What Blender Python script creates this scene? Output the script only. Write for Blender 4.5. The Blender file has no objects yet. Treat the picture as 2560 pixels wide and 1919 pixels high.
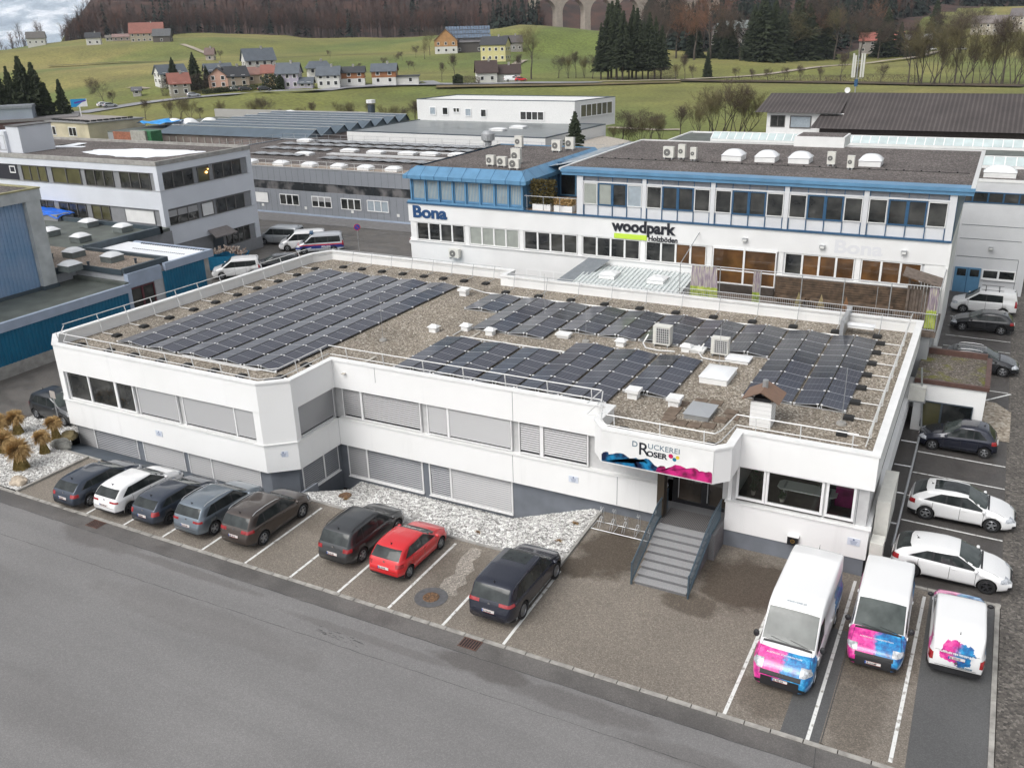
import bpy, bmesh, math, random
from mathutils import Vector, Matrix, noise
from mathutils.bvhtree import BVHTree
R=math.radians; PI=math.pi
random.seed(7)
SC=bpy.context.scene; COL=SC.collection
# ---------------------------------------------------------------- camera
CF=2254.0; CH=21.25; CAMR=(R(28.29),R(-21.75),R(-1.68))
cam=bpy.data.objects.new('camera',bpy.data.cameras.new('camera')); COL.objects.link(cam)
CM=Matrix.Rotation(CAMR[0],3,'Z')@Matrix.Rotation(PI/2+CAMR[1],3,'X')@Matrix.Rotation(CAMR[2],3,'Z')
cam.matrix_world=Matrix.Translation((0,0,CH))@CM.to_4x4()
cam.data.sensor_width=36; cam.data.lens=36*CF/2560; cam.data.clip_end=20000; cam.data.clip_start=.5
SC.camera=cam
# ---------------------------------------------------------------- world, sun, exposure
W=bpy.data.worlds.new('World'); SC.world=W; W.use_nodes=True
nt=W.node_tree; bg=nt.nodes['Background']
sky=nt.nodes.new('ShaderNodeTexSky'); sky.sky_type='NISHITA'; sky.sun_disc=False
sky.sun_elevation=R(48); sky.sun_rotation=R(200); sky.air_density=1.0; sky.dust_density=4.0; sky.ozone_density=1.0
hs=nt.nodes.new('ShaderNodeHueSaturation'); hs.inputs['Saturation'].default_value=.12
nt.links.new(sky.outputs[0],hs.inputs['Color']); nt.links.new(hs.outputs[0],bg.inputs[0]); bg.inputs[1].default_value=.15
sl=bpy.data.lights.new('sun','SUN'); sl.energy=1.1; sl.angle=R(35); sl.color=(1,.96,.90)
so=bpy.data.objects.new('sun',sl); COL.objects.link(so); so.rotation_euler=(R(42),0,R(-20))
SC.view_settings.view_transform='Standard'; SC.view_settings.look='None'; SC.view_settings.exposure=0.46; SC.view_settings.gamma=1
SC.render.engine='CYCLES'
# ---------------------------------------------------------------- pixel -> world (measured from the photograph, true distances)
def ray(u,v):
    return (CM@Vector(((u-1280)/CF,-(v-959.5)/CF,-1.0))).normalized()
def g(u,v,z=0.0):
    d=ray(u,v); t=(z-CH)/d.z; return Vector((d.x*t,d.y*t,z))
def far(u,v,D):
    d=ray(u,v); t=D/math.hypot(d.x,d.y); return Vector((d.x*t,d.y*t,CH+d.z*t))
# ---------------------------------------------------------------- materials
MATS={}
def mat(name,col,rough=.6,var=0,vs=4.0,bump=0,bs=30,metal=0,coat=0,col2=None,spec=None,emit=None,es=1,world=False,detail=3,thr=None):
    if name in MATS: return MATS[name]
    m=bpy.data.materials.new(name); m.use_nodes=True; n=m.node_tree.nodes; l=m.node_tree.links; b=n['Principled BSDF']
    c=(*col,1); b.inputs['Base Color'].default_value=c; b.inputs['Roughness'].default_value=rough; b.inputs['Metallic'].default_value=metal
    if coat: b.inputs['Coat Weight'].default_value=coat; b.inputs['Coat Roughness'].default_value=.06
    if spec is not None: b.inputs['Specular IOR Level'].default_value=spec
    if emit: b.inputs['Emission Color'].default_value=(*emit,1); b.inputs['Emission Strength'].default_value=es
    if var or bump or col2:
        tc=n.new('ShaderNodeNewGeometry').outputs['Position'] if world else n.new('ShaderNodeTexCoord').outputs['Object']
    if var or col2:
        t=n.new('ShaderNodeTexNoise'); t.inputs['Scale'].default_value=vs; t.inputs['Detail'].default_value=detail; l.new(tc,t.inputs['Vector'])
        r=n.new('ShaderNodeValToRGB'); l.new(t.outputs['Fac'],r.inputs[0])
        a=[max(0,x*(1-var)) for x in col]; d=[min(1,x*(1+var)) for x in col] if not col2 else col2
        if col2: a=col
        lo,hi=thr or (.3,.7)
        r.color_ramp.elements[0].position=lo; r.color_ramp.elements[0].color=(*a,1)
        r.color_ramp.elements[1].position=hi; r.color_ramp.elements[1].color=(*d,1)
        l.new(r.outputs[0],b.inputs['Base Color'])
    if bump:
        t2=n.new('ShaderNodeTexNoise'); t2.inputs['Scale'].default_value=bs; t2.inputs['Detail'].default_value=4; l.new(tc,t2.inputs['Vector'])
        bp=n.new('ShaderNodeBump'); bp.inputs['Strength'].default_value=bump; bp.inputs['Distance'].default_value=.02
        l.new(t2.outputs['Fac'],bp.inputs['Height']); l.new(bp.outputs[0],b.inputs['Normal'])
    MATS[name]=m; return m
class NT:   # small helper to write node graphs
    def __init__(s,name,rough=.8):
        s.m=bpy.data.materials.new(name); s.m.use_nodes=True; s.n=s.m.node_tree.nodes; s.l=s.m.node_tree.links; s.b=s.n['Principled BSDF']
        s.b.inputs['Roughness'].default_value=rough; s.pos=s.n.new('ShaderNodeNewGeometry').outputs['Position']; s.obj=s.n.new('ShaderNodeTexCoord').outputs['Object']
        MATS[name]=s.m
    def noise(s,scale,detail=3,v=None,rough=.5):
        t=s.n.new('ShaderNodeTexNoise'); t.inputs['Scale'].default_value=scale; t.inputs['Detail'].default_value=detail; t.inputs['Roughness'].default_value=rough
        s.l.new(v or s.pos,t.inputs['Vector']); return t.outputs['Fac']
    def voro(s,scale,v=None,out='Color',feature='F1'):
        t=s.n.new('ShaderNodeTexVoronoi'); t.feature=feature; t.inputs['Scale'].default_value=scale; s.l.new(v or s.pos,t.inputs['Vector']); return t.outputs[out]
    def ramp(s,f,*st,const=False):
        r=s.n.new('ShaderNodeValToRGB'); cr=r.color_ramp
        if const: cr.interpolation='CONSTANT'
        while len(cr.elements)<len(st): cr.elements.new(.5)
        for e,(p,c) in zip(cr.elements,st): e.position=p; e.color=(*c,1) if not isinstance(c,(int,float)) else (c,c,c,1)
        s.l.new(f,r.inputs[0]); return r.outputs[0]
    def mix(s,f,a,b,mode='MIX'):
        m=s.n.new('ShaderNodeMix'); m.data_type='RGBA'; m.blend_type=mode
        for k,v in ((0,f),(6,a),(7,b)):
            if isinstance(v,(int,float)): m.inputs[k].default_value=v if k==0 else (v,v,v,1)
            elif isinstance(v,tuple): m.inputs[k].default_value=(*v,1)
            else: s.l.new(v,m.inputs[k])
        return m.outputs[2]
    def math(s,op,a,b=0.0,c=0.0):
        m=s.n.new('ShaderNodeMath'); m.operation=op
        for i,v in enumerate((a,b,c)):
            if isinstance(v,(int,float)): m.inputs[i].default_value=v
            else: s.l.new(v,m.inputs[i])
        return m.outputs[0]
    def xyz(s,v=None):
        x=s.n.new('ShaderNodeSeparateXYZ'); s.l.new(v or s.pos,x.inputs[0]); return x.outputs
    def map(s,v,scale=(1,1,1),loc=(0,0,0)):
        x=s.n.new('ShaderNodeMapping'); x.inputs['Scale'].default_value=scale; x.inputs['Location'].default_value=loc; s.l.new(v,x.inputs[0]); return x.outputs[0]
    def bump(s,h,st=.5,d=.02):
        b=s.n.new('ShaderNodeBump'); b.inputs['Strength'].default_value=st; b.inputs['Distance'].default_value=d
        s.l.new(h,b.inputs['Height']); s.l.new(b.outputs[0],s.b.inputs['Normal'])
    def out(s,c,rough=None):
        s.l.new(c,s.b.inputs['Base Color'])
        if rough is not None:
            if isinstance(rough,(int,float)): s.b.inputs['Roughness'].default_value=rough
            else: s.l.new(rough,s.b.inputs['Roughness'])
        return s.m
# ---------------------------------------------------------------- objects
def tag(o,label=None,cat=None,group=None,kind=None):
    if label: o['label']=label
    if cat: o['category']=cat
    if group: o['group']=group
    if kind: o['kind']=kind
    return o
def thing(name,label,cat,loc=(0,0,0),rz=0,group=None):
    o=bpy.data.objects.new(name,None); COL.objects.link(o); o.location=loc; o.rotation_euler=(0,0,rz); o.empty_display_size=.2
    return tag(o,label,cat,group)
def link(name,me,parent=None,world=False):
    o=bpy.data.objects.new(name,me); COL.objects.link(o)
    if parent is not None:
        o.parent=parent
        if world:
            q=parent; v=Vector((0,0,0))
            while q is not None: v+=Vector(q.location); q=q.parent
            o.location=-v
    return o
def dup(root,loc,rz=None,label=None,group=None,scale=None):
    r=root.copy(); COL.objects.link(r); r.location=loc
    if rz is not None: r.rotation_euler=(0,0,rz)
    if label: r['label']=label
    if group: r['group']=group
    if scale: r.scale=scale if hasattr(scale,'__len__') else (scale,)*3
    for ch in list(root.children):
        c=ch.copy(); COL.objects.link(c); c.parent=r
        for k in list(ch.children):
            d=k.copy(); COL.objects.link(d); d.parent=c
    return r
class MB:
    def __init__(s): s.v=[]; s.f=[]; s.m=[]; s.ms=[]; s.cur=0; s.T=None
    def use(s,m):
        if m not in s.ms: s.ms.append(m)
        s.cur=s.ms.index(m); return s
    def add(s,vs,fs):
        b=len(s.v)
        s.v+= [tuple(s.T@Vector(v)) for v in vs] if s.T is not None else [tuple(v) for v in vs]
        for f in fs: s.f.append(tuple(b+i for i in f)); s.m.append(s.cur)
        return s
    def box(s,x0,y0,z0,x1,y1,z1):
        return s.add([(x0,y0,z0),(x1,y0,z0),(x1,y1,z0),(x0,y1,z0),(x0,y0,z1),(x1,y0,z1),(x1,y1,z1),(x0,y1,z1)],
            [(0,3,2,1),(4,5,6,7),(0,1,5,4),(1,2,6,5),(2,3,7,6),(3,0,4,7)])
    def quad(s,*p): return s.add(p,[tuple(range(len(p)))])
    def prism(s,poly,z0,z1,top=True,bottom=True):
        n=len(poly); v=[(x,y,z0) for x,y in poly]+[(x,y,z1) for x,y in poly]
        f=[(i,(i+1)%n,n+(i+1)%n,n+i) for i in range(n)]
        if top: f.append(tuple(range(n,2*n)))
        if bottom: f.append(tuple(range(n-1,-1,-1)))
        return s.add(v,f)
    def ring(s,poly,ins,z0,z1):
        q=inset(poly,ins); n=len(poly)
        v=[(x,y,z0) for x,y in poly]+[(x,y,z1) for x,y in poly]+[(x,y,z0) for x,y in q]+[(x,y,z1) for x,y in q]; f=[]
        for i in range(n):
            j=(i+1)%n; f+=[(i,j,n+j,n+i),(2*n+j,2*n+i,3*n+i,3*n+j),(n+i,n+j,3*n+j,3*n+i),(j,i,2*n+i,2*n+j)]
        return s.add(v,f)
    def tube(s,a,b,r,n=6,r2=None,caps=True):
        a=Vector(a); b=Vector(b); d=b-a
        if d.length<1e-6: return s
        r2=r if r2 is None else r2
        z=d.normalized(); x=z.orthogonal().normalized(); y=z.cross(x); v=[]
        for c,rr in ((a,r),(b,r2)):
            for i in range(n):
                t=2*PI*i/n; v.append(c+x*math.cos(t)*rr+y*math.sin(t)*rr)
        f=[(i,(i+1)%n,n+(i+1)%n,n+i) for i in range(n)]
        if caps: f+=[tuple(range(n-1,-1,-1)),tuple(range(n,2*n))]
        return s.add(v,f)
    def path(s,pts,r,n=6):
        for a,b in zip(pts,pts[1:]): s.tube(a,b,r,n)
        return s
    def lathe(s,prof,n=16,c=(0,0,0),axis='Z'):
        v=[]; k=len(prof)
        for i in range(n):
            t=2*PI*i/n
            for r,h in prof:
                p=(r*math.cos(t),r*math.sin(t),h)
                if axis=='Y': p=(p[0],p[2],p[1])
                elif axis=='X': p=(p[2],p[0],p[1])
                v.append((p[0]+c[0],p[1]+c[1],p[2]+c[2]))
        f=[]
        for i in range(n):
            j=(i+1)%n
            for a in range(k-1): f.append((i*k+a,j*k+a,j*k+a+1,i*k+a+1))
        return s.add(v,f)
    def build(s,name,parent=None,world=False,smooth=False,mats=None):
        me=bpy.data.meshes.new(name); me.from_pydata(s.v,[],s.f)
        for m in (mats or s.ms): me.materials.append(m)
        me.polygons.foreach_set('material_index',s.m)
        if smooth: me.polygons.foreach_set('use_smooth',[True]*len(s.f))
        me.validate(); me.update()
        return link(name,me,parent,world)
def inset(poly,d):
    n=len(poly); out=[]
    for i in range(n):
        p0=Vector(poly[i-1]); p1=Vector(poly[i]); p2=Vector(poly[(i+1)%n])
        a=(p1-p0).normalized(); b=(p2-p1).normalized()
        na=Vector((-a.y,a.x)); nb=Vector((-b.y,b.x)); k=1+na.dot(nb)
        out.append(tuple(p1+(na+nb)*(d/max(k,.2))))
    return out
def text_mesh(name,txt,size,m,loc,rot,parent=None,world=False,bold=0,ext=.01,sx=1,align='LEFT',tagk=None,space=1):
    cu=bpy.data.curves.new(name,'FONT'); cu.body=txt; cu.size=size; cu.extrude=ext; cu.offset=bold; cu.align_x=align; cu.space_character=space; cu.resolution_u=4
    o=bpy.data.objects.new(name,cu); COL.objects.link(o)
    me=bpy.data.meshes.new_from_object(o.evaluated_get(bpy.context.evaluated_depsgraph_get()))
    bpy.data.objects.remove(o); me.materials.clear(); me.materials.append(m)
    me.transform(Matrix.Translation(loc)@rot.to_4x4()@Matrix.Diagonal((sx,1,1,1)))
    return link(name,me,parent,world)
RX90=Matrix.Rotation(PI/2,3,'X')

# ---------------------------------------------------------------- shared materials
wp=NT('white_render',.75); wq=wp.noise(1.0,5,wp.map(wp.pos,(2.2,2.2,.22)),.6); wr_=wp.noise(.35,3); white_paint=wp.out(wp.mix(1,wp.ramp(wr_,(.3,(.80,.80,.79)),(.7,(.84,.84,.835))),wp.ramp(wq,(.22,.93),(.42,1.0)),'MULTIPLY'))
white_metal=mat('white_coping',(.78,.78,.77),.45,var=.05,vs=1.5)
white_pvc=mat('white_plastic',(.80,.80,.80),.35)
grey_base=mat('blue_grey_render',(.16,.175,.20),.85,var=.12,vs=1.2,bump=.15,bs=80)
slat_m=mat('shutter_aluminium',(.36,.36,.365),.45,metal=.2)
black_m=mat('black_rubber',(.02,.02,.02),.7)
dark_m=mat('dark_interior',(.025,.025,.028),.9)
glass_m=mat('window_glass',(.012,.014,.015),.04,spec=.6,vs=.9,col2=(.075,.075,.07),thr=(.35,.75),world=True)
glass_b=mat('window_glass_brown_glow',(.045,.026,.015),.05,spec=.6,vs=.8,col2=(.17,.085,.032),thr=(.38,.75),world=True,emit=(1,.45,.12),es=.02)  # warm indoor light painted into the brown pane colour and a faint emission
glass_y=mat('window_glass_olive',(.09,.085,.045),.05,spec=.8,var=.4,vs=.5)
glass_l=mat('window_glass_pale',(.33,.38,.42),.08,spec=.8,var=.1)
curtain=mat('vertical_blind',(.33,.35,.32),.6,var=.10,vs=2)
galv=mat('galvanised_steel',(.45,.46,.47),.4,metal=.6,var=.1)
rail_w=mat('pale_rail',(.70,.70,.69),.4,metal=.2)
alu=mat('aluminium',(.62,.63,.64),.35,metal=.7)
gutter_dark=mat('dark_flashing',(.055,.075,.09),.5,var=.15,vs=2)
blue_m=mat('blue_painted_metal',(.105,.245,.40),.4,var=.12,vs=1.3)
blue_dk=mat('dark_blue_frame',(.025,.085,.17),.4,var=.15)
pale_blue=mat('pale_blue_fascia',(.34,.40,.50),.5,var=.08,vs=1.2)
anth=mat('anthracite_steel',(.045,.06,.075),.5)
conc=mat('concrete',(.33,.32,.30),.85,var=.2,vs=2,bump=.2,bs=40)
ac_m=mat('air_conditioner_shell',(.66,.65,.60),.5,var=.06,vs=4)
dome_m=mat('skylight_dome',(.82,.83,.84),.25,coat=.4)
def gravel(name,c1,c2,c3,sc=9,big=.35,moss=None,rough=.9):
    t=NT(name,rough); v=t.xyz(t.voro(sc)); f=v[0]
    base=t.ramp(f,(0,c1),(.45,c2),(.72,c2),(1,c3))
    fine=t.noise(60,2); base=t.mix(.55,base,t.ramp(fine,(.3,.25),(.7,1.0)),'MULTIPLY')
    lg=t.noise(big,4); base=t.mix(1,base,t.ramp(lg,(.3,.78),(.7,1.12)),'MULTIPLY')
    if moss: base=t.mix(t.ramp(t.noise(.9,6,rough=.7),(.5,0),(.62,1)),base,moss)
    t.bump(t.voro(sc,out='Distance'),.6,.03); return t.out(base)
gravel_roof=gravel('roof_gravel',(.11,.09,.068),(.33,.28,.22),(.70,.65,.57),sc=15)
gravel_dark=gravel('roof_gravel_dark',(.055,.047,.045),(.14,.118,.11),(.34,.31,.29),sc=13)
gravel_tan=gravel('roof_gravel_tan',(.20,.15,.11),(.38,.31,.25),(.55,.48,.42),sc=13)
gravel_moss=gravel('mossy_gravel',(.07,.055,.045),(.17,.145,.12),(.36,.33,.29),sc=14,moss=(.14,.14,.02))
gravel_white=gravel('white_pebbles',(.18,.175,.165),(.50,.49,.47),(.80,.79,.77),sc=11,big=.8)
roof_felt=mat('green_grey_roofing_felt',(.10,.112,.10),.6,var=.25,vs=.8,bump=.1,bs=20)
def asphalt(name,c,agg=.25,rough=.75,sc=35,wet=None,streak=0,lg=(.86,1.12)):
    t=NT(name,rough); f=t.noise(sc,2,rough=.8)
    base=t.mix(1,c,t.ramp(f,(.30,1-agg*1.5),(.5,1.0),(.72,1+agg)),'MULTIPLY')
    vr=t.xyz(t.voro(sc*.8))[0]; base=t.mix(agg,base,t.ramp(vr,(0,.25),(.6,1),(1,2.2)),'MULTIPLY')
    base=t.mix(1,base,t.ramp(t.noise(.22,5),(.3,lg[0]),(.7,lg[1])),'MULTIPLY')
    if streak:
        q=t.noise(.6,5,v=t.map(t.pos,(.12,1.3,1))); base=t.mix(streak,base,t.ramp(q,(.35,.7),(.65,1.25)),'MULTIPLY')
    rr=rough
    if wet:
        w=t.ramp(t.noise(.5,5,rough=.65),(.45,0),(.62,1)); base=t.mix(w,base,t.mix(1,base,wet,'MULTIPLY')); rr=t.ramp(w,(0,rough),(1,.35))
    t.bump(f,.4,.01); return t.out(base,rr)
road_m=asphalt('road_asphalt',(.196,.190,.187),.15,.6,streak=.22,lg=(.94,1.05))
gutter_m=asphalt('gutter_asphalt',(.140,.131,.124),.18,.6,streak=.3,wet=.72)
lot_m=asphalt('aggregate_asphalt',(.205,.179,.150),.30,.8,sc=30)
def stains(m,ells,dark):
    """damp patches with irregular edges, fixed places on the ground"""
    t=NT.__new__(NT); t.m=m; t.n=m.node_tree.nodes; t.l=m.node_tree.links; t.b=t.n['Principled BSDF']; t.pos=t.n.new('ShaderNodeNewGeometry').outputs['Position']
    src=t.b.inputs['Base Color'].links[0].from_socket; o=t.xyz(); n=t.noise(.9,6,rough=.65); tot=None
    for x,y,rx,ry,k in ells:
        d=t.math('ADD',t.math('POWER',t.math('DIVIDE',t.math('SUBTRACT',o[0],x),rx),2),t.math('POWER',t.math('DIVIDE',t.math('SUBTRACT',o[1],y),ry),2))
        f=t.math('MULTIPLY',t.ramp(t.math('ADD',d,t.math('MULTIPLY',t.math('SUBTRACT',n,.5),1.8)),(.75,1),(1.25,0)) if 0 else t.ramp(t.math('MULTIPLY',t.math('ADD',d,t.math('MULTIPLY',t.math('SUBTRACT',n,.5),2.4)),.5),(.30,1.0),(.62,0.0)),k)
        tot=f if tot is None else t.math('MAXIMUM',tot,f)
    t.l.new(t.mix(tot,src,t.mix(1,src,dark,'MULTIPLY')),t.b.inputs['Base Color'])
stains(lot_m,[(-12.2,31.3,1.5,2.0,1),(-13.2,29.6,1.0,.8,1),(-6.5,31.4,1.9,2.0,1),(-8.0,29.2,1.2,.8,.8),(-1.4,29.2,1.5,2.6,.7),(-3.9,25.2,1.6,1.0,.5),(-17.5,27.4,1.3,1.6,.35),(-24.9,28,1.2,1.0,.35),(-1.4,25.6,.8,2.2,.35)],(.42,.38,.34))
stains(road_m,[(-33.8,22.7,2.6,.9,.6),(-34.2,23.3,1.2,.6,.8),(-13.4,22.3,2.2,.5,.8),(-25,20,6,.8,.25),(-9.8,22.1,3.0,.5,.5),(-38,18,5,1.2,.2),(-28,22.3,4,.25,.5),(-18,21.9,5,.22,.4),(-45,22.4,3,.5,.5),(-12,15,7,1.5,.16),(-30,14,9,1.2,.14),(-5,21.5,3,.4,.35)],(.55,.52,.5))
lotr_m=asphalt('dark_lot_asphalt',(.085,.078,.073),.25,.6,wet=.75)
yard_m=asphalt('yard_asphalt',(.13,.12,.11),.2,.6,wet=.7)
patch_m=asphalt('asphalt_patch',(.10,.10,.10),.15,.7)
stain_m=asphalt('damp_asphalt',(.085,.066,.05),.4,.45,sc=30)
paint_m=mat('road_paint',(.34,.32,.29),.7,col2=(.72,.72,.70),vs=5,detail=8,thr=(.33,.46),world=True)

# ---------------------------------------------------------------- facade helpers
def frame(x,y,ang,z=0):   # local x along the facade, local y inwards, z up
    return Matrix.Translation((x,y,z))@Matrix.Rotation(ang,4,'Z')
def slats(mb,s0,s1,z0,z1,dark,d=0.0):
    p=.115; h=.060 if dark else .092; z=z1
    while z-p>=z0-.01:
        if dark: mb.quad((s0,d-.005,z-h),(s1,d-.005,z-h),(s1,d+.045,z),(s0,d+.045,z))
        else: mb.quad((s0,d-.03,z-h),(s1,d-.03,z-h),(s1,d+.03,z-.01),(s0,d+.03,z-.01))
        z-=p
def window(parent,T,leaves,z0,z1,fr=.07,frm=None,depth=.10,gl=None,name='window',sill=True,label=None,inner=None,proud=.02):
    """leaves: list of (s0,s1,kind) - g glass, s closed shutter, d open-slat shutter, p pale glass, c curtain, b blank"""
    frm=frm or white_pvc; gl=gl or glass_m
    m=MB(); m.T=T; m.use(frm)
    a=leaves[0][0]; b=leaves[-1][1]
    m.box(a-fr,-proud,z1,b+fr,depth,z1+fr)
    m.box(a-fr,-proud,z0-fr,b+fr,depth,z0)
    edges=[a-fr]+[l[1] for l in leaves[:-1]]+[b]
    e2=[a]+[l[0] for l in leaves[1:]]+[b+fr]
    for p,q in zip(edges,e2): m.box(p,-proud,z0,q,depth,z1)
    if sill: m.box(a-fr-.02,-.10,z0-fr-.05,b+fr+.02,-proud-.002,z0-fr-.005)
    w=m.build(name,parent,world=True)
    if label: w['label']=label
    for s0,s1,k in leaves:
        q=MB(); q.T=T
        if k in 'sd':
            q.use(dark_m).quad((s0,depth*.8,z0),(s1,depth*.8,z0),(s1,depth*.8,z1),(s0,depth*.8,z1))
            q.use(slat_m); slats(q,s0+.01,s1-.01,z0,z1,k=='d')
            for x in (s0,s1-.03): q.box(x,-.015,z0,x+.03,.0,z1)
            q.build('shutter',w,world=True)
        elif k in 'hH':   # shutter half way down over glass
            zz=z0+(z1-z0)*.55; q.use(gl).quad((s0,depth*.5,z0),(s1,depth*.5,z0),(s1,depth*.5,zz),(s0,depth*.5,zz)); q.build('pane',w,world=True)
            q=MB(); q.T=T; q.use(slat_m); q.box(s0,-.01,zz,s1,.02,z1); q.build('shutter',w,world=True)
        else:
            mm={'g':gl,'p':glass_l,'c':curtain,'b':glass_b,'y':glass_y,'w':white_metal}[k]
            q.use(mm).quad((s0,depth*.5,z0),(s1,depth*.5,z0),(s1,depth*.5,z1),(s0,depth*.5,z1)); q.build('pane',w,world=True)
            if k=='c':
                q=MB(); q.T=T; q.use(slat_m); n=int((s1-s0)/.12)
                for i in range(n):
                    x=s0+.03+i*(s1-s0-.05)/n; q.box(x,depth*.5-.012,z0+.03,x+.075,depth*.5-.004,z1-.03)
                q.ms=[curtain]; q.build('blind',w,world=True)
    return w
# ================================================================ PRINTING HOUSE (main building)
PH=thing('office_building','white two-storey printing house with solar roof and grey window shutters','office building',(-24,34,0))
POLY=[(-46.4,31.0),(-44.9,29.8),(-30.1,29.8),(-28.85,30.85),(-28.85,34.1),(-13.6,34.1),(-13.6,32.65),(-12.97,31.88),(-8.18,31.88),(-7.62,32.45),(-7.62,33.9),(-2.33,33.9),(-2.33,52.2),(-28.4,52.2),(-28.4,53.7),(-44.3,53.8),(-45.2,52.3)]
PLOW=[(-46.4,31.0),(-44.9,29.8),(-30.1,29.8),(-28.85,30.85),(-28.85,34.1),(-11.3,34.1),(-11.3,40),(-8.1,40),(-8.1,33.9),(-2.33,33.9),(-2.33,52.2),(-28.4,52.2),(-28.4,53.7),(-44.3,53.8),(-45.2,52.3)]
m=MB().use(white_paint); m.ring(POLY,.22,3.93,5.42); m.build('upper_wall',PH,True)
m=MB().use(white_metal); 
pi=[(x,y) for x,y in inset(POLY,-.05)]; m.ring(pi,.34,5.42,5.50); m.build('roof_coping',PH,True)
# lower band, ends slanted beside the stairs
m=MB().use(white_paint)
lp=[(-11.3,34.1),(-11.3,34.35)]
def band(m,pts,z0,z1,th=.22):
    for i in range(len(pts)-1):
        (x0,y0),(x1,y1)=pts[i],pts[i+1]
        d=Vector((x1-x0,y1-y0)); L=d.length; T=frame(x0,y0,math.atan2(d.y,d.x)); m.T=T; m.box(.005,0,z0,L-.005,th,z1); m.T=None
band(m,[(-45.2,52.3),(-46.4,31.0),(-44.9,29.8),(-30.1,29.8),(-28.85,30.85),(-28.85,34.1),(-12.0,34.1)],.66,2.16)
m.prism([(-12.0,34.1),(-10.8,34.1),(-10.8,34.32),(-12.0,34.32)],2.16-.001,2.16,False,False)
m.add([(-12,34.1,.66),(-11.25,34.1,.66),(-10.75,34.1,2.16),(-12,34.1,2.16),(-12,34.32,.66),(-11.25,34.32,.66),(-10.75,34.32,2.16),(-12,34.32,2.16)],[(0,1,2,3),(7,6,5,4),(0,4,5,1),(1,5,6,2),(2,6,7,3)])
band(m,[(-8.1,33.9),(-2.33,33.9),(-2.33,52.2)],.80,2.16)
m.box(-8.095,34.0,.805,-7.88,34.6,2.155)
m.build('lower_wall',PH,True)
# sills that run along the top of the lower band
m=MB().use(white_metal)
band(m,[(-46.45,30.95),(-44.92,29.74),(-30.08,29.74),(-28.79,30.83),(-28.79,34.04),(-10.8,34.04)],2.16,2.21,.34)
band(m,[(-8.14,33.84),(-2.27,33.84)],2.16,2.21,.34); m.build('sill',PH,True)
# core: window strip wall
strip=mat('pale_panel',(.50,.50,.50),.6,var=.06)
CORE=inset([p for p in POLY if p not in [(-13.6,32.65),(-12.97,31.88),(-8.18,31.88),(-7.62,32.45),(-13.6,34.1),(-7.62,33.9)]],.0)
CORE=inset([(-46.4,31.0),(-44.9,29.8),(-30.1,29.8),(-28.85,30.85),(-28.85,34.1),(-10.9,34.1),(-10.9,34.7),(-8.2,34.7),(-8.2,33.9),(-8.05,33.9),(-8.05,38.4),(-2.75,38.4),(-2.75,33.9),(-2.33,33.9),(-2.33,52.2),(-28.4,52.2),(-28.4,53.7),(-44.3,53.8),(-45.2,52.3)],.26)
m=MB().use(strip); m.prism(CORE,2.1,4.75,False,False); m.build('window_strip_wall',PH,True)
m=MB().use(strip)
for a,b in ((-8.0,-7.72),(-6.52,-6.5),(-4.2,-4.12),(-2.98,-2.5)): m.box(a,34.10,2.16,b,34.22,3.95)
m.build('window_pier',PH,True)
m=MB().use(white_paint); band(m,[(-30.52,29.8),(-30.1,29.8),(-28.85,30.85),(-28.85,31.18)],2.20,3.94); m.build('corner_wall',PH,True); m=MB().use(white_paint); band(m,[(-46.4,31.6),(-46.4,31.0),(-44.9,29.8),(-44.5,29.8)],2.20,3.94); m.build('corner_wall',PH,True)
m=MB().use(grey_base); m.prism(inset([p for p in PLOW if p[1]!=40] if 0 else [(-46.2,31.3),(-44.9,29.8),(-30.1,29.8),(-28.85,30.85),(-28.85,34.1),(-2.33,34.1),(-2.33,52.2),(-45.2,52.3)],.32),-2.2,.9,False,False)
m.prism([(-8.1,33.96),(-2.4,33.96),(-2.4,34.6),(-8.1,34.6)],-.5,.82,False,False)
m.build('plinth',PH,True)
# soffit of the canopy and inner side of the parapets
m=MB().use(white_paint); m.box(-13.55,32.7,3.95,-7.65,34.2,4.05); m.prism([(-12.95,31.95),(-8.2,31.95),(-7.7,32.5),(-7.7,32.75),(-13.5,32.75),(-13.5,32.7)],3.97,4.05); m.build('canopy_soffit',PH,True)
m=MB().use(gravel_roof); m.prism(inset(POLY,.2),4.6,4.8,True,False); m.build('roof',PH,True)
# vertical panel joints
m=MB().use(anth)
for x,z0,z1,y in ((-18.37,3.95,5.4,34.1),(-18.45,.7,2.15,34.1),(-13.1,.7,2.15,34.1),(-26.2,4.6,5.4,34.1),(-2.9,2.3,3.9,33.9)): m.box(x,y-.004,z0,x+.02,y+.01,z1)
m.build('panel_joint',PH,True)
Fa=frame(0,29.8+.13,0); Fm=frame(0,34.1+.13,0); F3=frame(0,33.9+.13,0)
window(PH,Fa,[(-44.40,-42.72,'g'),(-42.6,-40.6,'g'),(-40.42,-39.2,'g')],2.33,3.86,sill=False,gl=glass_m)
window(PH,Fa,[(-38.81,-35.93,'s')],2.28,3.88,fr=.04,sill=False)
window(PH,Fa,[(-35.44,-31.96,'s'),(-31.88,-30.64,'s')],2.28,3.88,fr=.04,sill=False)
Fs=frame(-28.85-.13,0,PI/2)
window(PH,Fs,[(31.25,34.0,'s')],2.28,3.88,fr=.04,sill=False)
window(PH,Fm,[(-28.46,-27.36,'d'),(-27.24,-23.71,'d')],2.32,3.9,fr=.05,sill=False)
window(PH,Fm,[(-23.22,-22.12,'s'),(-22.0,-18.57,'s')],2.32,3.9,fr=.05,sill=False)
window(PH,Fm,[(-18.09,-17.02,'d'),(-16.85,-14.62,'d')],2.32,3.9,fr=.05,sill=False)
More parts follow.
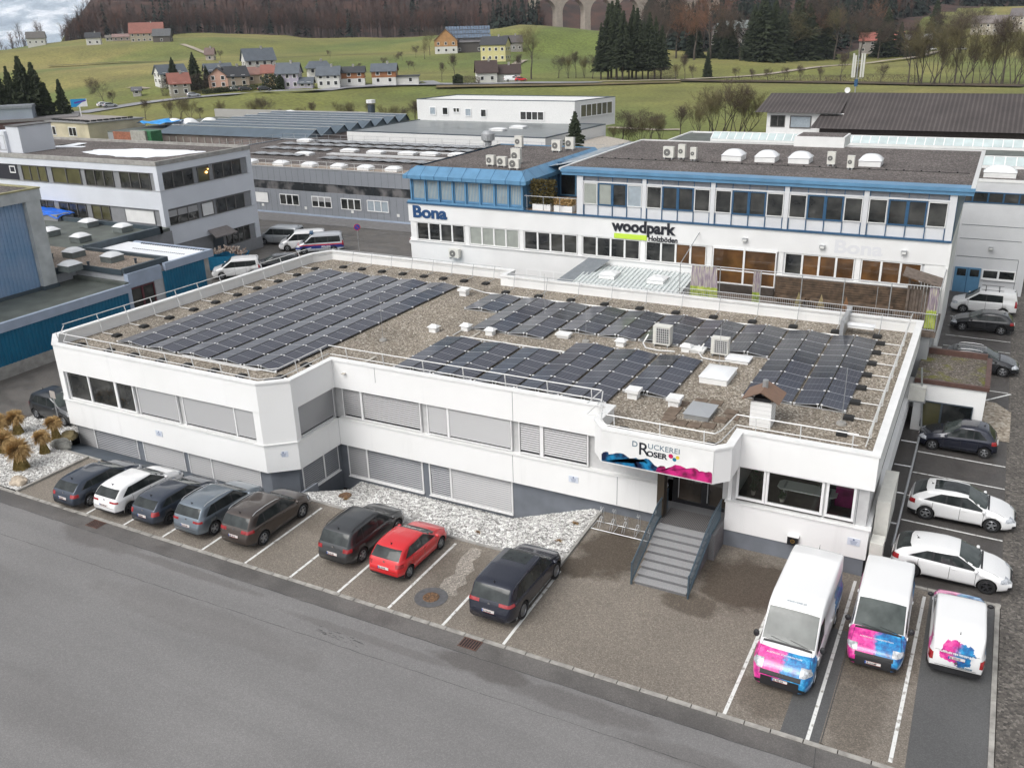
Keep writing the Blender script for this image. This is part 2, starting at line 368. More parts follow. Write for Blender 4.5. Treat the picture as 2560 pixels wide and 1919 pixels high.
cg_=bpy.data.materials.new('clear_glass'); cg_.use_nodes=True; cn=cg_.node_tree.nodes; cn.clear(); co_=cn.new('ShaderNodeOutputMaterial'); cm1=cn.new('ShaderNodeMixShader'); ct=cn.new('ShaderNodeBsdfTransparent'); ct.inputs[0].default_value=(.80,.86,.84,1); cgl=cn.new('ShaderNodeBsdfGlossy'); cgl.inputs['Roughness'].default_value=.02; cf=cn.new('ShaderNodeFresnel'); cf.inputs[0].default_value=1.6
for a_,b_ in ((cf.outputs[0],cm1.inputs[0]),(ct.outputs[0],cm1.inputs[1]),(cgl.outputs[0],cm1.inputs[2]),(cm1.outputs[0],co_.inputs[0])): cg_.node_tree.links.new(a_,b_)
for l in ([(-7.62,-6.62,'g')],[(-6.4,-4.3,'g')],[(-4.02,-3.08,'g')]): window(PH,F3,l,2.45,3.84,fr=.10,sill=False,gl=cg_)
MB().use(mat('carpet_grey_brown',(.16,.135,.12),.9,var=.15,vs=3)).box(-8.2,34.2,2.0,-2.6,38.3,2.15).build('room_floor',PH,True); MB().use(wp.m if 0 else white_pvc).box(-8.2,34.2,4.0,-2.6,38.3,4.1).build('room_ceiling',PH,True)
rw=mat('room_wall',(.48,.49,.46),.8); MB().use(rw).box(-8.2,38.0,2.15,-2.6,38.1,4.0).box(-7.85,34.3,2.15,-7.79,38,4.0).box(-2.99,34.3,2.15,-2.93,38,4.0).build('room_wall',PH,True)
t=thing('table','rounded white conference table seen through the wide window','table',(-5.0,35.15,2.15)); m=MB().use(mat('white_tabletop',(.72,.72,.70),.4)); m.prism([(-1.2,-.25),(-1.05,-.42),(1.05,-.42),(1.2,-.25),(1.2,.25),(1.05,.42),(-1.05,.42),(-1.2,.25)],.66,.70); m.build('tabletop',t); m=MB().use(galv)
for x in (-.9,.9): m.box(x-.04,-.3,0,x+.04,.3,.72)
m.build('leg',t)
t=thing('poster','large magenta printed panel behind the right conference window','poster',(-3.45,35.3,2.15)); m=MB().use(mat('magenta_poster',(.10,.005,.05),.5,col2=(.34,.02,.14),vs=2)); m.box(-.45,-.02,.1,.45,.02,1.6); m.build('panel',t)
random.seed(4)
for x,y,h,lb in ((-7.2,35.0,1.2,'leggy potted plant behind the left conference window'),(-4.4,35.3,.9,'green plant on the conference table'),(-5.9,34.5,.5,'small orchid on the conference window sill')):
    t=thing('potted_plant',lb,'plant',(x,y,2.15+(.70 if y==35.3 else 0 if y==35.0 else .2))); m=MB().use(mat('leaf_green',(.02,.05,.015),.6)); leafs=40
    for k in range(leafs):
        a=random.uniform(0,6.28); z=random.uniform(.25,1)*h*(.5 if y==35.3 else 1); r=random.uniform(.05,.28)*h; p=Vector((r*math.cos(a),r*math.sin(a),z)); n=Vector((random.gauss(0,1),random.gauss(0,1),random.gauss(0,1))).normalized()*.07; b_=n.orthogonal().normalized()*.05; m.quad(p-n,p-b_,p+n,p+b_); m.tube((0,0,.1),p,.006,3,caps=False)
    m.build('foliage',t); MB().use(mat('pot_pale',(.45,.40,.36),.6)).lathe([(0,0),(.08,0),(.11,.16),(.0,.16)],12).build('pot',t)
# lower storey windows
La=frame(0,29.8+.30,0); Lm=frame(0,34.1+.30,0); Ls=frame(-28.85-.30,0,PI/2)
for l in ([(-44.75,-43.38,'s'),(-43.30,-39.90,'d')],[(-39.36,-36.33,'s')],[(-35.93,-34.36,'s'),(-34.28,-30.95,'s')]): window(PH,La,l,-.9,.62,fr=.05,sill=False)
window(PH,Ls,[(31.3,32.9,'d'),(33.0,34.1,'d')],-.9,.6,fr=.06)
window(PH,Lm,[(-28.6,-27.45,'s'),(-27.35,-23.95,'d')],-1.22,.62,fr=.08)
window(PH,Lm,[(-23.42,-22.25,'d'),(-22.15,-18.72,'s')],-1.22,.62,fr=.08)
# entrance: glazed door, column, landing
ent=mat('black_door_frame',(.012,.012,.014),.35); ent_gl=mat('entrance_glass',(.05,.04,.032),.06,var=.6,vs=.8,spec=.8)
m=MB().use(ent); T=frame(0,34.62,0)
for a,b in ((-10.65,-10.42),(-9.35,-9.0),(-8.25,-8.0)): m.box(a,34.60,1.2,b,34.72,4.0)
m.box(-10.42,34.60,1.2,-9.35,34.72,1.38); m.box(-9.0,34.60,1.2,-8.25,34.72,1.38); m.box(-10.42,34.60,3.6,-8.25,34.72,3.95)
dr=m.build('door',PH,True)
for a,b in ((-10.42,-9.35),(-9.0,-8.25)): MB().use(ent_gl).box(a,34.65,1.38,b,34.67,3.6).build('pane',dr,True)
m=MB().use(alu); m.tube((-10.36,34.56,1.5),(-10.36,34.56,3.4),.02); m.tube((-9.06,34.56,1.5),(-9.06,34.56,3.4),.02); m.build('handle',dr,True)
MB().use(mat('bronze_column',(.07,.055,.04),.35,metal=.3)).box(-10.86,33.05,1.2,-10.55,33.5,3.95).build('column',PH,True)
MB().use(white_paint).box(-11.0,34.0,2.2,-10.9,34.7,3.95).box(-8.05,34.0,2.2,-7.9,34.75,3.95).build('entrance_wall',PH,True)
st_m=mat('granite_shade_tone',(.15,.15,.155),.8,var=.2,vs=25,detail=2)  # shade on the risers is put into this darker granite colour
tm=NT('ribbed_mat',.9); zz=tm.xyz(tm.obj); wv=tm.math('GREATER_THAN',tm.math('FRACT',tm.math('MULTIPLY',zz[0],14.0)),.5); tm.out(tm.mix(wv,(.05,.05,.05),(.16,.15,.15)))
st_t=mat('granite_lit_tone',(.30,.30,.305),.75,var=.15,vs=25,detail=2)  # same stone, paler to paint the stronger light on the treads
S=thing('stairs','grey granite steps with blue grey railings up to the entrance','stairs',(-9.45,29.5,0))
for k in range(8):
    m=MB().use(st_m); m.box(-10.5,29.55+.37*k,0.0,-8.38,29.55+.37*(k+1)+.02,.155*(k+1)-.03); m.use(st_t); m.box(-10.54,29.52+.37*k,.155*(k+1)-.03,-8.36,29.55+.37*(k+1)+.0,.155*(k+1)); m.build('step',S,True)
m=MB().use(st_m); m.box(-10.9,32.52,0,-8.1,34.60,1.205); ld=m.build('landing',S,True)
MB().use(tm.m).box(-10.5,32.6,1.205,-8.45,34.0,1.225).build('door_mat',ld,True)
MB().use(alu).box(-10.5,32.5,1.206,-8.4,32.56,1.235).build('edge_strip',ld,True)
rl=mat('slate_blue_paint',(.055,.085,.11),.4)
for x in (-10.62,-8.26):
    m=MB().use(rl); y0,z0=29.45,.1; y1,z1=32.5,1.25
    m.box(x-.03,29.42,.0,x+.03,29.5,1.05)
    for (a,b) in (((29.45,.95),(32.5,2.15)),((32.5,2.15),(33.9,2.2)),((29.45,.12),(32.5,1.28)),((32.5,1.28),(33.9,1.3))):
        m.tube((x,a[0],a[1]),(x,b[0],b[1]),.035,6)
    for k in range(30):
        y=29.5+k*.15; zb=.12+(min(y,32.5)-29.45)*.38; m.box(x-.012,y-.012,zb,x+.012,y+.012,zb+.83 if y<32.5 else 2.18)
    m.build('railing',S,True)
# sign board on the canopy
logo_k=mat('logo_black',(.01,.012,.02),.5); logo_g=mat('logo_grey_blue',(.10,.17,.22),.5)
def onY(u,v,y):
    d=ray(u,v); t=y/d.y; return Vector((d.x*t,y,CH+d.z*t))
def onX(u,v,x):
    d=ray(u,v); t=x/d.x; return Vector((x,d.y*t,CH+d.z*t))
def q5(x,y): return onY(1450+x*430/2212,1060+y*430/2212,31.86)
ink_b=mat('cyan_ink',(.004,.012,.05),.3,vs=2.6,col2=(.01,.22,.45),thr=(.40,.64),detail=5)
ink_m=mat('magenta_ink',(.10,.003,.035),.3,vs=2.6,col2=(.60,.02,.20),thr=(.36,.58),detail=5)
SG=thing('sign_board','white entrance sign with cyan and magenta ink clouds and DRUCKEREI ROSER lettering','sign',(-10.5,31.86,4.7))
m=MB().use(white_metal); m.box(-12.96,31.84,3.97,-8.19,31.875,5.40); m.build('board',SG,True)
def blob(name,pts,mm,off):
    me=bpy.data.meshes.new(name); vs=[]
    for x,y in pts:
        p=q5(x,y); vs.append((p.x,31.84-off,max(3.975,p.z)))
    b=bmesh.new(); bv=[b.verts.new(v) for v in vs]; f=b.faces.new(bv); r=bmesh.ops.triangulate(b,faces=[f]); b.to_mesh(me); me.materials.append(mm); link(name,me,SG,True)
blob('ink_cloud',[(280,466),(280,380),(300,360),(335,348),(365,355),(372,385),(400,398),(425,378),(470,367),(520,368),(565,380),(620,420),(672,458),(700,500),(712,530),(745,556),(740,520),(722,480),(708,432),(722,426),(750,445),(800,465),(835,485),(850,500),(870,505),(860,480),(830,460),(822,445),(850,436),(890,450),(930,490),(960,525),(1000,548),(972,606)],ink_b,.004)
blob('ink_cloud',[(974,608),(998,548),(1035,530),(1085,535),(1105,560),(1112,585),(1150,560),(1185,540),(1225,517),(1290,528),(1350,555),(1375,575),(1420,560),(1470,557),(1510,575),(1535,602),(1570,600),(1620,615),(1660,607),(1690,615),(1702,640),(1697,758)],ink_m,.004)
def let(txt,x,y,size,m,sx,bold=0):
    p=q5(x,y); text_mesh('lettering',txt,size,m,Vector((p.x,31.835,p.z)),RX90,SG,True,bold=bold,ext=.004,sx=sx)
let('D',668,276,.35,logo_g,1.0,.003); let('R',745,380,.80,logo_k,1.0,.004); let('UCKEREI',872,308,.33,logo_g,1.06,.0); let('OSER',858,402,.33,logo_k,1.1,.012)
for x,y,r,c in ((1170,408,.10,(.5,.01,.10)),(1217,452,.085,(.0,.16,.26)),(1258,428,.08,(.75,.55,.04))):
    p=q5(x,y); m=MB().use(mat('dot_%d'%x,c,.5)); n=20
    m.add([(p.x+r*math.cos(2*PI*i/n),31.834,p.z+r*math.sin(2*PI*i/n)) for i in range(n)],[tuple(range(n))]); m.build('colour_dot',SG,True)
# small plaques and a letterbox on the white walls
txt_b=mat('plaque_print',(.06,.10,.22),.5)
for x,y,z,lb in ((-37.55,29.8,1.44,'small white plaque with blue print under the left shutters'),(-29.45,30.4,1.6,'small white plaque at the slanted wall corner by the pebbles'),(-15.25,34.1,1.54,'small white plaque above the bicycle rack'),(-2.85,33.9,1.55,'small white plaque near the right wall corner')):
    t=thing('plaque',lb,'plaque',(x,y,z)); T=frame(x,y,0,z) if x!=-29.45 else frame(x,y-.02,PI/4.8,z)
    m=MB().use(mat('plaque_plate',(.62,.66,.74),.4)); m.T=T; m.box(-.24,-.03,-.16,.24,-.005,.16)
    m.use(txt_b); m.box(-.03,-.033,.06,.03,-.031,.13)
    for k in range(4): m.box(-.15+.02*k,-.033,.02-.045*k,.15-.02*k,-.031,.035-.045*k)
    m.build('plate',t,True)
t=thing('wall_light','black square wall box with gold emblem below the conference window','wall box',(-5.18,33.9,1.1))
m=MB().use(ent).box(-5.4,33.72,.86,-4.97,33.9,1.24); m.use(white_metal).box(-5.42,33.70,1.24,-4.95,33.9,1.27); m.build('box',t,True)
m=MB().use(mat('gold',(.45,.28,.08),.3,metal=.8)); m.T=Matrix.Translation((-5.18,33.71,1.06)); m.lathe([(.06,-.003),(.09,-.003),(.09,-.012),(.06,-.012),(.06,-.003)],20,axis='Y'); m.box(-.04,-.012,-.008,.04,-.003,.008); m.build('emblem',t,True)

# ================================================================ ROOF OF THE PRINTING HOUSE
ZR=4.8
def panel_mat(name,base,line,rough):
    t=NT(name,rough); o=t.xyz(t.obj)
    def grid(ax,n,size,w):
        f=t.math('FRACT',t.math('ADD',t.math('MULTIPLY',ax,n/size),.5)); return t.math('LESS_THAN',t.math('ABSOLUTE',t.math('SUBTRACT',f,.5)),w)
    gx=grid(o[0],6,1.10,.028); gy=grid(o[1],10,1.74,.028)
    mid=t.math('LESS_THAN',t.math('ABSOLUTE',t.math('SUBTRACT',o[1],.87)),.011)
    fx=t.math('GREATER_THAN',t.math('ABSOLUTE',t.math('SUBTRACT',o[0],.55)),.535); fy=t.math('GREATER_THAN',t.math('ABSOLUTE',t.math('SUBTRACT',o[1],.87)),.857)
    ln=t.math('MAXIMUM',gx,gy); c=t.mix(ln,base,line); c=t.mix(t.math('MAXIMUM',mid,fy),c,(.34,.35,.37)); c=t.mix(fx,c,(.02,.02,.02))
    t.b.inputs['Specular IOR Level'].default_value=.5; t.b.inputs['Roughness'].default_value=.16; t.b.inputs['Sheen Weight'].default_value=.75; t.b.inputs['Sheen Roughness'].default_value=.25
    return t.out(c)
pm_blue=panel_mat('solar_cell_grey',(.034,.036,.052),(.13,.135,.165),.25)
pm_dark=panel_mat('solar_cell_dark',(.008,.010,.018),(.07,.08,.10),.25)
def panel_mesh(m):
    b=MB().use(m); b.box(0,0,-.035,1.10,1.74,0); b.use(white_pvc)
    me=b.build('tmp').data; o=bpy.data.objects[-1] if 0 else None
    for o in list(bpy.data.objects):
        if o.name.startswith('tmp'): bpy.data.objects.remove(o)
    me.name='solar_panel'; return me
PM={0:panel_mesh(pm_blue),1:panel_mesh(pm_dark),2:panel_mesh(panel_mat('solar_cell_sky_sheen',(.17,.175,.185),(.24,.245,.25),.3))}  # last panel mesh: sky reflection at grazing view painted into a paler base
clamp=MB().use(white_pvc).box(-.06,-.05,-.02,.06,.05,.015).build('tmp').data
foot=MB().use(rail_w).box(-.05,-.04,-.3,.05,.04,0).build('tmp').data
for o in list(bpy.data.objects):
    if o.name.startswith('tmp'): bpy.data.objects.remove(o)
TILT=R(6.5)
def tent(x0,y0,n,step,label,group,darkL=(),darkR=(),skew=0.0,z=ZR,width=2.24):
    """pair of panel rows leaning on each other; x0 left eave, runs along y"""
    t=thing('solar_panel_row',label,'solar panels',(x0,y0,z),math.atan(-skew),group)
    half=width/2; sc=step/1.76
    ridge=.12+math.sin(TILT)*1.1
    rl=MB().use(alu)
    for k in range(n+1):
        y=k*step
        rl.box(-.02,y-.03,.02,width+.02,y+.03,.07)
    rl.box(half-.03,0,.05,half+.03,n*step,.10)
    cm=rl.use(white_pvc)
    for k in range(n):
        for side in (0,1):
            dk=(k in darkL) if side==0 else (k in darkR)
            o=link('panel',PM[1 if dk else 0],t)
            if side==0: o.location=(0.0,k*step+.01,.12); o.rotation_euler=(0,-TILT,0)
            else: o.location=(width-1.1*math.cos(TILT),k*step+.01,ridge); o.rotation_euler=(0,TILT,0)
            o.scale=(1,(step-.02)/1.74,1)
    for k in range(n+1):
        for xx,zz in ((half-.09,ridge+.0),(half+.09,ridge+.0),(.02,.13),(width-.02,.13)): cm.box(xx-.05,k*step-.03,zz-.02,xx+.05,k*step+.03,zz+.02); cm.box(xx-.01,k*step-.01,.05,xx+.01,k*step+.01,zz)
    rl.build('mounting_frame',t)
    return t
G1='rows of solar panels on the left half of the roof'; G2='rows of solar panels in the back strip of the roof'; G3='rows of solar panels in the front strip of the roof'
ordn=['first','second','third','fourth','fifth','sixth','seventh','eighth','ninth','tenth']
for i in range(5):
    tent(-43.35+i*2.42,32.75,10,1.765,'long row of ten solar panel pairs, %s from the left parapet'%ordn[i],G1,skew=.022)
back=[(-28.05,46.2,2,1.66),(-25.65,42.95,4,1.65),(-23.27,42.9,4,1.65),(-20.85,44.65,3,1.62),(-18.45,44.65,3,1.63),(-16.06,44.7,3,1.63),(-13.67,44.7,3,1.62),(-11.28,44.75,3,1.62),(-8.92,39.15,6,1.735),(-6.56,39.15,6,1.74)]
lab=['short row of two solar panel pairs, first at the left of the back strip','row of four solar panel pairs, second from the left in the back strip','row of four solar panel pairs, third from the left in the back strip','row of three dark solar panel pairs, fourth from the left in the back strip','row of three dark solar panel pairs, fifth from the left in the back strip','row of three dark solar panel pairs, sixth, behind the larger air conditioner','row of three dark solar panel pairs, seventh, right of the larger air conditioner','row of three dark solar panel pairs behind the smaller air conditioner','long row of six solar panel pairs behind the chimney','long row of six solar panel pairs nearest the right parapet']
DL=[(),(0,),(0,),(),(),(0,),(0,1),(0,1),(2,3,4,5),(2,3,4,5)]; DR=[(),(),(2,3),(1,2),(1,2),(1,2),(1,2),(0,1,2),(3,4,5),(3,4,5)]
for (x,y,n,st),l,dl,dr in zip(back,lab,DL,DR): tent(x,y,n,st,l,G2,dl,dr)
front=[(-26.15,35.7,3,1.77),(-23.75,35.7,3,1.77),(-21.33,35.7,3,1.77),(-18.98,35.7,4,1.79),(-16.6,35.7,4,1.79),(-14.18,37.5,3,1.80)]
lab=['row of three solar panel pairs, first at the left of the front strip','row of three solar panel pairs, second from the left in the front strip','row of three solar panel pairs, third from the left in the front strip','row of four solar panel pairs, fourth from the left in the front strip','row of four solar panel pairs, fifth from the left in the front strip','row of three solar panel pairs ending behind the two small vent boxes']
DL=[(2,),(2,),(),(),(3,),(2,)]
for (x,y,n,st),l,dl in zip(front,lab,DL): tent(x,y,n,st,l,G3,dl)
# cable channel running along the panel ends
m=MB().use(rail_w)
for a,b in (((-31.0,50.4),(-30.3,50.4)),((-30.3,50.4),(-28.6,49.75)),((-28.6,49.75),(-6.0,49.75)),((-26.0,43.0),(-26.0,41.4)),((-25.5,41.4),(-19.0,41.35)),((-38.0,32.6),(-31.3,32.6))):
    m.tube((a[0],a[1],ZR+.09),(b[0],b[1],ZR+.09),.035,5)
tag(m.build('cable_conduit'),'pale cable conduit along the ends of the solar panel rows','conduit')
m=MB().use(mat('bare_strip',(.45,.42,.37),.9,var=.1)); m.box(-28.2,33.9,ZR+.02,-28.0,36.8,ZR+.05); m.box(-25.0,41.6,ZR+.02,-24.85,42.6,ZR+.05)
tag(m.build('floor_strip'),'pale metal strip lying on the roof gravel near the front parapet','strip')
# ---- guard rails
def railing(name,label,pts,posts,foot_dir,z0,h=.85,lean=(0,0),two=True,mat_=rail_w,pr=.026):
    t=thing(name,label,'guard rail',(pts[0][0],pts[0][1],z0))
    L=Vector((lean[0],lean[1],0)); m=MB().use(mat_)
    P=[Vector((x,y,z0+h))+L for x,y in pts]; m.path(P,pr,6)
    m.build('top_rail',t,True)
    if two: m=MB().use(mat_); m.path([Vector((x,y,z0+h*.42))+L*.42 for x,y in pts],pr*.9,6); m.build('lower_rail',t,True)
    for x,y,dx,dy in posts:
        m=MB().use(mat_); a=Vector((x,y,z0)); m.tube(a,a+L+Vector((0,0,h)),pr,6)
        f=Vector((x+dx,y+dy,ZR+.08)); m.tube(a+Vector((0,0,-.0)),Vector((x,y,ZR+.08)),pr,6); m.tube(Vector((x,y,ZR+.08)),f,pr,6)
        m.build('post',t,True)
        if dx or dy:
            m=MB().use(black_m); n=Vector((dx,dy,0)).normalized()
            c=f+n*.2; m.box(c.x-.22,c.y-.22,ZR+.01,c.x+.22,c.y+.22,ZR+.12); m.box(c.x-.18,c.y-.18,ZR+.12,c.x+.18,c.y+.18,ZR+.15); m.build('ballast_block',t,True)
    return t
Z5=5.15
lx=lambda y:-45.75+(y-31)*.056
railing('guard_rail','pale guard rail along the left parapet facing the blue hall',[(lx(31.4),31.4),(lx(52),52)],[(lx(y),y,1.0,.0) for y in (33.6,35.5,37.4,39.3,41.1,43.0,44.8,46.8,48.7,50.6)],1,Z5,lean=(-.25,0))
xs=[-45.0,-42.56,-40.66,-38.5,-36.6,-34.66,-32.74,-30.9]
railing('guard_rail','white guard rail along the front parapet of the left wing',[(lx(31.4),31.4),(-44.6,30.35),(-30.3,30.35),(-29.5,31.0),(-29.5,34.7)],[(x,30.35,0,1.0) for x in xs]+[(-29.5,32.2,-1,0),(-29.5,34.2,-1,0)],1,Z5,lean=(0,-.12))
railing('guard_rail','white guard rail above the long shuttered front',[(-29.4,34.72),(-14.1,34.72),(-14.1,33.0),(-13.6,33.1)],[(x,34.72,0,.01) for x in (-28.3,-26.0,-23.6,-21.3,-19.0,-16.8,-14.6)],1,Z5,lean=(0,-.12))
railing('guard_rail','white guard rail around the sign canopy roof',[(-14.0,34.6),(-13.3,32.6),(-12.9,32.3),(-8.3,32.3),(-8.15,32.7),(-8.0,34.5)],[(-12.6,32.4,0,.8),(-10.6,32.4,0,.01),(-8.75,32.4,0,.8)],1,Z5,lean=(0,-.1))
railing('guard_rail','white guard rail above the conference room windows',[(-8.0,34.5),(-3.2,34.5)],[(-7.2,34.5,0,.01),(-5.4,34.5,0,.01),(-3.4,34.5,0,.01)],1,Z5,lean=(0,-.1))
railing('guard_rail','pale guard rail with long braces along the right parapet',[(-2.95,34.4),(-2.95,51.2)],[(-2.95,y,-.95,0) for y in (36.8,38.6,40.5,42.4,44.25,46.0,47.7,49.3)],1,Z5,h=.95,lean=(.1,0))
railing('guard_rail','thin guard rail along the back parapet above the solar rows',[(-27.9,51.6),(-2.9,51.6)],[(x,51.6,0,-1.0) for x in (-27.4,-25.0,-22.7,-20.4,-18.1,-15.8,-13.5,-11.2,-8.9,-6.6,-4.4)],1,Z5,lean=(0,.2),h=.6,mat_=galv,pr=.020)
railing('guard_rail','thin guard rail along the back parapet of the left wing',[(lx(52)+.3,52),(-43.8,53.0),(-29.2,52.9)],[(x,53.0,0,-1.0) for x in (-41.8,-40.1,-38.3,-36.5,-34.7,-33.1,-31.4,-29.7)],1,Z5,lean=(0,.2),h=.6,mat_=galv,pr=.020)
# ---- small roof furniture
def vent(x,y,label,k=0):
    t=thing('roof_vent',label,'roof vent',(x,y,ZR)); m=MB().use(white_metal)
    if k==0: m.box(-.22,-.22,0,.22,.22,.28); m.build('base',t); m=MB().use(white_metal); m.add([(-.32,-.3,.30),(.32,-.3,.30),(.32,.3,.30),(-.32,.3,.30),(-.14,0,.46),(.14,0,.46)],[(0,1,5,4),(1,2,5),(2,3,4,5),(3,0,4),(3,2,1,0)]); m.build('cap',t)
    elif k==1: m.box(-.24,-.24,0,.24,.24,.3); m.build('base',t); m=MB().use(white_metal); m.box(-.33,-.33,.32,.33,.33,.46); m.build('cap',t)
    else: m.box(-.35,-.2,0,.35,.2,.12); m.build('base',t); m=MB().use(white_metal); m.box(-.42,-.30,.16,.42,.30,.26); m.build('cap',t)
for a in ((-27.5,41.75,'small hipped white vent on the gravel between the panel fields',0),(-29.7,48.95,'small white vent beside the end of the left solar rows',1),(-25.9,42.7,'low white vent left of the conduit gap',0),(-24.2,42.55,'low white vent right of the conduit gap',0),(-20.15,43.75,'flat tilted white vent between front and back solar strips',2),(-16.7,43.7,'hipped white vent left of the larger air conditioner',0),(-13.5,37.1,'square white vent in front of the last front row, left one',1),(-11.45,36.95,'square white vent in front of the last front row, right one',1),(-13.2,44.25,'small hipped vent right of the larger air conditioner',0),(-12.6,44.3,'low flat vent touching the small hipped vent',2)): vent(*a)
def dome(name,label,x,y,z,w,d,curb=.25,h=.22,rz=0,cm=None,group=None):
    t=thing(name,label,'skylight',(x,y,z),rz,group); m=MB().use(cm or white_metal); m.box(-w/2,-d/2,0,w/2,d/2,curb); m.build('curb',t)
    m=MB().use(dome_m); n=8; v=[];f=[]
    for i in range(n+1):
        for j in range(n+1):
            a=2*i/n-1; b=2*j/n-1; v.append((a*(w/2+.05),b*(d/2+.05),curb+.02+h*(1-a**4)**.8*(1-b**4)**.8*(1-.25*(a*a+b*b))))
    for i in range(n):
        for j in range(n): f.append((i*(n+1)+j,(i+1)*(n+1)+j,(i+1)*(n+1)+j+1,i*(n+1)+j+1))
    m.add(v,f); m.build('dome',t,smooth=True); return t
dome('skylight','square white skylight dome on the gravel left of the chimney',-10.6,41.1,ZR,1.35,1.9,.3,.14)
dome('skylight','flat white skylight hatch right of the smaller air conditioner',-10.3,43.9,ZR,1.15,.9,.15,.06)
dome('skylight','long flat white skylight box by the back right corner of the roof',-5.3,50.6,ZR+.4,1.35,.5,.15,.05)
m=MB().use(galv); m.box(-6.3,49.7,ZR,-6.1,52.2,5.75); m.box(-6.35,52.1,5.5,-6.05,52.3,5.9); tag(m.build('cable_duct'),'bluish metal duct climbing over the back parapet','duct')
# metal roof hatch
t=thing('roof_hatch','flat metal roof hatch with crossed lid between stone slabs','roof hatch',(-10.1,36.5,ZR)); m=MB().use(galv); m.box(-.55,-.75,0,.55,.75,.22); m.build('frame',t)
m=MB().use(alu); m.add([(-.6,-.8,.24),(.6,-.8,.24),(.6,.8,.24),(-.6,.8,.24),(0,0,.30)],[(0,1,4),(1,2,4),(2,3,4),(3,0,4)]); m.build('lid',t)
slab=mat('stone_slab',(.16,.12,.09),.9,var=.3,vs=3)
k=0
for x,y in [(-11.2,35.4),(-10.6,35.2),(-10.0,35.2),(-9.4,35.4),(-11.3,36.0),(-11.3,36.6),(-9.1,36.2),(-11.2,37.3),(-10.5,37.9),(-9.8,38.0),(-8.9,37.2),(-8.7,36.7)]:
    k+=1; o=MB().use(slab).box(x-.28,y-.28,ZR+.01,x+.28,y+.28,ZR+.05).build('stone_slab'); tag(o,'brown concrete slab laid around the metal roof hatch','paving slab','slabs around the roof hatch')
# chimney
t=thing('chimney','white boarded chimney with brown gabled tin cap and a steel flue','chimney',(-7.4,36.6,ZR)); m=MB().use(white_paint); m.box(-.45,-.45,0,.45,.45,1.15)
m.use(strip); 
for z in (.2,.4,.6,.8,1.0): m.box(-.455,-.455,z,.455,.455,z+.012)
m.build('stack',t); br=mat('brown_tin',(.20,.12,.08),.5,var=.1)
m=MB().use(br); m.add([(-.8,-.75,1.3),(-.8,.75,1.3),(0,.75,1.72),(0,-.75,1.72),(.8,-.75,1.3),(.8,.75,1.3)],[(0,3,2,1),(3,4,5,2)]); m.add([(-.8,-.75,1.27),(-.8,.75,1.27),(0,.75,1.69),(0,-.75,1.69),(.8,-.75,1.27),(.8,.75,1.27)],[(1,2,3,0),(2,5,4,3)]); m.build('cap',t)
m=MB().use(dark_m); m.box(-.35,-.35,1.15,.35,.35,1.3); m.build('opening',t); MB().use(galv).tube((0,.1,1.3),(0,.1,2.0),.12,10).build('flue',t)
# air conditioners on the roof
def acunit(label,x,y,z,w=.85,h=.75,d=.35,rz=0,fan='front',group=None,grille=True):
    t=thing('air_conditioner',label,'air conditioner',(x,y,z),rz,group)
    m=MB().use(ac_m); m.box(-w/2,-d/2,.12,w/2,d/2,.12+h); m.box(-w/2-.01,-d/2-.01,.12+h,w/2+.01,d/2+.01,.15+h); m.build('shell',t)
    m=MB().use(galv if grille else dark_m)
    if grille:
        m.use(mat('grille_dark',(.10,.10,.10),.6)).box(-w/2+.18,-d/2-.012,.2,w/2-.04,-d/2-.001,.06+h); m.use(white_metal)
        for i in range(7): xx=-w/2+.2+i*(w-.28)/6; m.box(xx,-d/2-.02,.2,xx+.015,-d/2-.012,.06+h)
        for i in range(7): zz=.22+i*(h-.2)/6; m.box(-w/2+.18,-d/2-.02,zz,w/2-.04,-d/2-.012,zz+.015)
        m.build('grille',t)
    else:
        m.use(mat('fan_grey',(.13,.13,.125),.6)); m.T=Matrix.Translation((-w*.12,-d/2-.005,.12+h/2)); r=min(h*.42,w*.32); n=18
        m.lathe([(0,-.002),(r,-.002),(r,.01)],n,axis='Y'); m.use(ac_m); m.lathe([(r*.22,-.012),(0,-.012)],n,axis='Y')
        m.use(mat('fan_guard',(.26,.26,.25),.5))
        for q_ in (.45,.7,.95): m.T=Matrix.Translation((-w*.12,-d/2-.015,.12+h/2)); m.lathe([(r*q_,0),(r*(q_+.06),0)],18,axis='Y')
        m.build('fan',t)
    m=MB().use(galv); m.box(-w/2+.08,-d/2-.05,0,-w/2+.14,d/2+.05,.12); m.box(w/2-.14,-d/2-.05,0,w/2-.08,d/2+.05,.12); m.build('feet',t); return t
acunit('larger air conditioner with square grille in the middle of the gravel roof',-14.65,44.6,ZR,.95,1.0,.5)
acunit('smaller air conditioner with square grille left of the flat skylight',-11.4,44.3,ZR,.9,.85,.45)
for x,y,s in ((-14.9,44.2,1),(-11.7,43.9,1)):
    m=MB().use(rail_w); P=[(x-.6,y+.5,ZR+.5),(x-.75,y+.1,ZR+.1),(x-.4,y-.45,ZR+.06),(x+.4,y-.6,ZR+.06),(x+1.2,y-.4,ZR+.06)]; m.path(P,.04,6)
    tag(m.build('cable_hose'),'pale insulated hose curling round the %s air conditioner'%('larger' if x<-14 else 'smaller'),'hose')
for i,(x,y) in enumerate(((-18.7,43.5),(-10.8,41.9),(-4.3,37.9),(-22.9,47.0),(-29.3,39.2))):
    m=MB().use(galv); m.tube((x,y,ZR),(x,y,ZR+2.6),.012,5); m.use(conc); m.lathe([(0,ZR+.1),(.2,ZR+.1),(.22,ZR)],14,(x,y,0)); 
    tag(m.build('lightning_rod'),'thin lightning rod on a round foot '+['left of the front solar strip','beside the chimney side skylight','near the right ballast blocks','among the left back solar rows','in the gravel gap by the left array'][i],'lightning rod','lightning rods on the gravel roof')

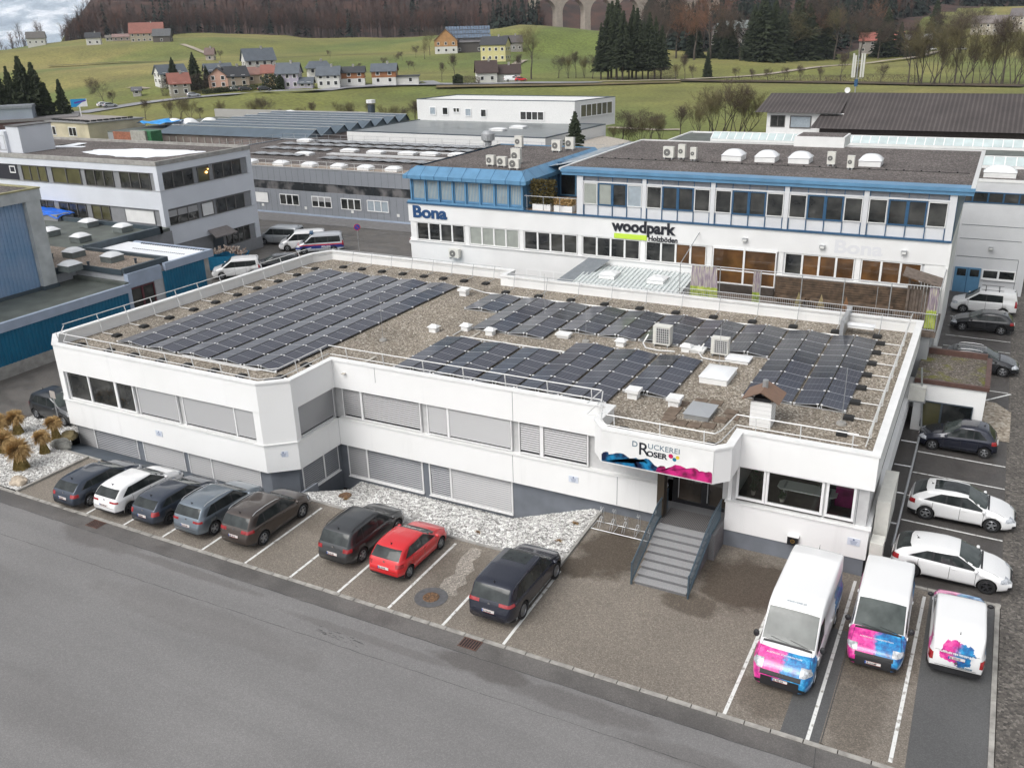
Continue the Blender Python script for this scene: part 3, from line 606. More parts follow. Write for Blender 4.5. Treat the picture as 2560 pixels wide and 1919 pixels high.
# ================================================================ GROUND AROUND THE PRINTING HOUSE
def sheet(name,polys,z,m,label=None):
    b=MB().use(m)
    for p in polys: b.add([(x,y,z) for x,y in p],[tuple(range(len(p)))])
    o=b.build(name); o['kind']='structure'; return o
KY=23.78
def rect(x0,y0,x1,y1): return [(x0,y0),(x1,y0),(x1,y1),(x0,y1)]
sheet('road',[rect(-120,-30,60,22.75)],0.0,road_m)
sheet('road_edge',[rect(-120,22.75,60,KY-.15)],0.0,gutter_m)
HX0,HX1=-43.7,-13.85   # hollow with the light wells and pebble bank
sheet('parking_lot',[rect(-41.3,KY,HX0 if 0 else -41.3+.001,28.05),rect(-41.3,KY,-28.0,28.06),rect(-28.0,KY,HX1,29.35),rect(HX1,KY,-2.6,34.6),rect(-2.6,KY,2.45,33.95)],0.004,lot_m)
sheet('yard',[rect(-120,KY-.15,-58,150),rect(-58,KY-.15,-47.4,150),rect(-47.4,40,-45.0,150),rect(-47.4,28.1,-46.0,40),rect(-45.0,53,-1.8,150)],-.01,yard_m)
sheet('parking_lot_side',[rect(-2.6,34.0,2.65,80.5),rect(-1.8,80.5,2.65,150)],0.0,lotr_m)
sheet('side_road',[rect(3.95,KY-.15,40,150)],0.0,road_m)
cob=gravel('cobbles',(.07,.065,.06),(.15,.135,.12),(.26,.235,.21),sc=11)
sheet('cobbled_strip',[rect(2.65,KY-.15,3.95,150)],0.006,cob)
sheet('lawn',[rect(4.6,40,40,150)],0.004,mat('verge_grass',(.05,.07,.015),.95,vs=3,col2=(.12,.13,.04)))
# asphalt repair patches and stains
sheet('asphalt_patch',[[(-3.45,KY),(-2.25,KY),(-2.2,30.0),(-3.4,30.0)],[(.25,KY),(2.45,KY),(2.5,33.9),(.2,33.9)]],0.009,patch_m)
def blobpoly(cx,cy,rx,ry,n=26,seed=1,j=.18):
    random.seed(seed); return [(cx+rx*math.cos(2*PI*i/n)*(1+random.uniform(-j,j)),cy+ry*math.sin(2*PI*i/n)*(1+random.uniform(-j,j))) for i in range(n)]
pale=asphalt('pale_asphalt',(.30,.27,.235),.4,.8,sc=22)
sheet('pale_patch',[[(-17.9,29.1),(-17.4,29.1),(-17.2,28.6),(-17.3,28.1),(-16.9,27.6),(-17.0,27.0),(-16.7,26.6),(-16.9,26.1),(-16.6,25.7),(-16.9,25.55),(-17.6,25.9),(-17.7,26.5),(-17.5,27.0),(-17.8,27.6),(-17.9,28.2)]],0.010,pale)
# painted bay lines
m=MB().use(paint_m)
def line(x0,y0,x1,y1,w=.12,z=.014):
    d=Vector((x1-x0,y1-y0)).normalized(); n=Vector((-d.y,d.x))*w/2
    m.quad((x0-n.x,y0-n.y,z),(x1-n.x,y1-n.y,z),(x1+n.x,y1+n.y,z),(x0+n.x,y0+n.y,z))
for i,x in enumerate((-36.19,-33.65,-31.13,-28.64,-26.13,-23.64,-21.14,-18.65,-16.13)): line(x,KY+.03,x-.04,28.02 if i<4 else 29.05)
line(-13.5,KY+.03,-13.62,29.06)
line(-5.25,KY+.03,-5.2,33.2); line(-2.6,KY+.03,-2.56,33.5); line(-.17,KY+.18,0,33.54)
for y in (39.35,44.45,47.0,57.55,62.6,65.2,67.6,69.9,72.4,75.0): line(-1.45,y+.05,2.62,y-.08,.10)
line(-1.45,41.9,2.6,41.8,.09)
line(1.45,55.8,2.75,57.4,.14)
o=m.build('road_markings'); o['kind']='structure'
# kerb stones along the road, one strip
ks=mat('kerb_granite',(.33,.315,.29),.85,var=.3,vs=2.5,bump=.3,bs=30)
m=MB().use(ks); x=-58; random.seed(3)
while x<2.6:
    L=random.uniform(.8,1.05) if x>-10 else random.uniform(.75,1.0); a=random.uniform(-.008,.008); m.box(x,KY-.17+a,-.05,x+L-.035,KY+.0+a,.025+random.uniform(0,.012)); x+=L
o=m.build('kerb'); o['kind']='structure'
m=MB().use(ks); y=KY
while y<34: L=random.uniform(.7,1.0); m.box(2.46,y,-.05,2.62,y+L-.02,.06); y+=L
o=m.build('kerb_side'); o['kind']='structure'
m=MB().use(ks); x=-.45
while x<2.6: m.box(x,33.97,-.02,x+.5,34.12,.07); x+=.52
o=m.build('kerb_between_bays'); o['kind']='structure'
# seams in the road
t=NT('tar_seam',.5); t.out((.05,.05,.05) if 0 else t.mix(t.noise(3),(.03,.03,.03),(.09,.09,.09)))
m=MB().use(t.m); random.seed(5)
def seam(pts,w=.025,z=.004):
    for (x0,y0),(x1,y1) in zip(pts,pts[1:]):
        d=Vector((x1-x0,y1-y0)).normalized(); n=Vector((-d.y,d.x))*w/2*random.uniform(.4,1.2); m.quad((x0-n.x,y0-n.y,z),(x1-n.x,y1-n.y,z),(x1+n.x,y1+n.y,z),(x0+n.x,y0+n.y,z))
xx=-60; P=[]
while xx<8: P.append((xx,20.85+.5*(xx+35)/30*.9+random.uniform(-.02,.02) if xx<-5 else 21.3)); xx+=.5
seam(P); seam([(x,22.74+random.uniform(-.02,.02)) for x in [-60+.6*i for i in range(110)]],.035)
seam([(-2.3,23.6),(-2.2,22.7),(-2.6,21.4)],.03); seam([(-2.28,KY+.1),(-2.1,KY+.05),(-1.9,KY-.1)],.03)
for k in range(28): 
    a=-19.4+random.uniform(-1.1,1.1); b=21.55+random.uniform(-.18,.18)-(a+19.4)*.02; seam([(a,b),(a+random.uniform(.1,.35),b+random.uniform(-.03,.03))],.03,.005)
seam([(-2.2,KY+.1),(-2.15,30)],.03,.016)
o=m.build('asphalt_seams'); o['kind']='structure'
# light-well slope in front of the left wing and pebble bank
m=MB().use(mat('wet_slate_concrete',(.10,.12,.145),.45,var=.12,vs=1.5)); m.quad((-43.7,28.12,.03),(-28.05,28.12,.03),(-28.05,30.14,-.74),(-44.9,30.14,-.74)); m.quad((-28.05,28.12,.03),(-28.05,29.3,0),(-28.05,30.5,-.8),(-28.05,30.14,-.74)); o=m.build('forecourt_slope'); o['kind']='structure'
m=MB().use(conc); m.box(-43.8,28.0,-.1,-40.35,28.12,.07)
for x in (-38.3,-35.0,-32.0): m.add([(x,28.2,.045),(x+.06,28.2,.045),(x+.06,29.6,-.50),(x,29.6,-.50)],[(0,1,2,3)])
o=m.build('slab_edge'); o['kind']='structure'
m=MB().use(grey_base); m.box(-28.10,29.4,-2.0,-27.98,31.0,.02); o=m.build('retaining_edge'); o['kind']='structure'
# pebble bank: surface dips toward the wall
def bank_z(x,y):
    d=(y-29.5)/(34.4-29.5); low=-1.62 if x<-18.7 else -1.62+ (x+18.7)/4.2*1.55
    low=min(low,-.04); k=min(1,max(0,(d-.42)/.5)); k=k*k*(3-2*k)
    if x<-24.5: k=min(1,max(0,(d-.05)/.75))
    return .05+.08*math.sin(PI*min(1,max(0,d*2.2)))*(1 if x>-26 else .3)+low*k
b=MB().use(gravel_white); nx,ny=90,24; vs=[]
for j in range(ny+1):
    for i in range(nx+1):
        y=29.45+(34.45-29.45)*j/ny; xl=-28.0+(0.0 if y<30 else -.0); xr=-13.78-.12*(y-29.5)/4
        x=xl+(xr-xl)*i/nx; vs.append((x,y,bank_z(x,y)+.03*noise.noise((x*4,y*4,0))))
b.add(vs,[(j*(nx+1)+i,j*(nx+1)+i+1,(j+1)*(nx+1)+i+1,(j+1)*(nx+1)+i) for j in range(ny) for i in range(nx)]); tag(b.build('pebble_bank',smooth=True),kind='structure')
def pebbles(name,fn,n,s0,s1,seed,m,kind='stuff'):
    random.seed(seed); b=MB().use(m)
    for _ in range(n):
        p=fn(); 
        if p is None: continue
        x,y,z=p; r=random.uniform(s0,s1); a=random.uniform(0,PI); c,s=math.cos(a),math.sin(a)
        v=[(1,0,0),(0,1,0),(-1,0,0),(0,-1,0),(0,0,.75),(.55,.55,.5),(-.5,.5,.55)]
        v=[(x+r*(c*a_-s*b_)*random.uniform(.8,1.2),y+r*(s*a_+c*b_)*random.uniform(.7,1.1),z+r*c_*random.uniform(.7,1.1)) for a_,b_,c_ in v[:5]]
        b.add(v,[(0,1,4),(1,2,4),(2,3,4),(3,0,4)])
    return tag(b.build(name),kind=kind)
peb=NT('pebble_stone',.75); peb.out(peb.ramp(peb.xyz(peb.voro(9))[0],(0,(.16,.155,.15)),(.3,(.48,.47,.455)),(.65,(.68,.67,.65)),(1,(.86,.86,.84))))
def fn():
    y=29.45+5*random.random(); x=-28+14.1*random.random()
    return (x,y,bank_z(x,y))
pebbles('pebbles',fn,17000,.03,.062,11,peb.m)
m=MB().use(conc); m.box(-28.0,29.34,-.2,-13.8,29.46,.07); tag(m.build('bed_edging'),kind='structure')
m=MB().use(conc); m.add([(-13.85,29.34,-.2),(-13.72,29.34,-.2),(-13.85,34.1,-.2),(-13.98,34.1,-.2),(-13.85,29.34,.12),(-13.72,29.34,.12),(-13.85,34.1,.12),(-13.98,34.1,.12)],[(0,1,5,4),(1,2,6,5),(2,3,7,6),(3,0,4,7),(4,5,6,7)]); tag(m.build('bed_edging_right'),kind='structure')
# pebble bed at the left corner with tied grasses
bedL=[(-49.5,KY+.1),(-41.35,KY+.1),(-41.4,27.95),(-43.6,28.1),(-45.3,31.2),(-49.5,31.0)]
sheet('pebble_bed',[bedL],.02,gravel_white)
def inp(x,y,P):
    c=False
    for i in range(len(P)):
        x0,y0=P[i]; x1,y1=P[i-1]
        if (y0>y)!=(y1>y) and x<(x1-x0)*(y-y0)/(y1-y0)+x0: c=not c
    return c
def fn2():
    x=-49.5+8.2*random.random(); y=KY+7*random.random(); return (x,y,.02) if inp(x,y,bedL) else None
pebbles('pebbles_left',fn2,9000,.03,.062,12,peb.m)
m=MB().use(ks); m.box(-41.4,KY,-.05,-41.27,28.0,.12); tag(m.build('bed_edging_left'),kind='structure')
# manholes, drains
def manhole(x,y,r,label,z=.016,ring=None):
    t=thing('manhole_cover',label,'manhole',(x,y,z)); 
    if ring: MB().use(mat('manhole_surround',(.10,.10,.105),.6,var=.2,vs=5)).lathe([(ring,-.001),(ring,.002),(r,.004)],36).build('surround',t)
    rust=NT('rusty_iron%d'%int(abs(x)),.7); rust.out(rust.ramp(rust.noise(14,4,rust.obj),(.35,(.05,.035,.025)),(.65,(.22,.12,.06))))
    m=MB().use(rust.m).lathe([(r,.004),(r*.95,.02),(r*.7,.02),(r*.68,.012),(r*.3,.012),(r*.28,.02),(0,.02)],30)
    for k in range(12): a=k*PI/6; m.box(r*.8*math.cos(a)-.02,r*.8*math.sin(a)-.02,.02,r*.8*math.cos(a)+.02,r*.8*math.sin(a)+.02,.028)
    m.build('lid',t); return t
manhole(-17.5,25.15,.34,'rusty round manhole cover inside a dark asphalt ring in the empty bay',ring=.68)
manhole(-26.4,31.1,.34,'dark round manhole cover in the white pebble bank',z=bank_z(-26.4,31.1)+.12)
for x,y,lb in ((-14.62,23.3,'square rusty gully grate at the kerb near the large black suv'),(-34.93,23.3,'square gully grate at the kerb behind the white sporty hatchback')):
    t=thing('gully_grate',lb,'drain grate',(x,y,.004)); m=MB().use(dark_m).box(-.38,-.27,0,.38,.27,.004); m.build('pit',t)
    m=MB().use(mat('rusted_grate',(.12,.065,.05),.6,var=.3,vs=9))
    for k in range(8): m.box(-.38+k*.104,-.24,.006,-.34+k*.104,.24,.02)
    m.box(-.40,-.28,.006,.40,-.24,.022); m.box(-.40,.24,.006,.40,.28,.022); m.build('grille',t)
# bicycle rack
t=thing('bicycle_rack','galvanised bicycle rack with spiral wheel holders at the foot of the white wall','bicycle rack',(-12.5,33.1,0))
m=MB().use(galv)
m.tube((-13.75,32.65,.1),(-10.9,32.65,.1),.02); m.tube((-13.75,33.35,.1),(-10.9,33.35,.1),.02)
for x in (-13.75,-12.7,-11.7,-10.9): m.tube((x,32.65,.1),(x,33.35,.1),.015)
m.build('base_frame',t,True)
for i in range(5):
    x=-13.45+i*.58; m=MB().use(galv); h=.9 if i in (0,1,3) else .65
    for d in (-.05,.05): m.path([(x+d,32.8,.1),(x+d,32.95,.35),(x+d,33.15,.5),(x+d,33.3,.1),(x+d,33.3,h),(x+d+.0,33.2,h+.08),(x+d,33.12,h)],.012,5)
    m.tube((x-.05,33.12,h),(x+.05,33.12,h),.012,5); m.tube((x-.05,33.15,.5),(x+.05,33.15,.5),.012,5); m.build('wheel_holder',t,True)
# tied ornamental grasses
straw=mat('dry_straw',(.30,.19,.07),.9,vs=9,col2=(.55,.38,.18),thr=(.35,.65)); straw2=mat('green_straw',(.16,.12,.03),.9,vs=8,col2=(.32,.24,.09),thr=(.35,.65))
def tied(x,y,h,label,seed,fat=1):
    random.seed(seed); t=thing('ornamental_grass',label,'ornamental grass',(x,y,0),0,'tied ornamental grasses in the pebble bed')
    m=MB().use(straw2)
    for k in range(420):
        a=random.uniform(0,2*PI); r=fat*random.uniform(.12,.36); zt=h*.62; m.tube((r*math.cos(a),r*math.sin(a),0),(r*.5*math.cos(a),r*.5*math.sin(a),zt*.62),.012,3,caps=False)
        m.tube((r*.5*math.cos(a),r*.5*math.sin(a),zt*.6),(r*.62*math.cos(a+.3),r*.62*math.sin(a+.3),zt),.012,3,caps=False)
    m.build('stems',t); m=MB().use(straw)
    for k in range(1500):
        a=random.uniform(0,2*PI); e=random.uniform(-.9,1.4); r=fat*random.uniform(.2,.50); c=Vector((.08*math.cos(a),.08*math.sin(a),h*.62)); d=Vector((math.cos(a)*math.cos(e),math.sin(a)*math.cos(e),math.sin(e)))
        p=c+d*r*.6; q=c+d*r*1.3+Vector((random.uniform(-.06,.06),random.uniform(-.06,.06),-.12)); n=d.orthogonal().normalized()*.018; m.quad(c+n,p+n*1.4,q,p-n*1.4)
    m.build('plume',t); return t
def gp(x,y,rx=0,ry=1000): return g(rx+x*.38879,ry+y*.38879)
for i,(px,py,h,lb,ft) in enumerate(((120,215,1.7,'tall tied straw grass behind the others, near the parked dark car',.9),(365,250,1.7,'tied straw grass close to the sign post',.8),(290,340,1.65,'slender tied straw grass in the middle of the pebble bed',.8),(140,440,1.9,'largest tied straw grass at the front of the pebble bed',1.25),(45,330,1.2,'squat tied straw grass behind the largest one',1.1),(5,230,1.4,'tied straw grass cut by the left picture edge',1.1))):
    p=gp(px,py); tied(p.x,p.y,h,lb,20+i,ft)
def rock(x,y,s,label,c,seed,nm='boulder'):
    random.seed(seed); b=bmesh.new(); bmesh.ops.create_icosphere(b,subdivisions=3,radius=1)
    for v in b.verts: v.co*=1+.35*noise.noise(v.co*1.3+Vector((seed,0,0)))+.12*noise.noise(v.co*4); v.co.x*=s[0]; v.co.y*=s[1]; v.co.z*=s[2]
    me=bpy.data.meshes.new(nm); b.to_mesh(me); me.materials.append(mat(nm+str(seed),c,.9,var=.35,vs=4,bump=.5,bs=12)); o=link(nm,me); o.location=(x,y,s[2]*.4); return tag(o,label,'boulder')
p=gp(118,535); rock(p.x,p.y,(.5,.35,.3),'pale sandy boulder at the front edge of the pebble bed',(.45,.38,.30),1)
p=gp(395,300); rock(p.x,p.y,(.75,.4,.35),'long grey boulder beside the concrete slope',(.17,.17,.155),2)
p=gp(450,240); rock(p.x,p.y,(.5,.4,.3),'mossy brown boulder close to the wall corner',(.15,.12,.06),3)
def tuft(x,y,z,label,seed):
    random.seed(seed); m=MB().use(mat('dry_tuft',(.16,.09,.035),.9,vs=9,col2=(.34,.22,.10)))
    for k in range(130):
        a=random.uniform(0,2*PI); e=random.uniform(.1,1.3); r=random.uniform(.12,.28); d=Vector((math.cos(a)*math.cos(e),math.sin(a)*math.cos(e),math.sin(e)*.6)); n=d.orthogonal().normalized()*.012; m.add([n,-n,d*r],[(0,1,2)])
    o=m.build('grass_tuft'); o.location=(x,y,z); return tag(o,label,'grass tuft','dry tufts in the white pebble bank')
for i,(px,py,lb) in enumerate(((1515,805,'dry brown tuft near the bicycle rack'),(890,865,'dry brown tuft behind the red car'),(1407,920,'small reddish tuft beside the black car bonnet'),(40,650,'dry brown tuft below the round manhole in the pebbles'))):
    p=gp(px,py,850,1000); tuft(p.x,p.y,.1,lb,40+i)
# sign post by the pebble bed
p=gp(390,185); t=thing('sign_post','small square sign on a thin post in front of the parked dark car','sign',(p.x,p.y,0)); MB().use(galv).tube((0,0,0),(0,0,2.3),.03).build('post',t); MB().use(mat('sign_back',(.40,.36,.33),.6)).box(-.22,-.02,1.95,.22,0,2.4).build('plate',t)
# satellite dish on the left wall
t=thing('satellite_dish','white satellite dish on an arm at the left wall corner','satellite dish',(-46.9,31.6,1.9)); m=MB().use(white_metal); m.T=Matrix.Rotation(R(80),4,'X'); m.lathe([(0,0),(.2,.02),(.36,.07),(.44,.12),(.44,.13),(.2,.04),(0,.03)],20); m.build('dish',t); MB().use(galv).tube((0,.1,0),(.6,.3,-.1),.02).tube((0,0,-.3),(-.1,-.55,-.1),.015).build('arm',t)

# ================================================================ CARS
def lerp_tab(tab,x):
    if x<=tab[0][0]: return tab[0][1]
    for (a,b),(c,d) in zip(tab,tab[1:]):
        if x<=c: return b+(d-b)*(x-a)/(c-a) if c>a else d
    return tab[-1][1]
def smooth_tab(tab,sig):
    def f(x):
        s=w=0
        for k in (-2,-1.5,-1,-.5,0,.5,1,1.5,2):
            g_=math.exp(-k*k/2); s+=g_*lerp_tab(tab,x+k*sig); w+=g_
        return s/w
    return f
def paint(name,c,metal=.3,rough=.35):
    if name in MATS: return MATS[name]
    m=mat(name,c,rough,metal=metal,coat=1.0); m.node_tree.nodes['Principled BSDF'].inputs['Coat Roughness'].default_value=.05; return m
car_glass=mat('car_glass',(.012,.015,.016),.04,spec=.35,col2=(.045,.052,.052),vs=1.8); car_glass2=mat('windscreen_glass',(.035,.045,.043),.05,spec=.45,col2=(.10,.115,.11),vs=1.3)
plast=mat('black_trim',(.018,.018,.02),.5); tyre_m=mat('tyre_rubber',(.015,.015,.016),.85); rim_m=mat('alloy_rim',(.42,.43,.45),.3,metal=.8); rim_d=mat('dark_rim',(.05,.05,.055),.4,metal=.5)
red_l=mat('tail_lamp_red',(.20,.006,.01),.15,coat=1,vs=9,col2=(.42,.02,.025)); head_l=mat('headlamp_glass',(.45,.47,.50),.1,coat=1,var=.5,vs=9); chrome=mat('chrome',(.6,.6,.62),.15,metal=1); arch_m=mat('wheel_arch_dark',(.008,.008,.008),.95)
plate_m=mat('plate_white',(.72,.72,.70),.4); plate_b=mat('plate_blue',(.02,.08,.35),.4); plate_r=mat('plate_red',(.5,.03,.03),.4)
def shell(src,name,parent,m,planes,keep=None,off=.004,lab=None):
    b=src.copy()
    for co,no in planes:
        bmesh.ops.bisect_plane(b,geom=b.verts[:]+b.edges[:]+b.faces[:],plane_co=co,plane_no=no,clear_outer=True,dist=1e-5)
    if keep:
        kill=[f for f in b.faces if not keep(f.calc_center_median(),f.normal)]
        bmesh.ops.delete(b,geom=kill,context='FACES')
    if not b.faces: b.free(); return None
    b.normal_update()
    for v in b.verts: v.co+=v.normal*off
    me=bpy.data.meshes.new(name); b.to_mesh(me); b.free(); me.materials.clear(); me.materials.append(m)
    for p in me.polygons: p.material_index=0; p.use_smooth=True
    o=link(name,me,parent)
    if lab: o['label']=lab
    return o
def polyplanes(pts,axis='xz'):   # convex polygon, counter-clockwise in (a,z); returns clip planes
    out=[]; n=len(pts); cx=sum(p[0] for p in pts)/n; cz=sum(p[1] for p in pts)/n
    for i in range(n):
        (a0,z0),(a1,z1)=pts[i],pts[(i+1)%n]; na,nz=z1-z0,-(a1-a0)
        if na*(cx-a0)+nz*(cz-z0)>0: na,nz=-na,-nz
        if axis=='xz': out.append(((a0,0,z0),(na,0,nz)))
        elif axis=='yz': out.append(((0,a0,z0),(0,na,nz)))
        else: out.append(((a0,z0,0),(na,nz,0)))
    return out
def boxplanes(x0,x1,y0,y1,z0,z1):
    o=[]
    for i,(a,b) in enumerate(((x0,x1),(y0,y1),(z0,z1))):
        if a is not None: c=[0,0,0];n=[0,0,0]; c[i]=a; n[i]=-1; o.append((c,n))
        if b is not None: c=[0,0,0];n=[0,0,0]; c[i]=b; n[i]=1; o.append((c,n))
    return o
def wheel(parent,x,y,r,side,w=.21,rim=None,spokes=5):
    t=MB().use(tyre_m); T=Matrix.Translation((x,y,r)); t.T=T
    R_=r; ri=r*.66
    t.lathe([(ri,-w/2*.8),(R_*.93,-w/2),(R_*.985,-w/2*.75),(R_,0),(R_*.985,w/2*.75),(R_*.93,w/2),(ri,w/2*.8),(ri,-w/2*.8)],24,axis='Y'); tw=t.build('wheel',parent,smooth=True)
    m=MB().use(rim or rim_m); s=side; m.T=T; d=s*w/2*.72
    m.lathe([(ri*1.0,d-s*.10),(ri,d),(ri*.93,d+s*.012),(ri*.90,d-.02*s),(ri*.90,d-s*.10)],24,axis='Y')
    m.lathe([(ri*.22,d),(0.001,d+.01*s)],12,axis='Y'); m.lathe([(ri*.22,d),(ri*.22,d-s*.06)],12,axis='Y')
    for k in range(spokes):
        a=2*PI*k/spokes; m.T=T@Matrix.Rotation(a,4,'Y'); hw=ri*(.15 if spokes<=5 else .085)
        m.add([(-hw,d-s*.005,ri*.15),(hw,d-s*.005,ri*.15),(hw*.9,d-s*.0,ri*.93),(-hw*.9,d,ri*.93),(-hw,d-s*.05,ri*.15),(hw,d-s*.05,ri*.15),(hw*.9,d-s*.05,ri*.93),(-hw*.9,d-s*.05,ri*.93)],[(0,1,2,3),(1,0,4,5),(2,1,5,6),(0,3,7,4)])
    m.build('rim',tw); m=MB().use(arch_m); m.T=T; m.lathe([(ri*.9,d-s*.09),(0.001,d-s*.09)],20,axis='Y'); m.build('brake_disc',tw)
def make_car(name,label,cat,S,pt,loc,rz,plate=None,group=None,name2=None,rim=None,lower=None,roofm=None,rear=None,bodymat=None):
    """S: L,W,H,wb,fo (front overhang),r, top table, belt table, cowl x, roof front x, roof rear x, tail-glass bottom x. x from rear bumper 0 to front L; object origin at centre, front = +x"""
    L,Wd,H=S['L'],S['W'],S['H']; hw=Wd/2; r=S['r']; xf=L-S['fo']; xr=xf-S['wb']; x0=L/2
    top=smooth_tab(S['top'],S.get('sig',.05)); belt=smooth_tab(S['belt'],.06); box=S.get('box',0)
    ew=S.get('endw',.80)
    def plan(x):
        k=1.0
        if x<.55: k=ew+(1-ew)*(1-(1-x/.55)**2.4)
        if x>L-.75: q=(L-x)/.75; k=min(k,S.get('nosew',.72)+(1-S.get('nosew',.72))*(1-(1-q)**2.2))
        return hw*k
    def bot(x):
        z=S.get('clr',.17)
        if x<.35: z+=(.35-x)/.35*.14
        if x>L-.4: z+=(x-L+.4)/.4*.08
        return z
    xs=[0,.015,.04,.08,.12,.17]; x=.22
    while x<L-.25: xs.append(x); x+=.085
    xs+=[L-.24,L-.17,L-.11,L-.06,L-.025,L-.005]
    tum=S.get('tumble',.17)
    vs=[]; K=0
    rings=[]
    for x in xs:
        zt=top(x); zb=min(belt(x),zt-.015); w=plan(x); zc=bot(x); zc=min(zc,zb-.12)
        hgt=zt-zb; rr=max(0,min(1,(hgt-.06)/.30)); wt=w*(1-.10) if rr<=0 else w*(.90-rr*(.90-(1-tum)))
        c=.10*rr*(.6 if box else 1)+.02; cr=.035*rr
        P=[(0,zc),(w*.80,zc),(w*.955,zc+.05),(w*.985,zc+(zb-zc)*.28),(w,zc+(zb-zc)*.55),(w*.995,zb-.10*min(1,(zb-zc)*2)),(w*.965,zb-.02),(w*.94,zb+.012*rr)]
        P+=[(w*.94+(wt-w*.94)*.5,zb+(hgt-c)*.5),(wt,zt-c)]
        P+=[(wt-.035,zt-c*.42),(wt-.11,zt-.014-cr*.3),(wt*.5,zt-.002),(0,zt)]
        if rr==0: P=P[:8]+[(w*.90,zb+hgt*.35),(w*.84,zb+hgt*.6),(w*.76,zb+hgt*.75),(w*.62,zb+hgt*.88),(w*.35,zt-.003),(0,zt)]
        rings.append([(x-x0,y,z) for y,z in P]+[(x-x0,-y,z) for y,z in P[-2:0:-1]]); K=len(rings[0])
    b=bmesh.new(); bv=[[b.verts.new(p) for p in rg] for rg in rings]
    for i in range(len(bv)-1):
        for k in range(K): b.faces.new((bv[i][k],bv[i][(k+1)%K],bv[i+1][(k+1)%K],bv[i+1][k]))
    b.faces.new(bv[0][::-1]); b.faces.new(bv[-1]); bmesh.ops.recalc_face_normals(b,faces=b.faces)
    me=bpy.data.meshes.new('body'); b.to_mesh(me); b.free()
    body=bpy.data.objects.new('body',me); COL.objects.link(body)
    # wheel arches
    c=MB().use(arch_m); ra=r+.055
    for wx in (xf-x0,xr-x0):
        for s in (1,-1):
            c.T=Matrix.Translation((wx,s*(hw-.12),r)); n=28
            v=[(ra*math.cos(2*PI*i/n),y,ra*math.sin(2*PI*i/n)) for y in (-.17,.30) for i in range(n)]
            if s<0: v=[(a,-b_,c_) for a,b_,c_ in v]
            c.add(v,[(i,(i+1)%n,n+(i+1)%n,n+i) for i in range(n)]+[tuple(range(n-1,-1,-1)),tuple(range(n,2*n))])
    co=c.build('cut'); bmc=bmesh.new(); bmc.from_mesh(co.data); bmesh.ops.recalc_face_normals(bmc,faces=bmc.faces); bmc.to_mesh(co.data); bmc.free()
    md=body.modifiers.new('b','BOOLEAN'); md.object=co; md.operation='DIFFERENCE'; md.solver='EXACT'
    dg=bpy.context.evaluated_depsgraph_get(); me2=bpy.data.meshes.new_from_object(body.evaluated_get(dg))
    bpy.data.objects.remove(body); bpy.data.objects.remove(co)
    bp=bodymat or pt
    me2.materials.clear(); me2.materials.append(bp); me2.materials.append(arch_m)
    def inarch(cn):
        return any(abs(math.hypot(cn.x-(wx-x0),cn.z-r)-ra)<.02 or (math.hypot(cn.x-(wx-x0),cn.z-r)<ra and abs(cn.y)<hw-.2) for wx in (xf,xr))
    sm=[]
    for p in me2.polygons:
        a=inarch(p.center) and abs(p.normal.y)<.5 or (math.hypot(p.center.x-(xf-x0),p.center.z-r)<ra-.01 or math.hypot(p.center.x-(xr-x0),p.center.z-r)<ra-.01)
        a=a or p.normal.z<-.75; p.material_index=1 if a else 0; p.use_smooth=not a
    car=thing(name,label,cat,loc,rz,group)
    me2.name='body'; link('body',me2,car)
    src=bmesh.new(); src.from_mesh(me2); bmesh.ops.delete(src,geom=[f for f in src.faces if f.material_index==1],context='FACES'); src.normal_update()
    X=lambda v: v-x0
    bl=S['belt']; cow,rf,rrx,tg=S['cowl'],S['rf'],S['rr'],S['tg']; zr=H
    zbm=belt((cow+tg)/2)
    # side glass
    A=S.get('A',(cow-.02,rf-.03)); C=S.get('C',(tg+.22,rrx+.08)); zt_=S.get('zglass',zr-.11)
    dlo=[(X(A[0]),belt(A[0])+.0),(X(A[1]),zt_),(X(C[1]),zt_-S.get('cdrop',.03)),(X(C[0]),belt(C[0])+.01+S.get('ckick',.03))]
    for s in (1,-1):
        kp=lambda c_,n_,s=s: n_.y*s>.30 and c_.z>zbm-.1
        if S.get('dlo',1): shell(src,'window_trim',car,plast,polyplanes(dlo),kp,.002)
        ins=S.get('ins',.03)
        zlo=lambda x: belt(x)+.035
        for (a,bb) in S['wins']:
            xa,xb=a,bb
            def ztop(x):   # along the DLO top line
                if x>A[1]: return zlo(A[0])-.0+(zt_-zlo(A[0]))*(A[0]-x)/(A[0]-A[1])-.03
                if x<C[1]: return (zt_-S.get('cdrop',.03))-((C[1]-x)/(C[1]-C[0]) if C[1]!=C[0] else 0)*(zt_-zlo(C[0])-.03)-.03
                return zt_-S.get('cdrop',.03)*(A[1]-x)/(A[1]-C[1])-.028
            pts=[(X(xb),zlo(xb))]
            tb=max(zlo(xb)+.01,ztop(xb)); pts.append((X(xb),tb))
            if xb>A[1]>xa: pts.append((X(A[1]),ztop(A[1])))
            if xb>C[1]>xa: pts.append((X(C[1]),ztop(C[1]-1e-6)))
            pts+= [(X(xa),max(zlo(xa)+.01,ztop(xa))),(X(xa),zlo(xa))]
            shell(src,'side_window',car,car_glass,polyplanes(pts),kp,.006)
        # door seams and handles
        for sx in S['seams']:
            shell(src,'door_seam',car,plast,boxplanes(X(sx)-.008,X(sx)+.008,None,None,.32,belt(sx)-.02),lambda c_,n_,s=s: n_.y*s>.35,.0015)
        shell(src,'sill_trim',car,lower or plast,boxplanes(X(xr)+ra+.02,X(xf)-ra-.02,None,None,None,S.get('clr',.17)+.10 if not lower else .42),lambda c_,n_,s=s: n_.y*s>.1,.004)
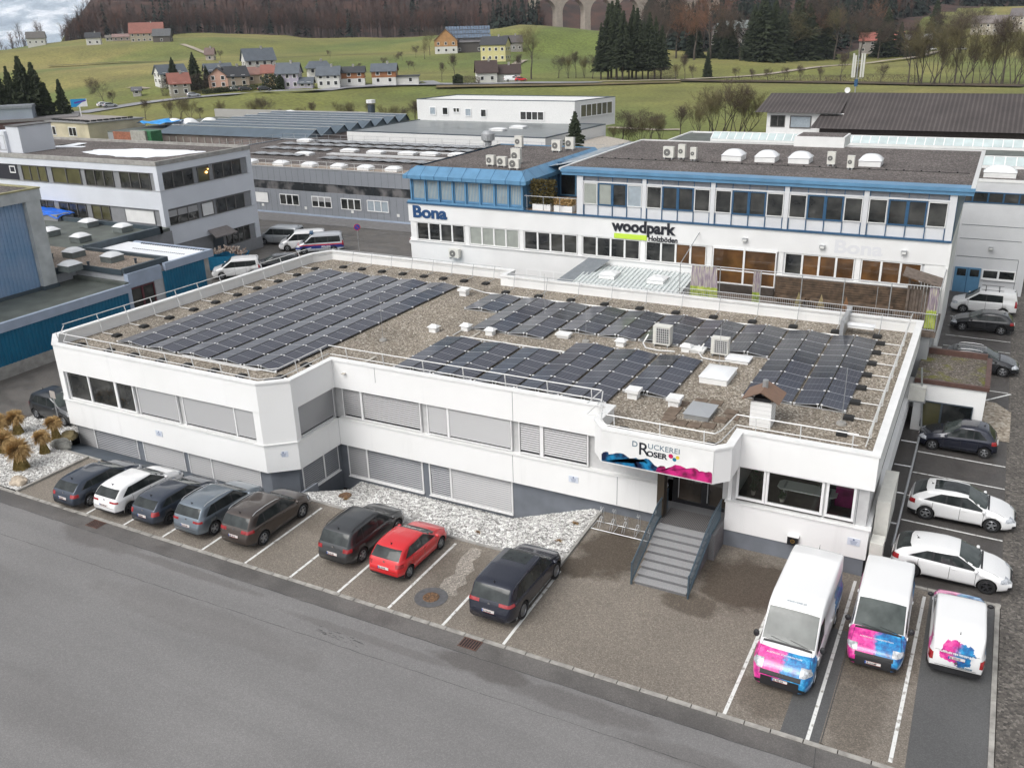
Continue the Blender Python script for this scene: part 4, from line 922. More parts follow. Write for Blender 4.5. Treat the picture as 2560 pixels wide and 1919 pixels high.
        for hx in S.get('handles',[sx+.08 for sx in S['seams'][1:]]):
            hz=belt(hx)-.12; m=MB().use(chrome if S.get('chromeh') else (bodymat and pt or pt)); m.box(X(hx),s*(plan(hx)-.02) if s>0 else -(plan(hx)+.022),hz,X(hx)+.17,s*(plan(hx)+.022) if s>0 else -(plan(hx)-.02),hz+.03); m.build('door_handle',car)
        # mirror
        mx=A[0]-.12; mz=belt(mx)+.09; y=plan(mx)
        mr=MB().use(S.get('mirror') or pt); b2=bmesh.new(); bmesh.ops.create_icosphere(b2,subdivisions=2,radius=1)
        mm=bpy.data.meshes.new('mirror'); sc=S.get('mscale',1)
        for v in b2.verts: v.co=Vector((X(mx)+v.co.x*.075,s*(y+.10)+v.co.y*.11,mz+v.co.z*.075*sc+(.06 if sc>1 else 0)))
        b2.to_mesh(mm); b2.free(); mm.materials.append(S.get('mirror') or pt)
        for p in mm.polygons: p.use_smooth=True
        link('mirror',mm,car)
    zc0,zr0=top(cow),top(rf)
    # windscreen
    wb=plan(cow)*.86; wt=plan(rf)*(1-tum)-.075
    slope=((wb-wt)/(zr0-zc0))
    scr=[(-wb,zc0),(wb,zc0),(wt,zr0),(-wt,zr0)]
    shell(src,'windscreen',car,car_glass2,polyplanes(scr,'yz')+boxplanes(X(rf)+.02,X(cow)+.02,None,None,zc0+.0,None),lambda c_,n_: n_.x>.12 and n_.z>-.2,.005)
    # rear window
    z0_,z1_=top(tg)+.02,top(rrx)-.05
    if z0_<z1_:
        wb2=plan(tg+.1)*.84; wt2=plan(rrx)*(1-tum)-.09
        pl=polyplanes([(-wb2,z0_),(wb2,z0_),(wt2,z1_),(-wt2,z1_)],'yz') if S.get('rz') is None else polyplanes([(-wb2,S['rz'][0]),(wb2,S['rz'][0]),(wt2,S['rz'][1]),(-wt2,S['rz'][1])],'yz')
        shell(src,'rear_window',car,car_glass,pl+boxplanes(None,X(rrx)-.0,None,None,None,None),lambda c_,n_: n_.x<-.12,.005)
    # lights
    hz0,hz1=S['hl']; tz0,tz1=S['tl']
    for s in (1,-1):
        ya,yb=(S.get('hly',.50)*hw,None) if s>0 else (None,-S.get('hly',.50)*hw)
        shell(src,'headlight',car,head_l,boxplanes(X(L-S.get('hlx',.42)),None,ya,yb,hz0,hz1)+[((X(L-.3),0,hz1),(-.28,0,1))],lambda c_,n_: n_.z<.93,.008)
        ya,yb=(S.get('tly',.52)*hw,None) if s>0 else (None,-S.get('tly',.52)*hw)
        shell(src,'tail_light',car,red_l,boxplanes(None,X(S.get('tlx',.30)),ya,yb,tz0,tz1),lambda c_,n_: n_.z<.9,.008)
        shell(src,'fog_lamp',car,plast,boxplanes(X(L-.3),None,*( (hw*.5,hw*.82) if s>0 else (-hw*.82,-hw*.5)),.30,.42),lambda c_,n_: n_.x>.3,.006)
    gz0,gz1=S.get('grille',(.46,.62)); gw=S.get('gw',.42)
    shell(src,'grille',car,plast,boxplanes(X(L-.5),None,-gw*hw*1.2,gw*hw*1.2,gz0,gz1),lambda c_,n_: n_.x>.25,.006)
    shell(src,'front_bumper',car,lower or plast,boxplanes(X(L-.5),None,-hw*.62,hw*.62,None,S.get('fbz',.36)),lambda c_,n_: n_.x>.2,.006)
    shell(src,'rear_bumper',car,lower or plast,boxplanes(None,X(.45),None,None,None,S.get('rbz',.40)),lambda c_,n_: abs(n_.z)<.9 and not (math.hypot(c_.x-X(xr),c_.z-r)<ra+.02),.006)
    shell(src,'tailgate_seam',car,plast,boxplanes(None,X(.3),-hw*.72,hw*.72,.55,.565),lambda c_,n_: n_.x<-.3,.002)
    # plates
    tr=BVHTree.FromBMesh(src)
    def plate_at(z,front,txt):
        o=Vector((3 if front else -3,0,z)).copy(); o.x=(L if front else -L); d=Vector((-1 if front else 1,0,0)); h=tr.ray_cast(o,d)
        if h[0] is None: return
        px=h[0].x+(.014 if front else -.014); Rt=Matrix.Rotation(PI/2 if front else -PI/2,3,'Z')@RX90
        m=MB(); T=Matrix.Translation((px,0,z))@Rt.to_4x4(); m.T=T
        m.use(plate_m).box(-.26,-.055,-.03,.26,.055,0); m.use(plate_b).box(-.26,-.055,0,-.215,.055,.002); m.use(plate_r).box(-.215,.048,0,.26,.055,.002).box(-.215,-.055,0,.26,-.048,.002)
        p=m.build('number_plate',car)
        text_mesh('lettering',txt,.095,ent,Vector((px+(.003 if front else -.003),0,z))+Rt@Vector((-.195,-.034,0)),Rt,p,bold=.003,ext=.001,sx=.78)
    if plate:
        if rear!=False: plate_at(S.get('pz',.72),False,plate)
        plate_at(S.get('pzf',.42),True,plate)
    # badge, antenna, wiper, roof rails
    h=tr.ray_cast(Vector((-L,0,S.get('bz',.90))),Vector((1,0,0)))
    if h[0]: m=MB().use(chrome); m.T=Matrix.Translation(h[0]+Vector((-.006,0,0))); m.lathe([(.05,0),(.05,-.006),(0.001,-.006)],14,axis='X'); m.build('badge',car)
    h=tr.ray_cast(Vector((L,0,S.get('bzf',(gz0+gz1)/2+.02))),Vector((-1,0,0)))
    if h[0]: m=MB().use(chrome); m.T=Matrix.Translation(h[0]+Vector((.008,0,0))); rb=S.get('brad',.06); m.lathe([(rb,0),(rb,.006),(rb*.82,.006),(rb*.82,0)],16,axis='X'); m.box(0,-rb*.1,-rb*.8,.005,rb*.1,rb*.8); m.build('badge',car)
    ax=S.get('ant',rrx+.12); m=MB().use(plast)
    zt2=top(ax); m.add([(X(ax)-.07,-.02,zt2-.01),(X(ax)-.07,.02,zt2-.01),(X(ax)+.08,0,zt2-.01),(X(ax)-.05,0,zt2+.06)],[(0,2,3),(2,1,3),(1,0,3)]); m.tube((X(ax),0,zt2),(X(ax)-.1,0,zt2+S.get('antl',.12)),.008,4); m.build('antenna',car)
    zw=top(cow)+.01; m=MB().use(plast); m.tube((X(cow)+.0,.05,zw),(X(cow)-.07,-.58*hw,top(cow-.07)+.014),.009,4).tube((X(cow)+.0,.66*hw,zw),(X(cow)-.09,.05,top(cow-.09)+.014),.009,4); m.build('wiper',car)
    shell(src,'cowl_panel',car,plast,boxplanes(X(cow)+.0,X(cow)+.075,-hw*.80,hw*.80,None,None),lambda c_,n_: n_.z>.3,.003)
    for s in (1,-1): shell(src,'bonnet_seam',car,plast,[((X(cow)+.05,s*hw*.80,0),(.10*s,-1 if False else -1,0)),((X(cow)+.05,s*hw*.80+.011,0),(-.10*s,1,0)),((X(cow)+.05,0,0),(-1,0,0)),((X(L-.30),0,0),(1,0,0))],lambda c_,n_: n_.z>.5,.0015)
    if S.get('rails'):
        for s in (1,-1):
            m=MB().use(S['rails']); P=[]
            for k in range(9):
                xx=rrx+.12+(rf-rrx-.3)*k/8; P.append((X(xx),s*(plan(xx)*(1-tum)-.07),top(xx)+.035-(.045 if k in (0,8) else 0)))
            m.path(P,.016,5); m.build('roof_rail',car)
    if S.get('bars'):
        m=MB().use(plast)
        for xx in S['bars']: m.box(X(xx)-.03,-hw*.78,top(xx)+.07,X(xx)+.03,hw*.78,top(xx)+.10); m.box(X(xx)-.03,-hw*.76,top(xx)-.03,X(xx)+.03,-hw*.72,top(xx)+.08); m.box(X(xx)-.03,hw*.72,top(xx)-.03,X(xx)+.03,hw*.76,top(xx)+.08)
        for s in (1,-1): m.tube((X(S['bars'][0])-.3,s*hw*.74,top(S['bars'][0])+.09),(X(S['bars'][-1])+.3,s*hw*.74,top(S['bars'][-1])+.09),.018,5)
        m.build('roof_bars',car)
    if S.get('sunroof'):
        a,bq=S['sunroof']; shell(src,'sunroof',car,car_glass,boxplanes(X(a),X(bq),-hw*.55,hw*.55,H-.3,None),lambda c_,n_: n_.z>.8,.004)
    if roofm: pass
    for wx in (xf,xr):
        for s in (1,-1): wheel(car,X(wx),s*(hw-.115),r,s,rim=rim,spokes=S.get('spokes',5))
    car['_']=0; del car['_']
    for fn_ in S.get('extra',[]): fn_(car,src,X,plan,top,belt,tr)
    src.free(); return car
def hatch(L=4.3,W=1.77,H=1.46,wb=2.65,fo=.84,r=.31,belt=.93,**k):
    c=L-1.18; rf=L-1.95; rr=.62; tg=.14
    d=dict(L=L,W=W,H=H,wb=wb,fo=fo,r=r,cowl=c,rf=rf,rr=rr,tg=tg,
      top=[(0,.58),(.03,.70),(.10,.98),(.14,1.0),(rr-.1,H-.10),(rr+.25,H-.03),((rr+rf)/2,H),(rf,H-.045),(c,belt+.10),(c+.5,belt-.005),(L-.28,.76),(L-.08,.64),(L,.52)],
      belt=[(0,.60),(.12,belt+.02),(1.2,belt+.01),(c,belt-.05),(L-.4,belt-.24),(L,.48)],
      wins=[(.80,L-3.0),(L-2.93,L-2.27),(L-2.2,L-1.28)],seams=[1.02,L-2.24,L-1.30],hl=(.56,.74),tl=(.74,.94),pz=.66,bz=.90)
    d['wins']=[(.62,1.12),(1.18,L-2.27),(L-2.19,c-.10)]; d['C']=(.50,.95); d.update(k); return d
def suv(L=4.45,W=1.83,H=1.66,**k):
    k.setdefault('fo',.88); k.setdefault('r',.345); d=hatch(L,W,H,wb=k.pop('wb',2.62),belt=1.02,**k)
    c,rf,rr=d['cowl'],d['rf'],.50
    d.update(rr=rr,clr=.22,top=[(0,.62),(.03,.78),(.10,1.06),(.14,1.10),(rr-.08,H-.12),(rr+.2,H-.035),((rr+rf)/2,H),(rf,H-.05),(c,1.12),(c+.5,1.03),(L-.25,.88),(L-.06,.74),(L,.58)],
      belt=[(0,.64),(.12,1.05),(1.2,1.04),(c,.99),(L-.4,.80),(L,.54)],hl=(.70,.86),tl=(.82,1.02),pz=.72,bz=1.0,grille=(.56,.76),tumble=.16)
    d.update({q:v for q,v in k.items()}); return d
def van(L=5.3,W=1.90,H=1.99,wb=3.0,fo=.9,r=.33,hood=.62,belt=1.12,rake=.95,**k):
    c=L-hood; rf=c-rake; rr=.16; tg=.03
    d=dict(L=L,W=W,H=H,wb=wb,fo=fo,r=r,cowl=c,rf=rf,rr=rr,tg=tg,box=1,endw=.93,nosew=.80,tumble=.11,sig=.04,
      top=[(0,1.0),(.02,1.25),(.10,H-.16),(.20,H-.05),(.9,H),(rf-.3,H-.01),(rf,H-.06),(c,belt+.08),(c+.35,belt-.04),(L-.12,.86),(L,.62)],
      belt=[(0,.9),(.05,belt),(c-.5,belt),(c,belt-.03),(L-.3,.86),(L,.55)],
      wins=[(L-2.15,c-.12)],seams=[L-2.3,L-3.5,L-1.2],hl=(.66,.92),tl=(.75,1.25),tlx=.16,tly=.86,pz=.75,pzf=.45,grille=(.55,.72),gw=.55,hlx=.45,hly=.60,rz=(1.15,H-.25),dlo=1,A=(c-.05,rf+.02),C=(L-2.25,L-2.25+.02),cdrop=0,ckick=.0,zglass=H-.30,mscale=1.6,mirror=plast,bz=1.1)
    d.update(k); return d

blue_grey=paint('blue_grey_paint',(.045,.058,.085),.6); white_p=paint('white_car_paint',(.80,.80,.80),0,.3); silver_p=paint('silver_grey_paint',(.20,.24,.28),.7); brown_p=paint('brown_paint',(.075,.058,.05),.6); grey_p=paint('dark_grey_paint',(.055,.058,.062),.6); red_p=paint('red_paint',(.62,.012,.018),.05,.3); black_p=paint('black_paint',(.010,.011,.015),.2,.25); navy_p=paint('navy_paint',(.010,.013,.028),.3,.25); silv2=paint('light_silver_paint',(.48,.50,.52),.7)
UP=PI/2
def SLOPE(L,H):   # sloping tail and wedge side windows
    c=L-1.18; rf=L-2.0; return dict(rr=.80,rf=rf,C=(.62,1.30),wins=[(.88,1.5),(1.58,L-2.27),(L-2.19,c-.10)],top=[(0,.56),(.03,.68),(.08,.98),(.14,1.03),(.36,1.21),(.75,H-.085),(1.15,H-.03),((1+rf)/2+.2,H),(rf,H-.05),(c,1.02),(c+.5,.915),(L-.28,.75),(L-.08,.62),(L,.50)])
GP='cars parked nose-in along the printing house'
def y_from_rear_wheel(S,yr): return yr-(S['L']-S['fo']-S['wb'])+S['L']/2
def park(name,label,S,pt,xside,yrear,plate,head=UP,cat='car',group=GP,**k):
    # xside: ground x of the right-hand wheel contact, yrear: y of the rear axle
    x=xside-(S['W']/2-.10); y=y_from_rear_wheel(S,yrear); return make_car(name,label,cat,S,pt,(x,y,0),head,plate,group,**k)
park('hatchback','blue grey hatchback at the left end of the row beside the pebble bed',hatch(4.32,1.765,1.42,wb=2.69,fo=.77,spokes=7,tl=(.74,.90),tly=.60),blue_grey,-36.68,24.45,'S 419 KX')
park('hatchback','white sporty hatchback, second from the left beside the light well slope',hatch(4.31,1.77,1.455,wb=2.58,fo=.95,tl=(.80,.89),tly=.42,tlx=.2),white_p,-34.25,24.75,'MI 5 ATX 24',rim=rim_d)
park('hatchback','dark slate hatchback between the white hatchback and the silver grey suv',hatch(4.24,1.75,1.42,wb=2.66,fo=.75,tl=(.72,.92),tly=.66),blue_grey,-31.75,24.85,'S 608 MJ',rim=rim_d)
park('suv','silver grey suv with pale roof rails and black lower trim',suv(4.38,1.84,1.61,wb=2.63,rails=alu,tl=(.90,1.0),tly=.48,tlx=.25),silver_p,-29.1,25.05,'SL 101 GN',cat='suv',lower=plast)
park('suv','dark brown suv with chrome window line beside the empty bay',suv(4.44,1.85,1.64,wb=2.64,rails=alu,tl=(.90,1.04),tly=.46,tlx=.4),brown_p,-26.45,25.35,'BR 157 CS',cat='suv',lower=None)
park('suv','dark grey suv parked left of the red car',suv(4.43,1.81,1.68,wb=2.60,rails=plast,tl=(.86,1.02),tly=.60),grey_p,-21.6,26.1,'SL 315 ES',cat='suv')
park('hatchback','bright red small hatchback in front of the pebble bank',hatch(3.99,1.73,1.47,wb=2.455,fo=.85,r=.30,seams=[.98,1.83,2.72],spokes=5,tl=(.74,.90),tly=.66),red_p,-19.1,25.95,'SL 519 PN')
park('estate_car','large black suv with long roof and red lights beside the damp patch',suv(4.92,2.0,1.72,wb=2.975,r=.37,sunroof=(2.1,3.1),spokes=10,hl=(.75,.88),tl=(.98,1.10),tly=.42,tlx=.4),navy_p,-13.6,25.55,'SL 724 LW',cat='suv')
GS='cars parked beside the side wall of the printing house'
E_,Wt=0.0,PI
def parkx(name,label,S,pt,xf,yside,head,plate,cat='car',**k):
    # xf: x of the front axle on the near side, yside: y of near-side wheels
    L=S['L']; d=L/2-S['fo']; x=xf-d if head==0 else xf+d; y=yside+(S['W']/2-.10); return make_car(name,label,cat,S,pt,(x,y,0),head,plate,GS,**k)
parkx('hatchback','navy small hatchback parked nose to the wall in front of the annex window',hatch(3.73,1.66,1.53,wb=2.43,fo=.74,r=.29,seams=[.9,1.7,2.5]),navy_p,-.83,47.6,PI,'SL 220 FC')
parkx('hatchback','white hatchback with a black panoramic roof in the side lot',hatch(4.37,1.81,1.485,wb=2.66,fo=.93,sunroof=(1.0,2.45),r=.33,**SLOPE(4.37,1.485)),white_p,2.13,39.9,0,'SL 611 GT')
parkx('hatchback','white compact hatchback nearest to the vans in the side lot',hatch(4.42,1.80,1.44,wb=2.73,fo=.87,r=.32,**SLOPE(4.42,1.44)),white_p,2.09,34.8,0,'SL 480 HD',rim=rim_d)
parkx('hatchback','black hatchback half hidden behind the moss roofed annex',hatch(4.30,1.78,1.47,wb=2.65,fo=.87,rails=alu,r=.32),black_p,2.22,60.3,0,'SL 377 KR')
parkx('hatchback','black hatchback next to the white van with roof bars',hatch(4.06,1.69,1.44,wb=2.47,fo=.80,r=.31),black_p,-.5,69.0,PI,'SL 902 BB')
SV=van(4.41,1.79,1.82,wb=2.68,fo=.87,r=.315,hood=.98,rake=.85,belt=1.05,bars=(1.3,2.2),mscale=1.1,mirror=None,hl=(.70,.90),wins=[(1.0,2.02),(2.12,3.2)],seams=[.95,2.08,3.25],C=(.95,1.0),zglass=1.58)
SV['mirror']=white_p
parkx('van','white small van with black roof bars in front of the blue door',SV,white_p,-.69,73.6,PI,'SL 145 ZE',cat='van')
S_=hatch(4.16,1.77,1.64,wb=2.57,fo=.83,r=.33)
make_car('hatchback','charcoal suv behind the tied grasses at the left wall corner','suv',suv(4.2,1.79,1.66,wb=2.57,r=.33),grey_p,(-47.45,31.2,0),PI*0.99+PI,'SL 733 LK')
# printed vans
def ink_paint(name,axis='x',x0=2.0,blue_left=True,rearside=False,cx=0,thr=0.0):
    t=NT(name,.3); o=t.xyz(t.obj); n1=t.noise(1.6,5,t.obj,.65); n2=t.noise(3.5,5,t.obj,.7)
    mag=t.ramp(n2,(.3,(.22,.005,.14)),(.5,(.72,.03,.30)),(.7,(.85,.18,.45)),(.8,(.9,.6,.75))); cy=t.ramp(n2,(.3,(.03,.02,.12)),(.48,(.01,.16,.42)),(.62,(.02,.32,.62)),(.78,(.55,.78,.88)))
    sidef=t.math('ADD',o[1],t.math('MULTIPLY',t.math('SUBTRACT',n1,.5),.9)); sm_=t.ramp(t.math('ADD',sidef,.5),(.45,0),(.58,1)); col=t.mix(sm_,mag,cy) if blue_left else t.mix(sm_,cy,mag)
    return t,o,n1,col
def van_paint(name,x0,blue_plus):
    t,o,n1,col=ink_paint(name,blue_left=not blue_plus)
    front=t.math('GREATER_THAN',t.math('ADD',o[0],t.math('MULTIPLY',t.math('SUBTRACT',n1,.5),.12)),x0)
    front=t.math('MULTIPLY',front,t.math('LESS_THAN',o[2],1.27))
    rs=t.math('ADD',t.math('MULTIPLY',t.math('SUBTRACT',n1,.5),2.4),t.math('MULTIPLY',o[0],-1.0))
    rear=t.math('MULTIPLY',t.math('GREATER_THAN',rs,1.15),t.math('LESS_THAN',o[2],1.85)); m=t.math('MAXIMUM',front,rear)
    t.b.inputs['Coat Weight'].default_value=1; t.b.inputs['Coat Roughness'].default_value=.05
    return t.out(t.mix(m,(.80,.80,.80),col))
S1=van(5.99,2.04,2.55,wb=3.64,fo=1.0,r=.345,hood=.95,rake=.85,belt=1.22,mscale=2.0,hl=(.82,1.08),grille=(.66,.80),pzf=.55,fbz=.62,zglass=2.05,bzf=.74,brad=.10,sig=.05)
S1['top']=[(0,1.1),(.02,1.5),(.10,2.3),(.22,2.47),(1.0,2.55),(3.6,2.53),(4.1,2.42),(4.35,2.25),(5.04,1.36),(5.45,1.22),(5.80,.98),(5.93,.8),(5.99,.62)]
S1['rf']=4.28; S1['cowl']=5.03; S1['A']=(4.95,4.40); S1['C']=(3.75,3.77); S1['wins']=[(3.8,4.85)]; S1['zglass']=2.02
v1=make_car('van','tall white delivery van printed with magenta and cyan ink clouds on the bonnet','van',S1,white_p,(-3.84,28.52,0),-UP-.0+R(-1),'SL 702 CA',bodymat=van_paint('tall_van_print',2.02,False),rear=False)
S2=van(4.90,1.90,1.97,wb=3.0,fo=.92,r=.33,hood=.92,rake=.85,belt=1.14,mscale=1.6,hl=(.74,.92),grille=(.60,.72),pzf=.42,fbz=.66,zglass=1.70,bzf=.68,brad=.075)
S2['top']=[(0,1.0),(.02,1.25),(.10,1.80),(.20,1.92),(.9,1.97),(2.7,1.965),(3.0,1.92),(3.12,1.85),(3.98,1.17),(4.4,1.04),(4.74,.84),(4.86,.68),(4.90,.52)]
S2['rf']=3.10; S2['cowl']=3.97; S2['A']=(3.90,3.22); S2['C']=(2.72,2.74); S2['wins']=[(2.78,3.8)]
v2=make_car('van','white transporter van with the ink printed bonnet between the tall van and the small van','van',S2,white_p,(-1.28,30.42,0),-UP+R(1),'SL 212 MP',bodymat=van_paint('transporter_print',1.5,False),rear=False)
def hood_text(v,txt,xx,zz,size,w,pitch,loc_y=0,m=None):
    Rt=Matrix.Rotation(PI/2,3,'Z')@Matrix.Rotation(pitch,3,'X'); text_mesh('lettering',txt,size,m or white_pvc,Vector((xx,0,zz)),Rt,v,ext=.002,align='CENTER',sx=w)
hood_text(v1,'AUSDRUCK VON PERFEKTION',2.55,1.245,.085,1.0,R(28)); hood_text(v1,'www.roser.at',1.13,2.475,.12,1.0,R(22),m=logo_g); hood_text(v2,'AUSDRUCK VON PERFEKTION',1.98,1.085,.08,1.0,R(18))
for v,x,z in ((v1,1.6,1.75),(v2,.95,1.5)):
    m=MB().use(plate_m); m.T=Matrix.Translation((x,-.2,z))@Matrix.Rotation(R(50 if v is v1 else 38),4,'Y'); 
t,o,n1,col=ink_paint('small_van_print_nodes'); 
def small_van_paint():
    t,o,n1,col=ink_paint('small_van_print',blue_left=False); yz=t.math('POWER',t.math('ADD',t.math('POWER',o[1],2),t.math('POWER',t.math('SUBTRACT',o[2],1.15),2)),.5)
    f=t.math('LESS_THAN',t.math('ADD',yz,t.math('MULTIPLY',t.math('SUBTRACT',n1,.5),.9)),.50); rear=t.math('MULTIPLY',f,t.math('LESS_THAN',o[0],-1.9))
    fr=t.math('GREATER_THAN',t.math('ADD',o[0],t.math('MULTIPLY',n1,.2)),1.45); sd=t.math('MULTIPLY',t.math('GREATER_THAN',t.math('SUBTRACT',t.math('MULTIPLY',n1,2.0),t.math('ABSOLUTE',t.math('ADD',o[0],1.5))),.72),t.math('LESS_THAN',o[2],1.5))
    t.b.inputs['Coat Weight'].default_value=1; t.b.inputs['Coat Roughness'].default_value=.05
    return t.out(t.mix(t.math('MAXIMUM',rear,t.math('MAXIMUM',fr,sd)),(.80,.80,.80),col))
S3=van(4.41,1.79,1.82,wb=2.68,fo=.87,r=.315,hood=.98,rake=.85,belt=1.05,mscale=1.1,hl=(.70,.90),tl=(.72,1.02),tlx=.2,tly=.80,pz=.93,bz=.75,rbz=.52,endw=.9,rz=(1.15,1.16),wins=[(2.3,3.2)],seams=[2.25,3.25],C=(2.2,2.22),zglass=1.58)
v3=make_car('van','small white van seen from behind with magenta and cyan ink on its rear doors','van',S3,white_p,(1.22,30.95,0),UP+R(1.5),'SL 276 KK',bodymat=small_van_paint())
m=MB().use(plast); m.box(-2.205,-.004,.62,-2.19,.004,1.6); m.build('door_seam',v3)
Rt=Matrix.Rotation(-PI/2,3,'Z')@RX90
text_mesh('lettering','AUSDRUCK VON PERFEKTION',.075,white_pvc,Vector((-2.235,.55,1.12)),Rt@Matrix.Rotation(R(-4),3,'Y'),v3,ext=.03); text_mesh('lettering','www.roser.at',.07,logo_g,Vector((-2.23,-.12,.62)),Rt,v3,ext=.03)

# ================================================================ FLOORING COMPANY BUILDING BEHIND (blue trim)
S8=.38879
def Z0(x,y): return (x*S8,y*S8)
def Z1(x,y): return (850+x*S8,y*S8)
def Z2(x,y): return (1700+x*S8,y*S8)
WB=thing('office_building','white and blue three storey building with wide blue eave and Bona lettering','office building',(-20,57,0))
wht2=mat('off_white_cladding',(.745,.745,.74),.6,var=.04,vs=.6); wht3=mat('pale_grey_cladding',(.62,.628,.645),.6,var=.05,vs=.8)
YW=57.0
m=MB().use(wht2); m.box(-39.2,YW,7.48,-1.75,73.5,8.85); m.box(-39.2,YW+.05,0,-1.78,73.4,5.98); m.build('wall',WB,True)
m=MB().use(wht3); m.box(-39.1,YW+.14,5.98,-1.8,73.3,7.48); m.build('window_band_wall',WB,True)
m=MB().use(white_metal)
for a,b in ((-39.1,-38.6),(-34.3,-33.95),(-29.75,-29.4),(-25.15,-24.85),(-20.55,-20.2),(-15.95,-15.6),(-11.35,-11.05),(-6.75,-6.45),(-2.9,-1.8)): m.box(a,YW+.04,6.0,b,YW+.2,7.47)
m.box(-39.2,YW-.05,5.98,-1.78,YW+.05,6.06); m.build('pier',WB,True)
FW=frame(0,YW+.06,0)
def even(a,b,n,k):
    w=(b-a)/n; return [(a+i*w+(.0 if i==0 else .06),a+(i+1)*w-.06 if i<n-1 else b,k[i]) for i in range(n)]
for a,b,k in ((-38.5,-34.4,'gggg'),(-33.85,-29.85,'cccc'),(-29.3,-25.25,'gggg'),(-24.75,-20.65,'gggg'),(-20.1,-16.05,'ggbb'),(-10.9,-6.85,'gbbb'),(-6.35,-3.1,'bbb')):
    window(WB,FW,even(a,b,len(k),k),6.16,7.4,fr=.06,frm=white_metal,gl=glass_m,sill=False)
window(WB,frame(0,YW-.09,0),even(-15.46,-11.5,2,'bb'),5.2,7.4,fr=.07,sill=False); MB().use(mat('dark_boards',(.05,.04,.033),.8,var=.3,vs=3)).box(-16.55,YW-.3,4.6,-11.4,YW-.1,5.1).build('step_boards',WB,True)
# ground floor strip windows left of the corrugated roof
window(WB,FW,even(-29.2,-26.0,3,'pbb'),3.7,4.6,fr=.06,sill=False)
# top storey right part
m=MB().use(wht3); m.box(-25.2,YW+.10,8.95,-1.7,73.0,11.6); m.build('top_storey_wall',WB,True)
m=MB().use(blue_dk); m.box(-39.25,YW-.10,8.84,-1.66,YW+.12,8.95); m.box(-1.9,YW+.12,8.84,-1.66,73.2,8.95); m.build('ledge',WB,True)
m=MB().use(wht3)
for a,b in ((-25.2,-24.75),(-20.5,-20.22),(-15.9,-15.62),(-11.28,-11.0),(-6.68,-6.4),(-2.08,-1.7)): m.box(a,YW+.0,8.95,b,YW+.1,11.55)
m.box(-24.75,YW+.02,11.13,-2.08,YW+.1,11.24); m.build('pillar',WB,True)
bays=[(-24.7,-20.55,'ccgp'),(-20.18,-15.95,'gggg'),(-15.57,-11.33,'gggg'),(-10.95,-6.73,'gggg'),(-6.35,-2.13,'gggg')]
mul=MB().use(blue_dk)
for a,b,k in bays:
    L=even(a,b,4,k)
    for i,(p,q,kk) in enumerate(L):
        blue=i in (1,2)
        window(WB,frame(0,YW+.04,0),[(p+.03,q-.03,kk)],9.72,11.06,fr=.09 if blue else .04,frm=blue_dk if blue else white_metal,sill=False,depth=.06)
    for i in range(5):
        x=a+i*(b-a)/4; mul.box(x-.025,YW+.03,8.95,x+.025,YW+.1,9.62); mul.box(x-.02,YW+.05,11.24,x+.02,YW+.1,11.55)
mul.build('mullion',WB,True)
m=MB().use(mat('grey_clerestory',(.17,.18,.20),.5,var=.1)); m.box(-24.75,YW+.085,11.25,-2.08,YW+.099,11.55); m.build('clerestory',WB,True)
m=MB().use(blue_m); m.box(-26.3,YW-.1,11.58,-.9,YW+.9,11.82); m.box(-26.35,YW-.18,11.80,-.86,YW+1,12.0); m.box(-1.75,YW+.9,11.6,-1.0,73.0,11.95); m.build('eave',WB,True)
m=MB().use(gravel_dark); m.box(-26.3,YW+.02,11.6,-1.1,73.0,11.99); 
m.build('roof',WB,True)
m=MB().use(rail_w); m.box(-1.1,YW-.1,11.9,-.86,73.1,12.08); m.box(-26.35,72.95,11.9,-.9,73.1,12.08); m.box(-26.5,YW-.1,11.9,-26.3,73.1,12.06); m.build('roof_edge',WB,True)
m=MB().use(black_m)
for k in range(24): m.box(-25.6+k*1.02,62.3,12.0,-25.5+k*1.02,62.42,12.08)
m.box(-26,62.33,11.995,-1.4,62.37,12.02); m.build('lightning_wire',WB,True)
m=MB().use(white_metal); m.box(-13.95,72.3,12.0,-10.3,75.2,12.75); m.build('penthouse_wall',WB,True); MB().use(gravel_dark).box(-13.8,72.45,12.7,-10.45,75.0,12.77).build('penthouse_roof',WB,True)
# top storey left part with sloping blue cladding
m=MB().use(blue_m); m.box(-39.0,YW+.18,8.95,-29.4,71.5,10.75); m.build('blue_storey',WB,True)
m=MB().use(blue_m)
ex0,ex1=-39.35,-29.0
m.add([(ex0,YW-.25,10.72),(ex1,YW-.25,10.72),(ex1,71,10.72),(ex0,71,10.72),(ex0,YW-.25,10.98),(ex1,YW-.25,10.98),(ex1,71,10.98),(ex0,71,10.98),(ex0+.75,YW+.6,11.58),(ex1-.75,YW+.6,11.58),(ex1-.75,71,11.58),(ex0+.75,71,11.58)],
 [(0,1,5,4),(1,2,6,5),(2,3,7,6),(3,0,4,7),(4,5,9,8),(5,6,10,9),(6,7,11,10),(7,4,8,11),(3,2,1,0)])
m.build('sloping_eave',WB,True)
m=MB().use(blue_dk); 
for i in range(9):
    x=-38.95+i*1.19; m.quad((x-.02,YW-.26,10.98),(x+.02,YW-.26,10.98),(x+.02,YW+.59,11.60),(x-.02,YW+.59,11.60)); m.box(x-.02,YW-.27,10.72,x+.02,YW-.25,10.98)
for i in range(8):
    y=58.5+i*1.5; m.quad((ex1+.01,y-.02,10.98),(ex1+.01,y+.02,10.98),(ex1-.74,y+.02,11.60),(ex1-.74,y-.02,11.60))
m.build('eave_seam',WB,True)
m=MB().use(gravel_dark); m.box(-38.5,YW+.68,11.3,-29.85,71,11.5); m.build('roof_left',WB,True)
xs=[-38.85,-37.6,-36.4,-35.2,-34.1,-32.9,-31.7,-30.55,-29.45]
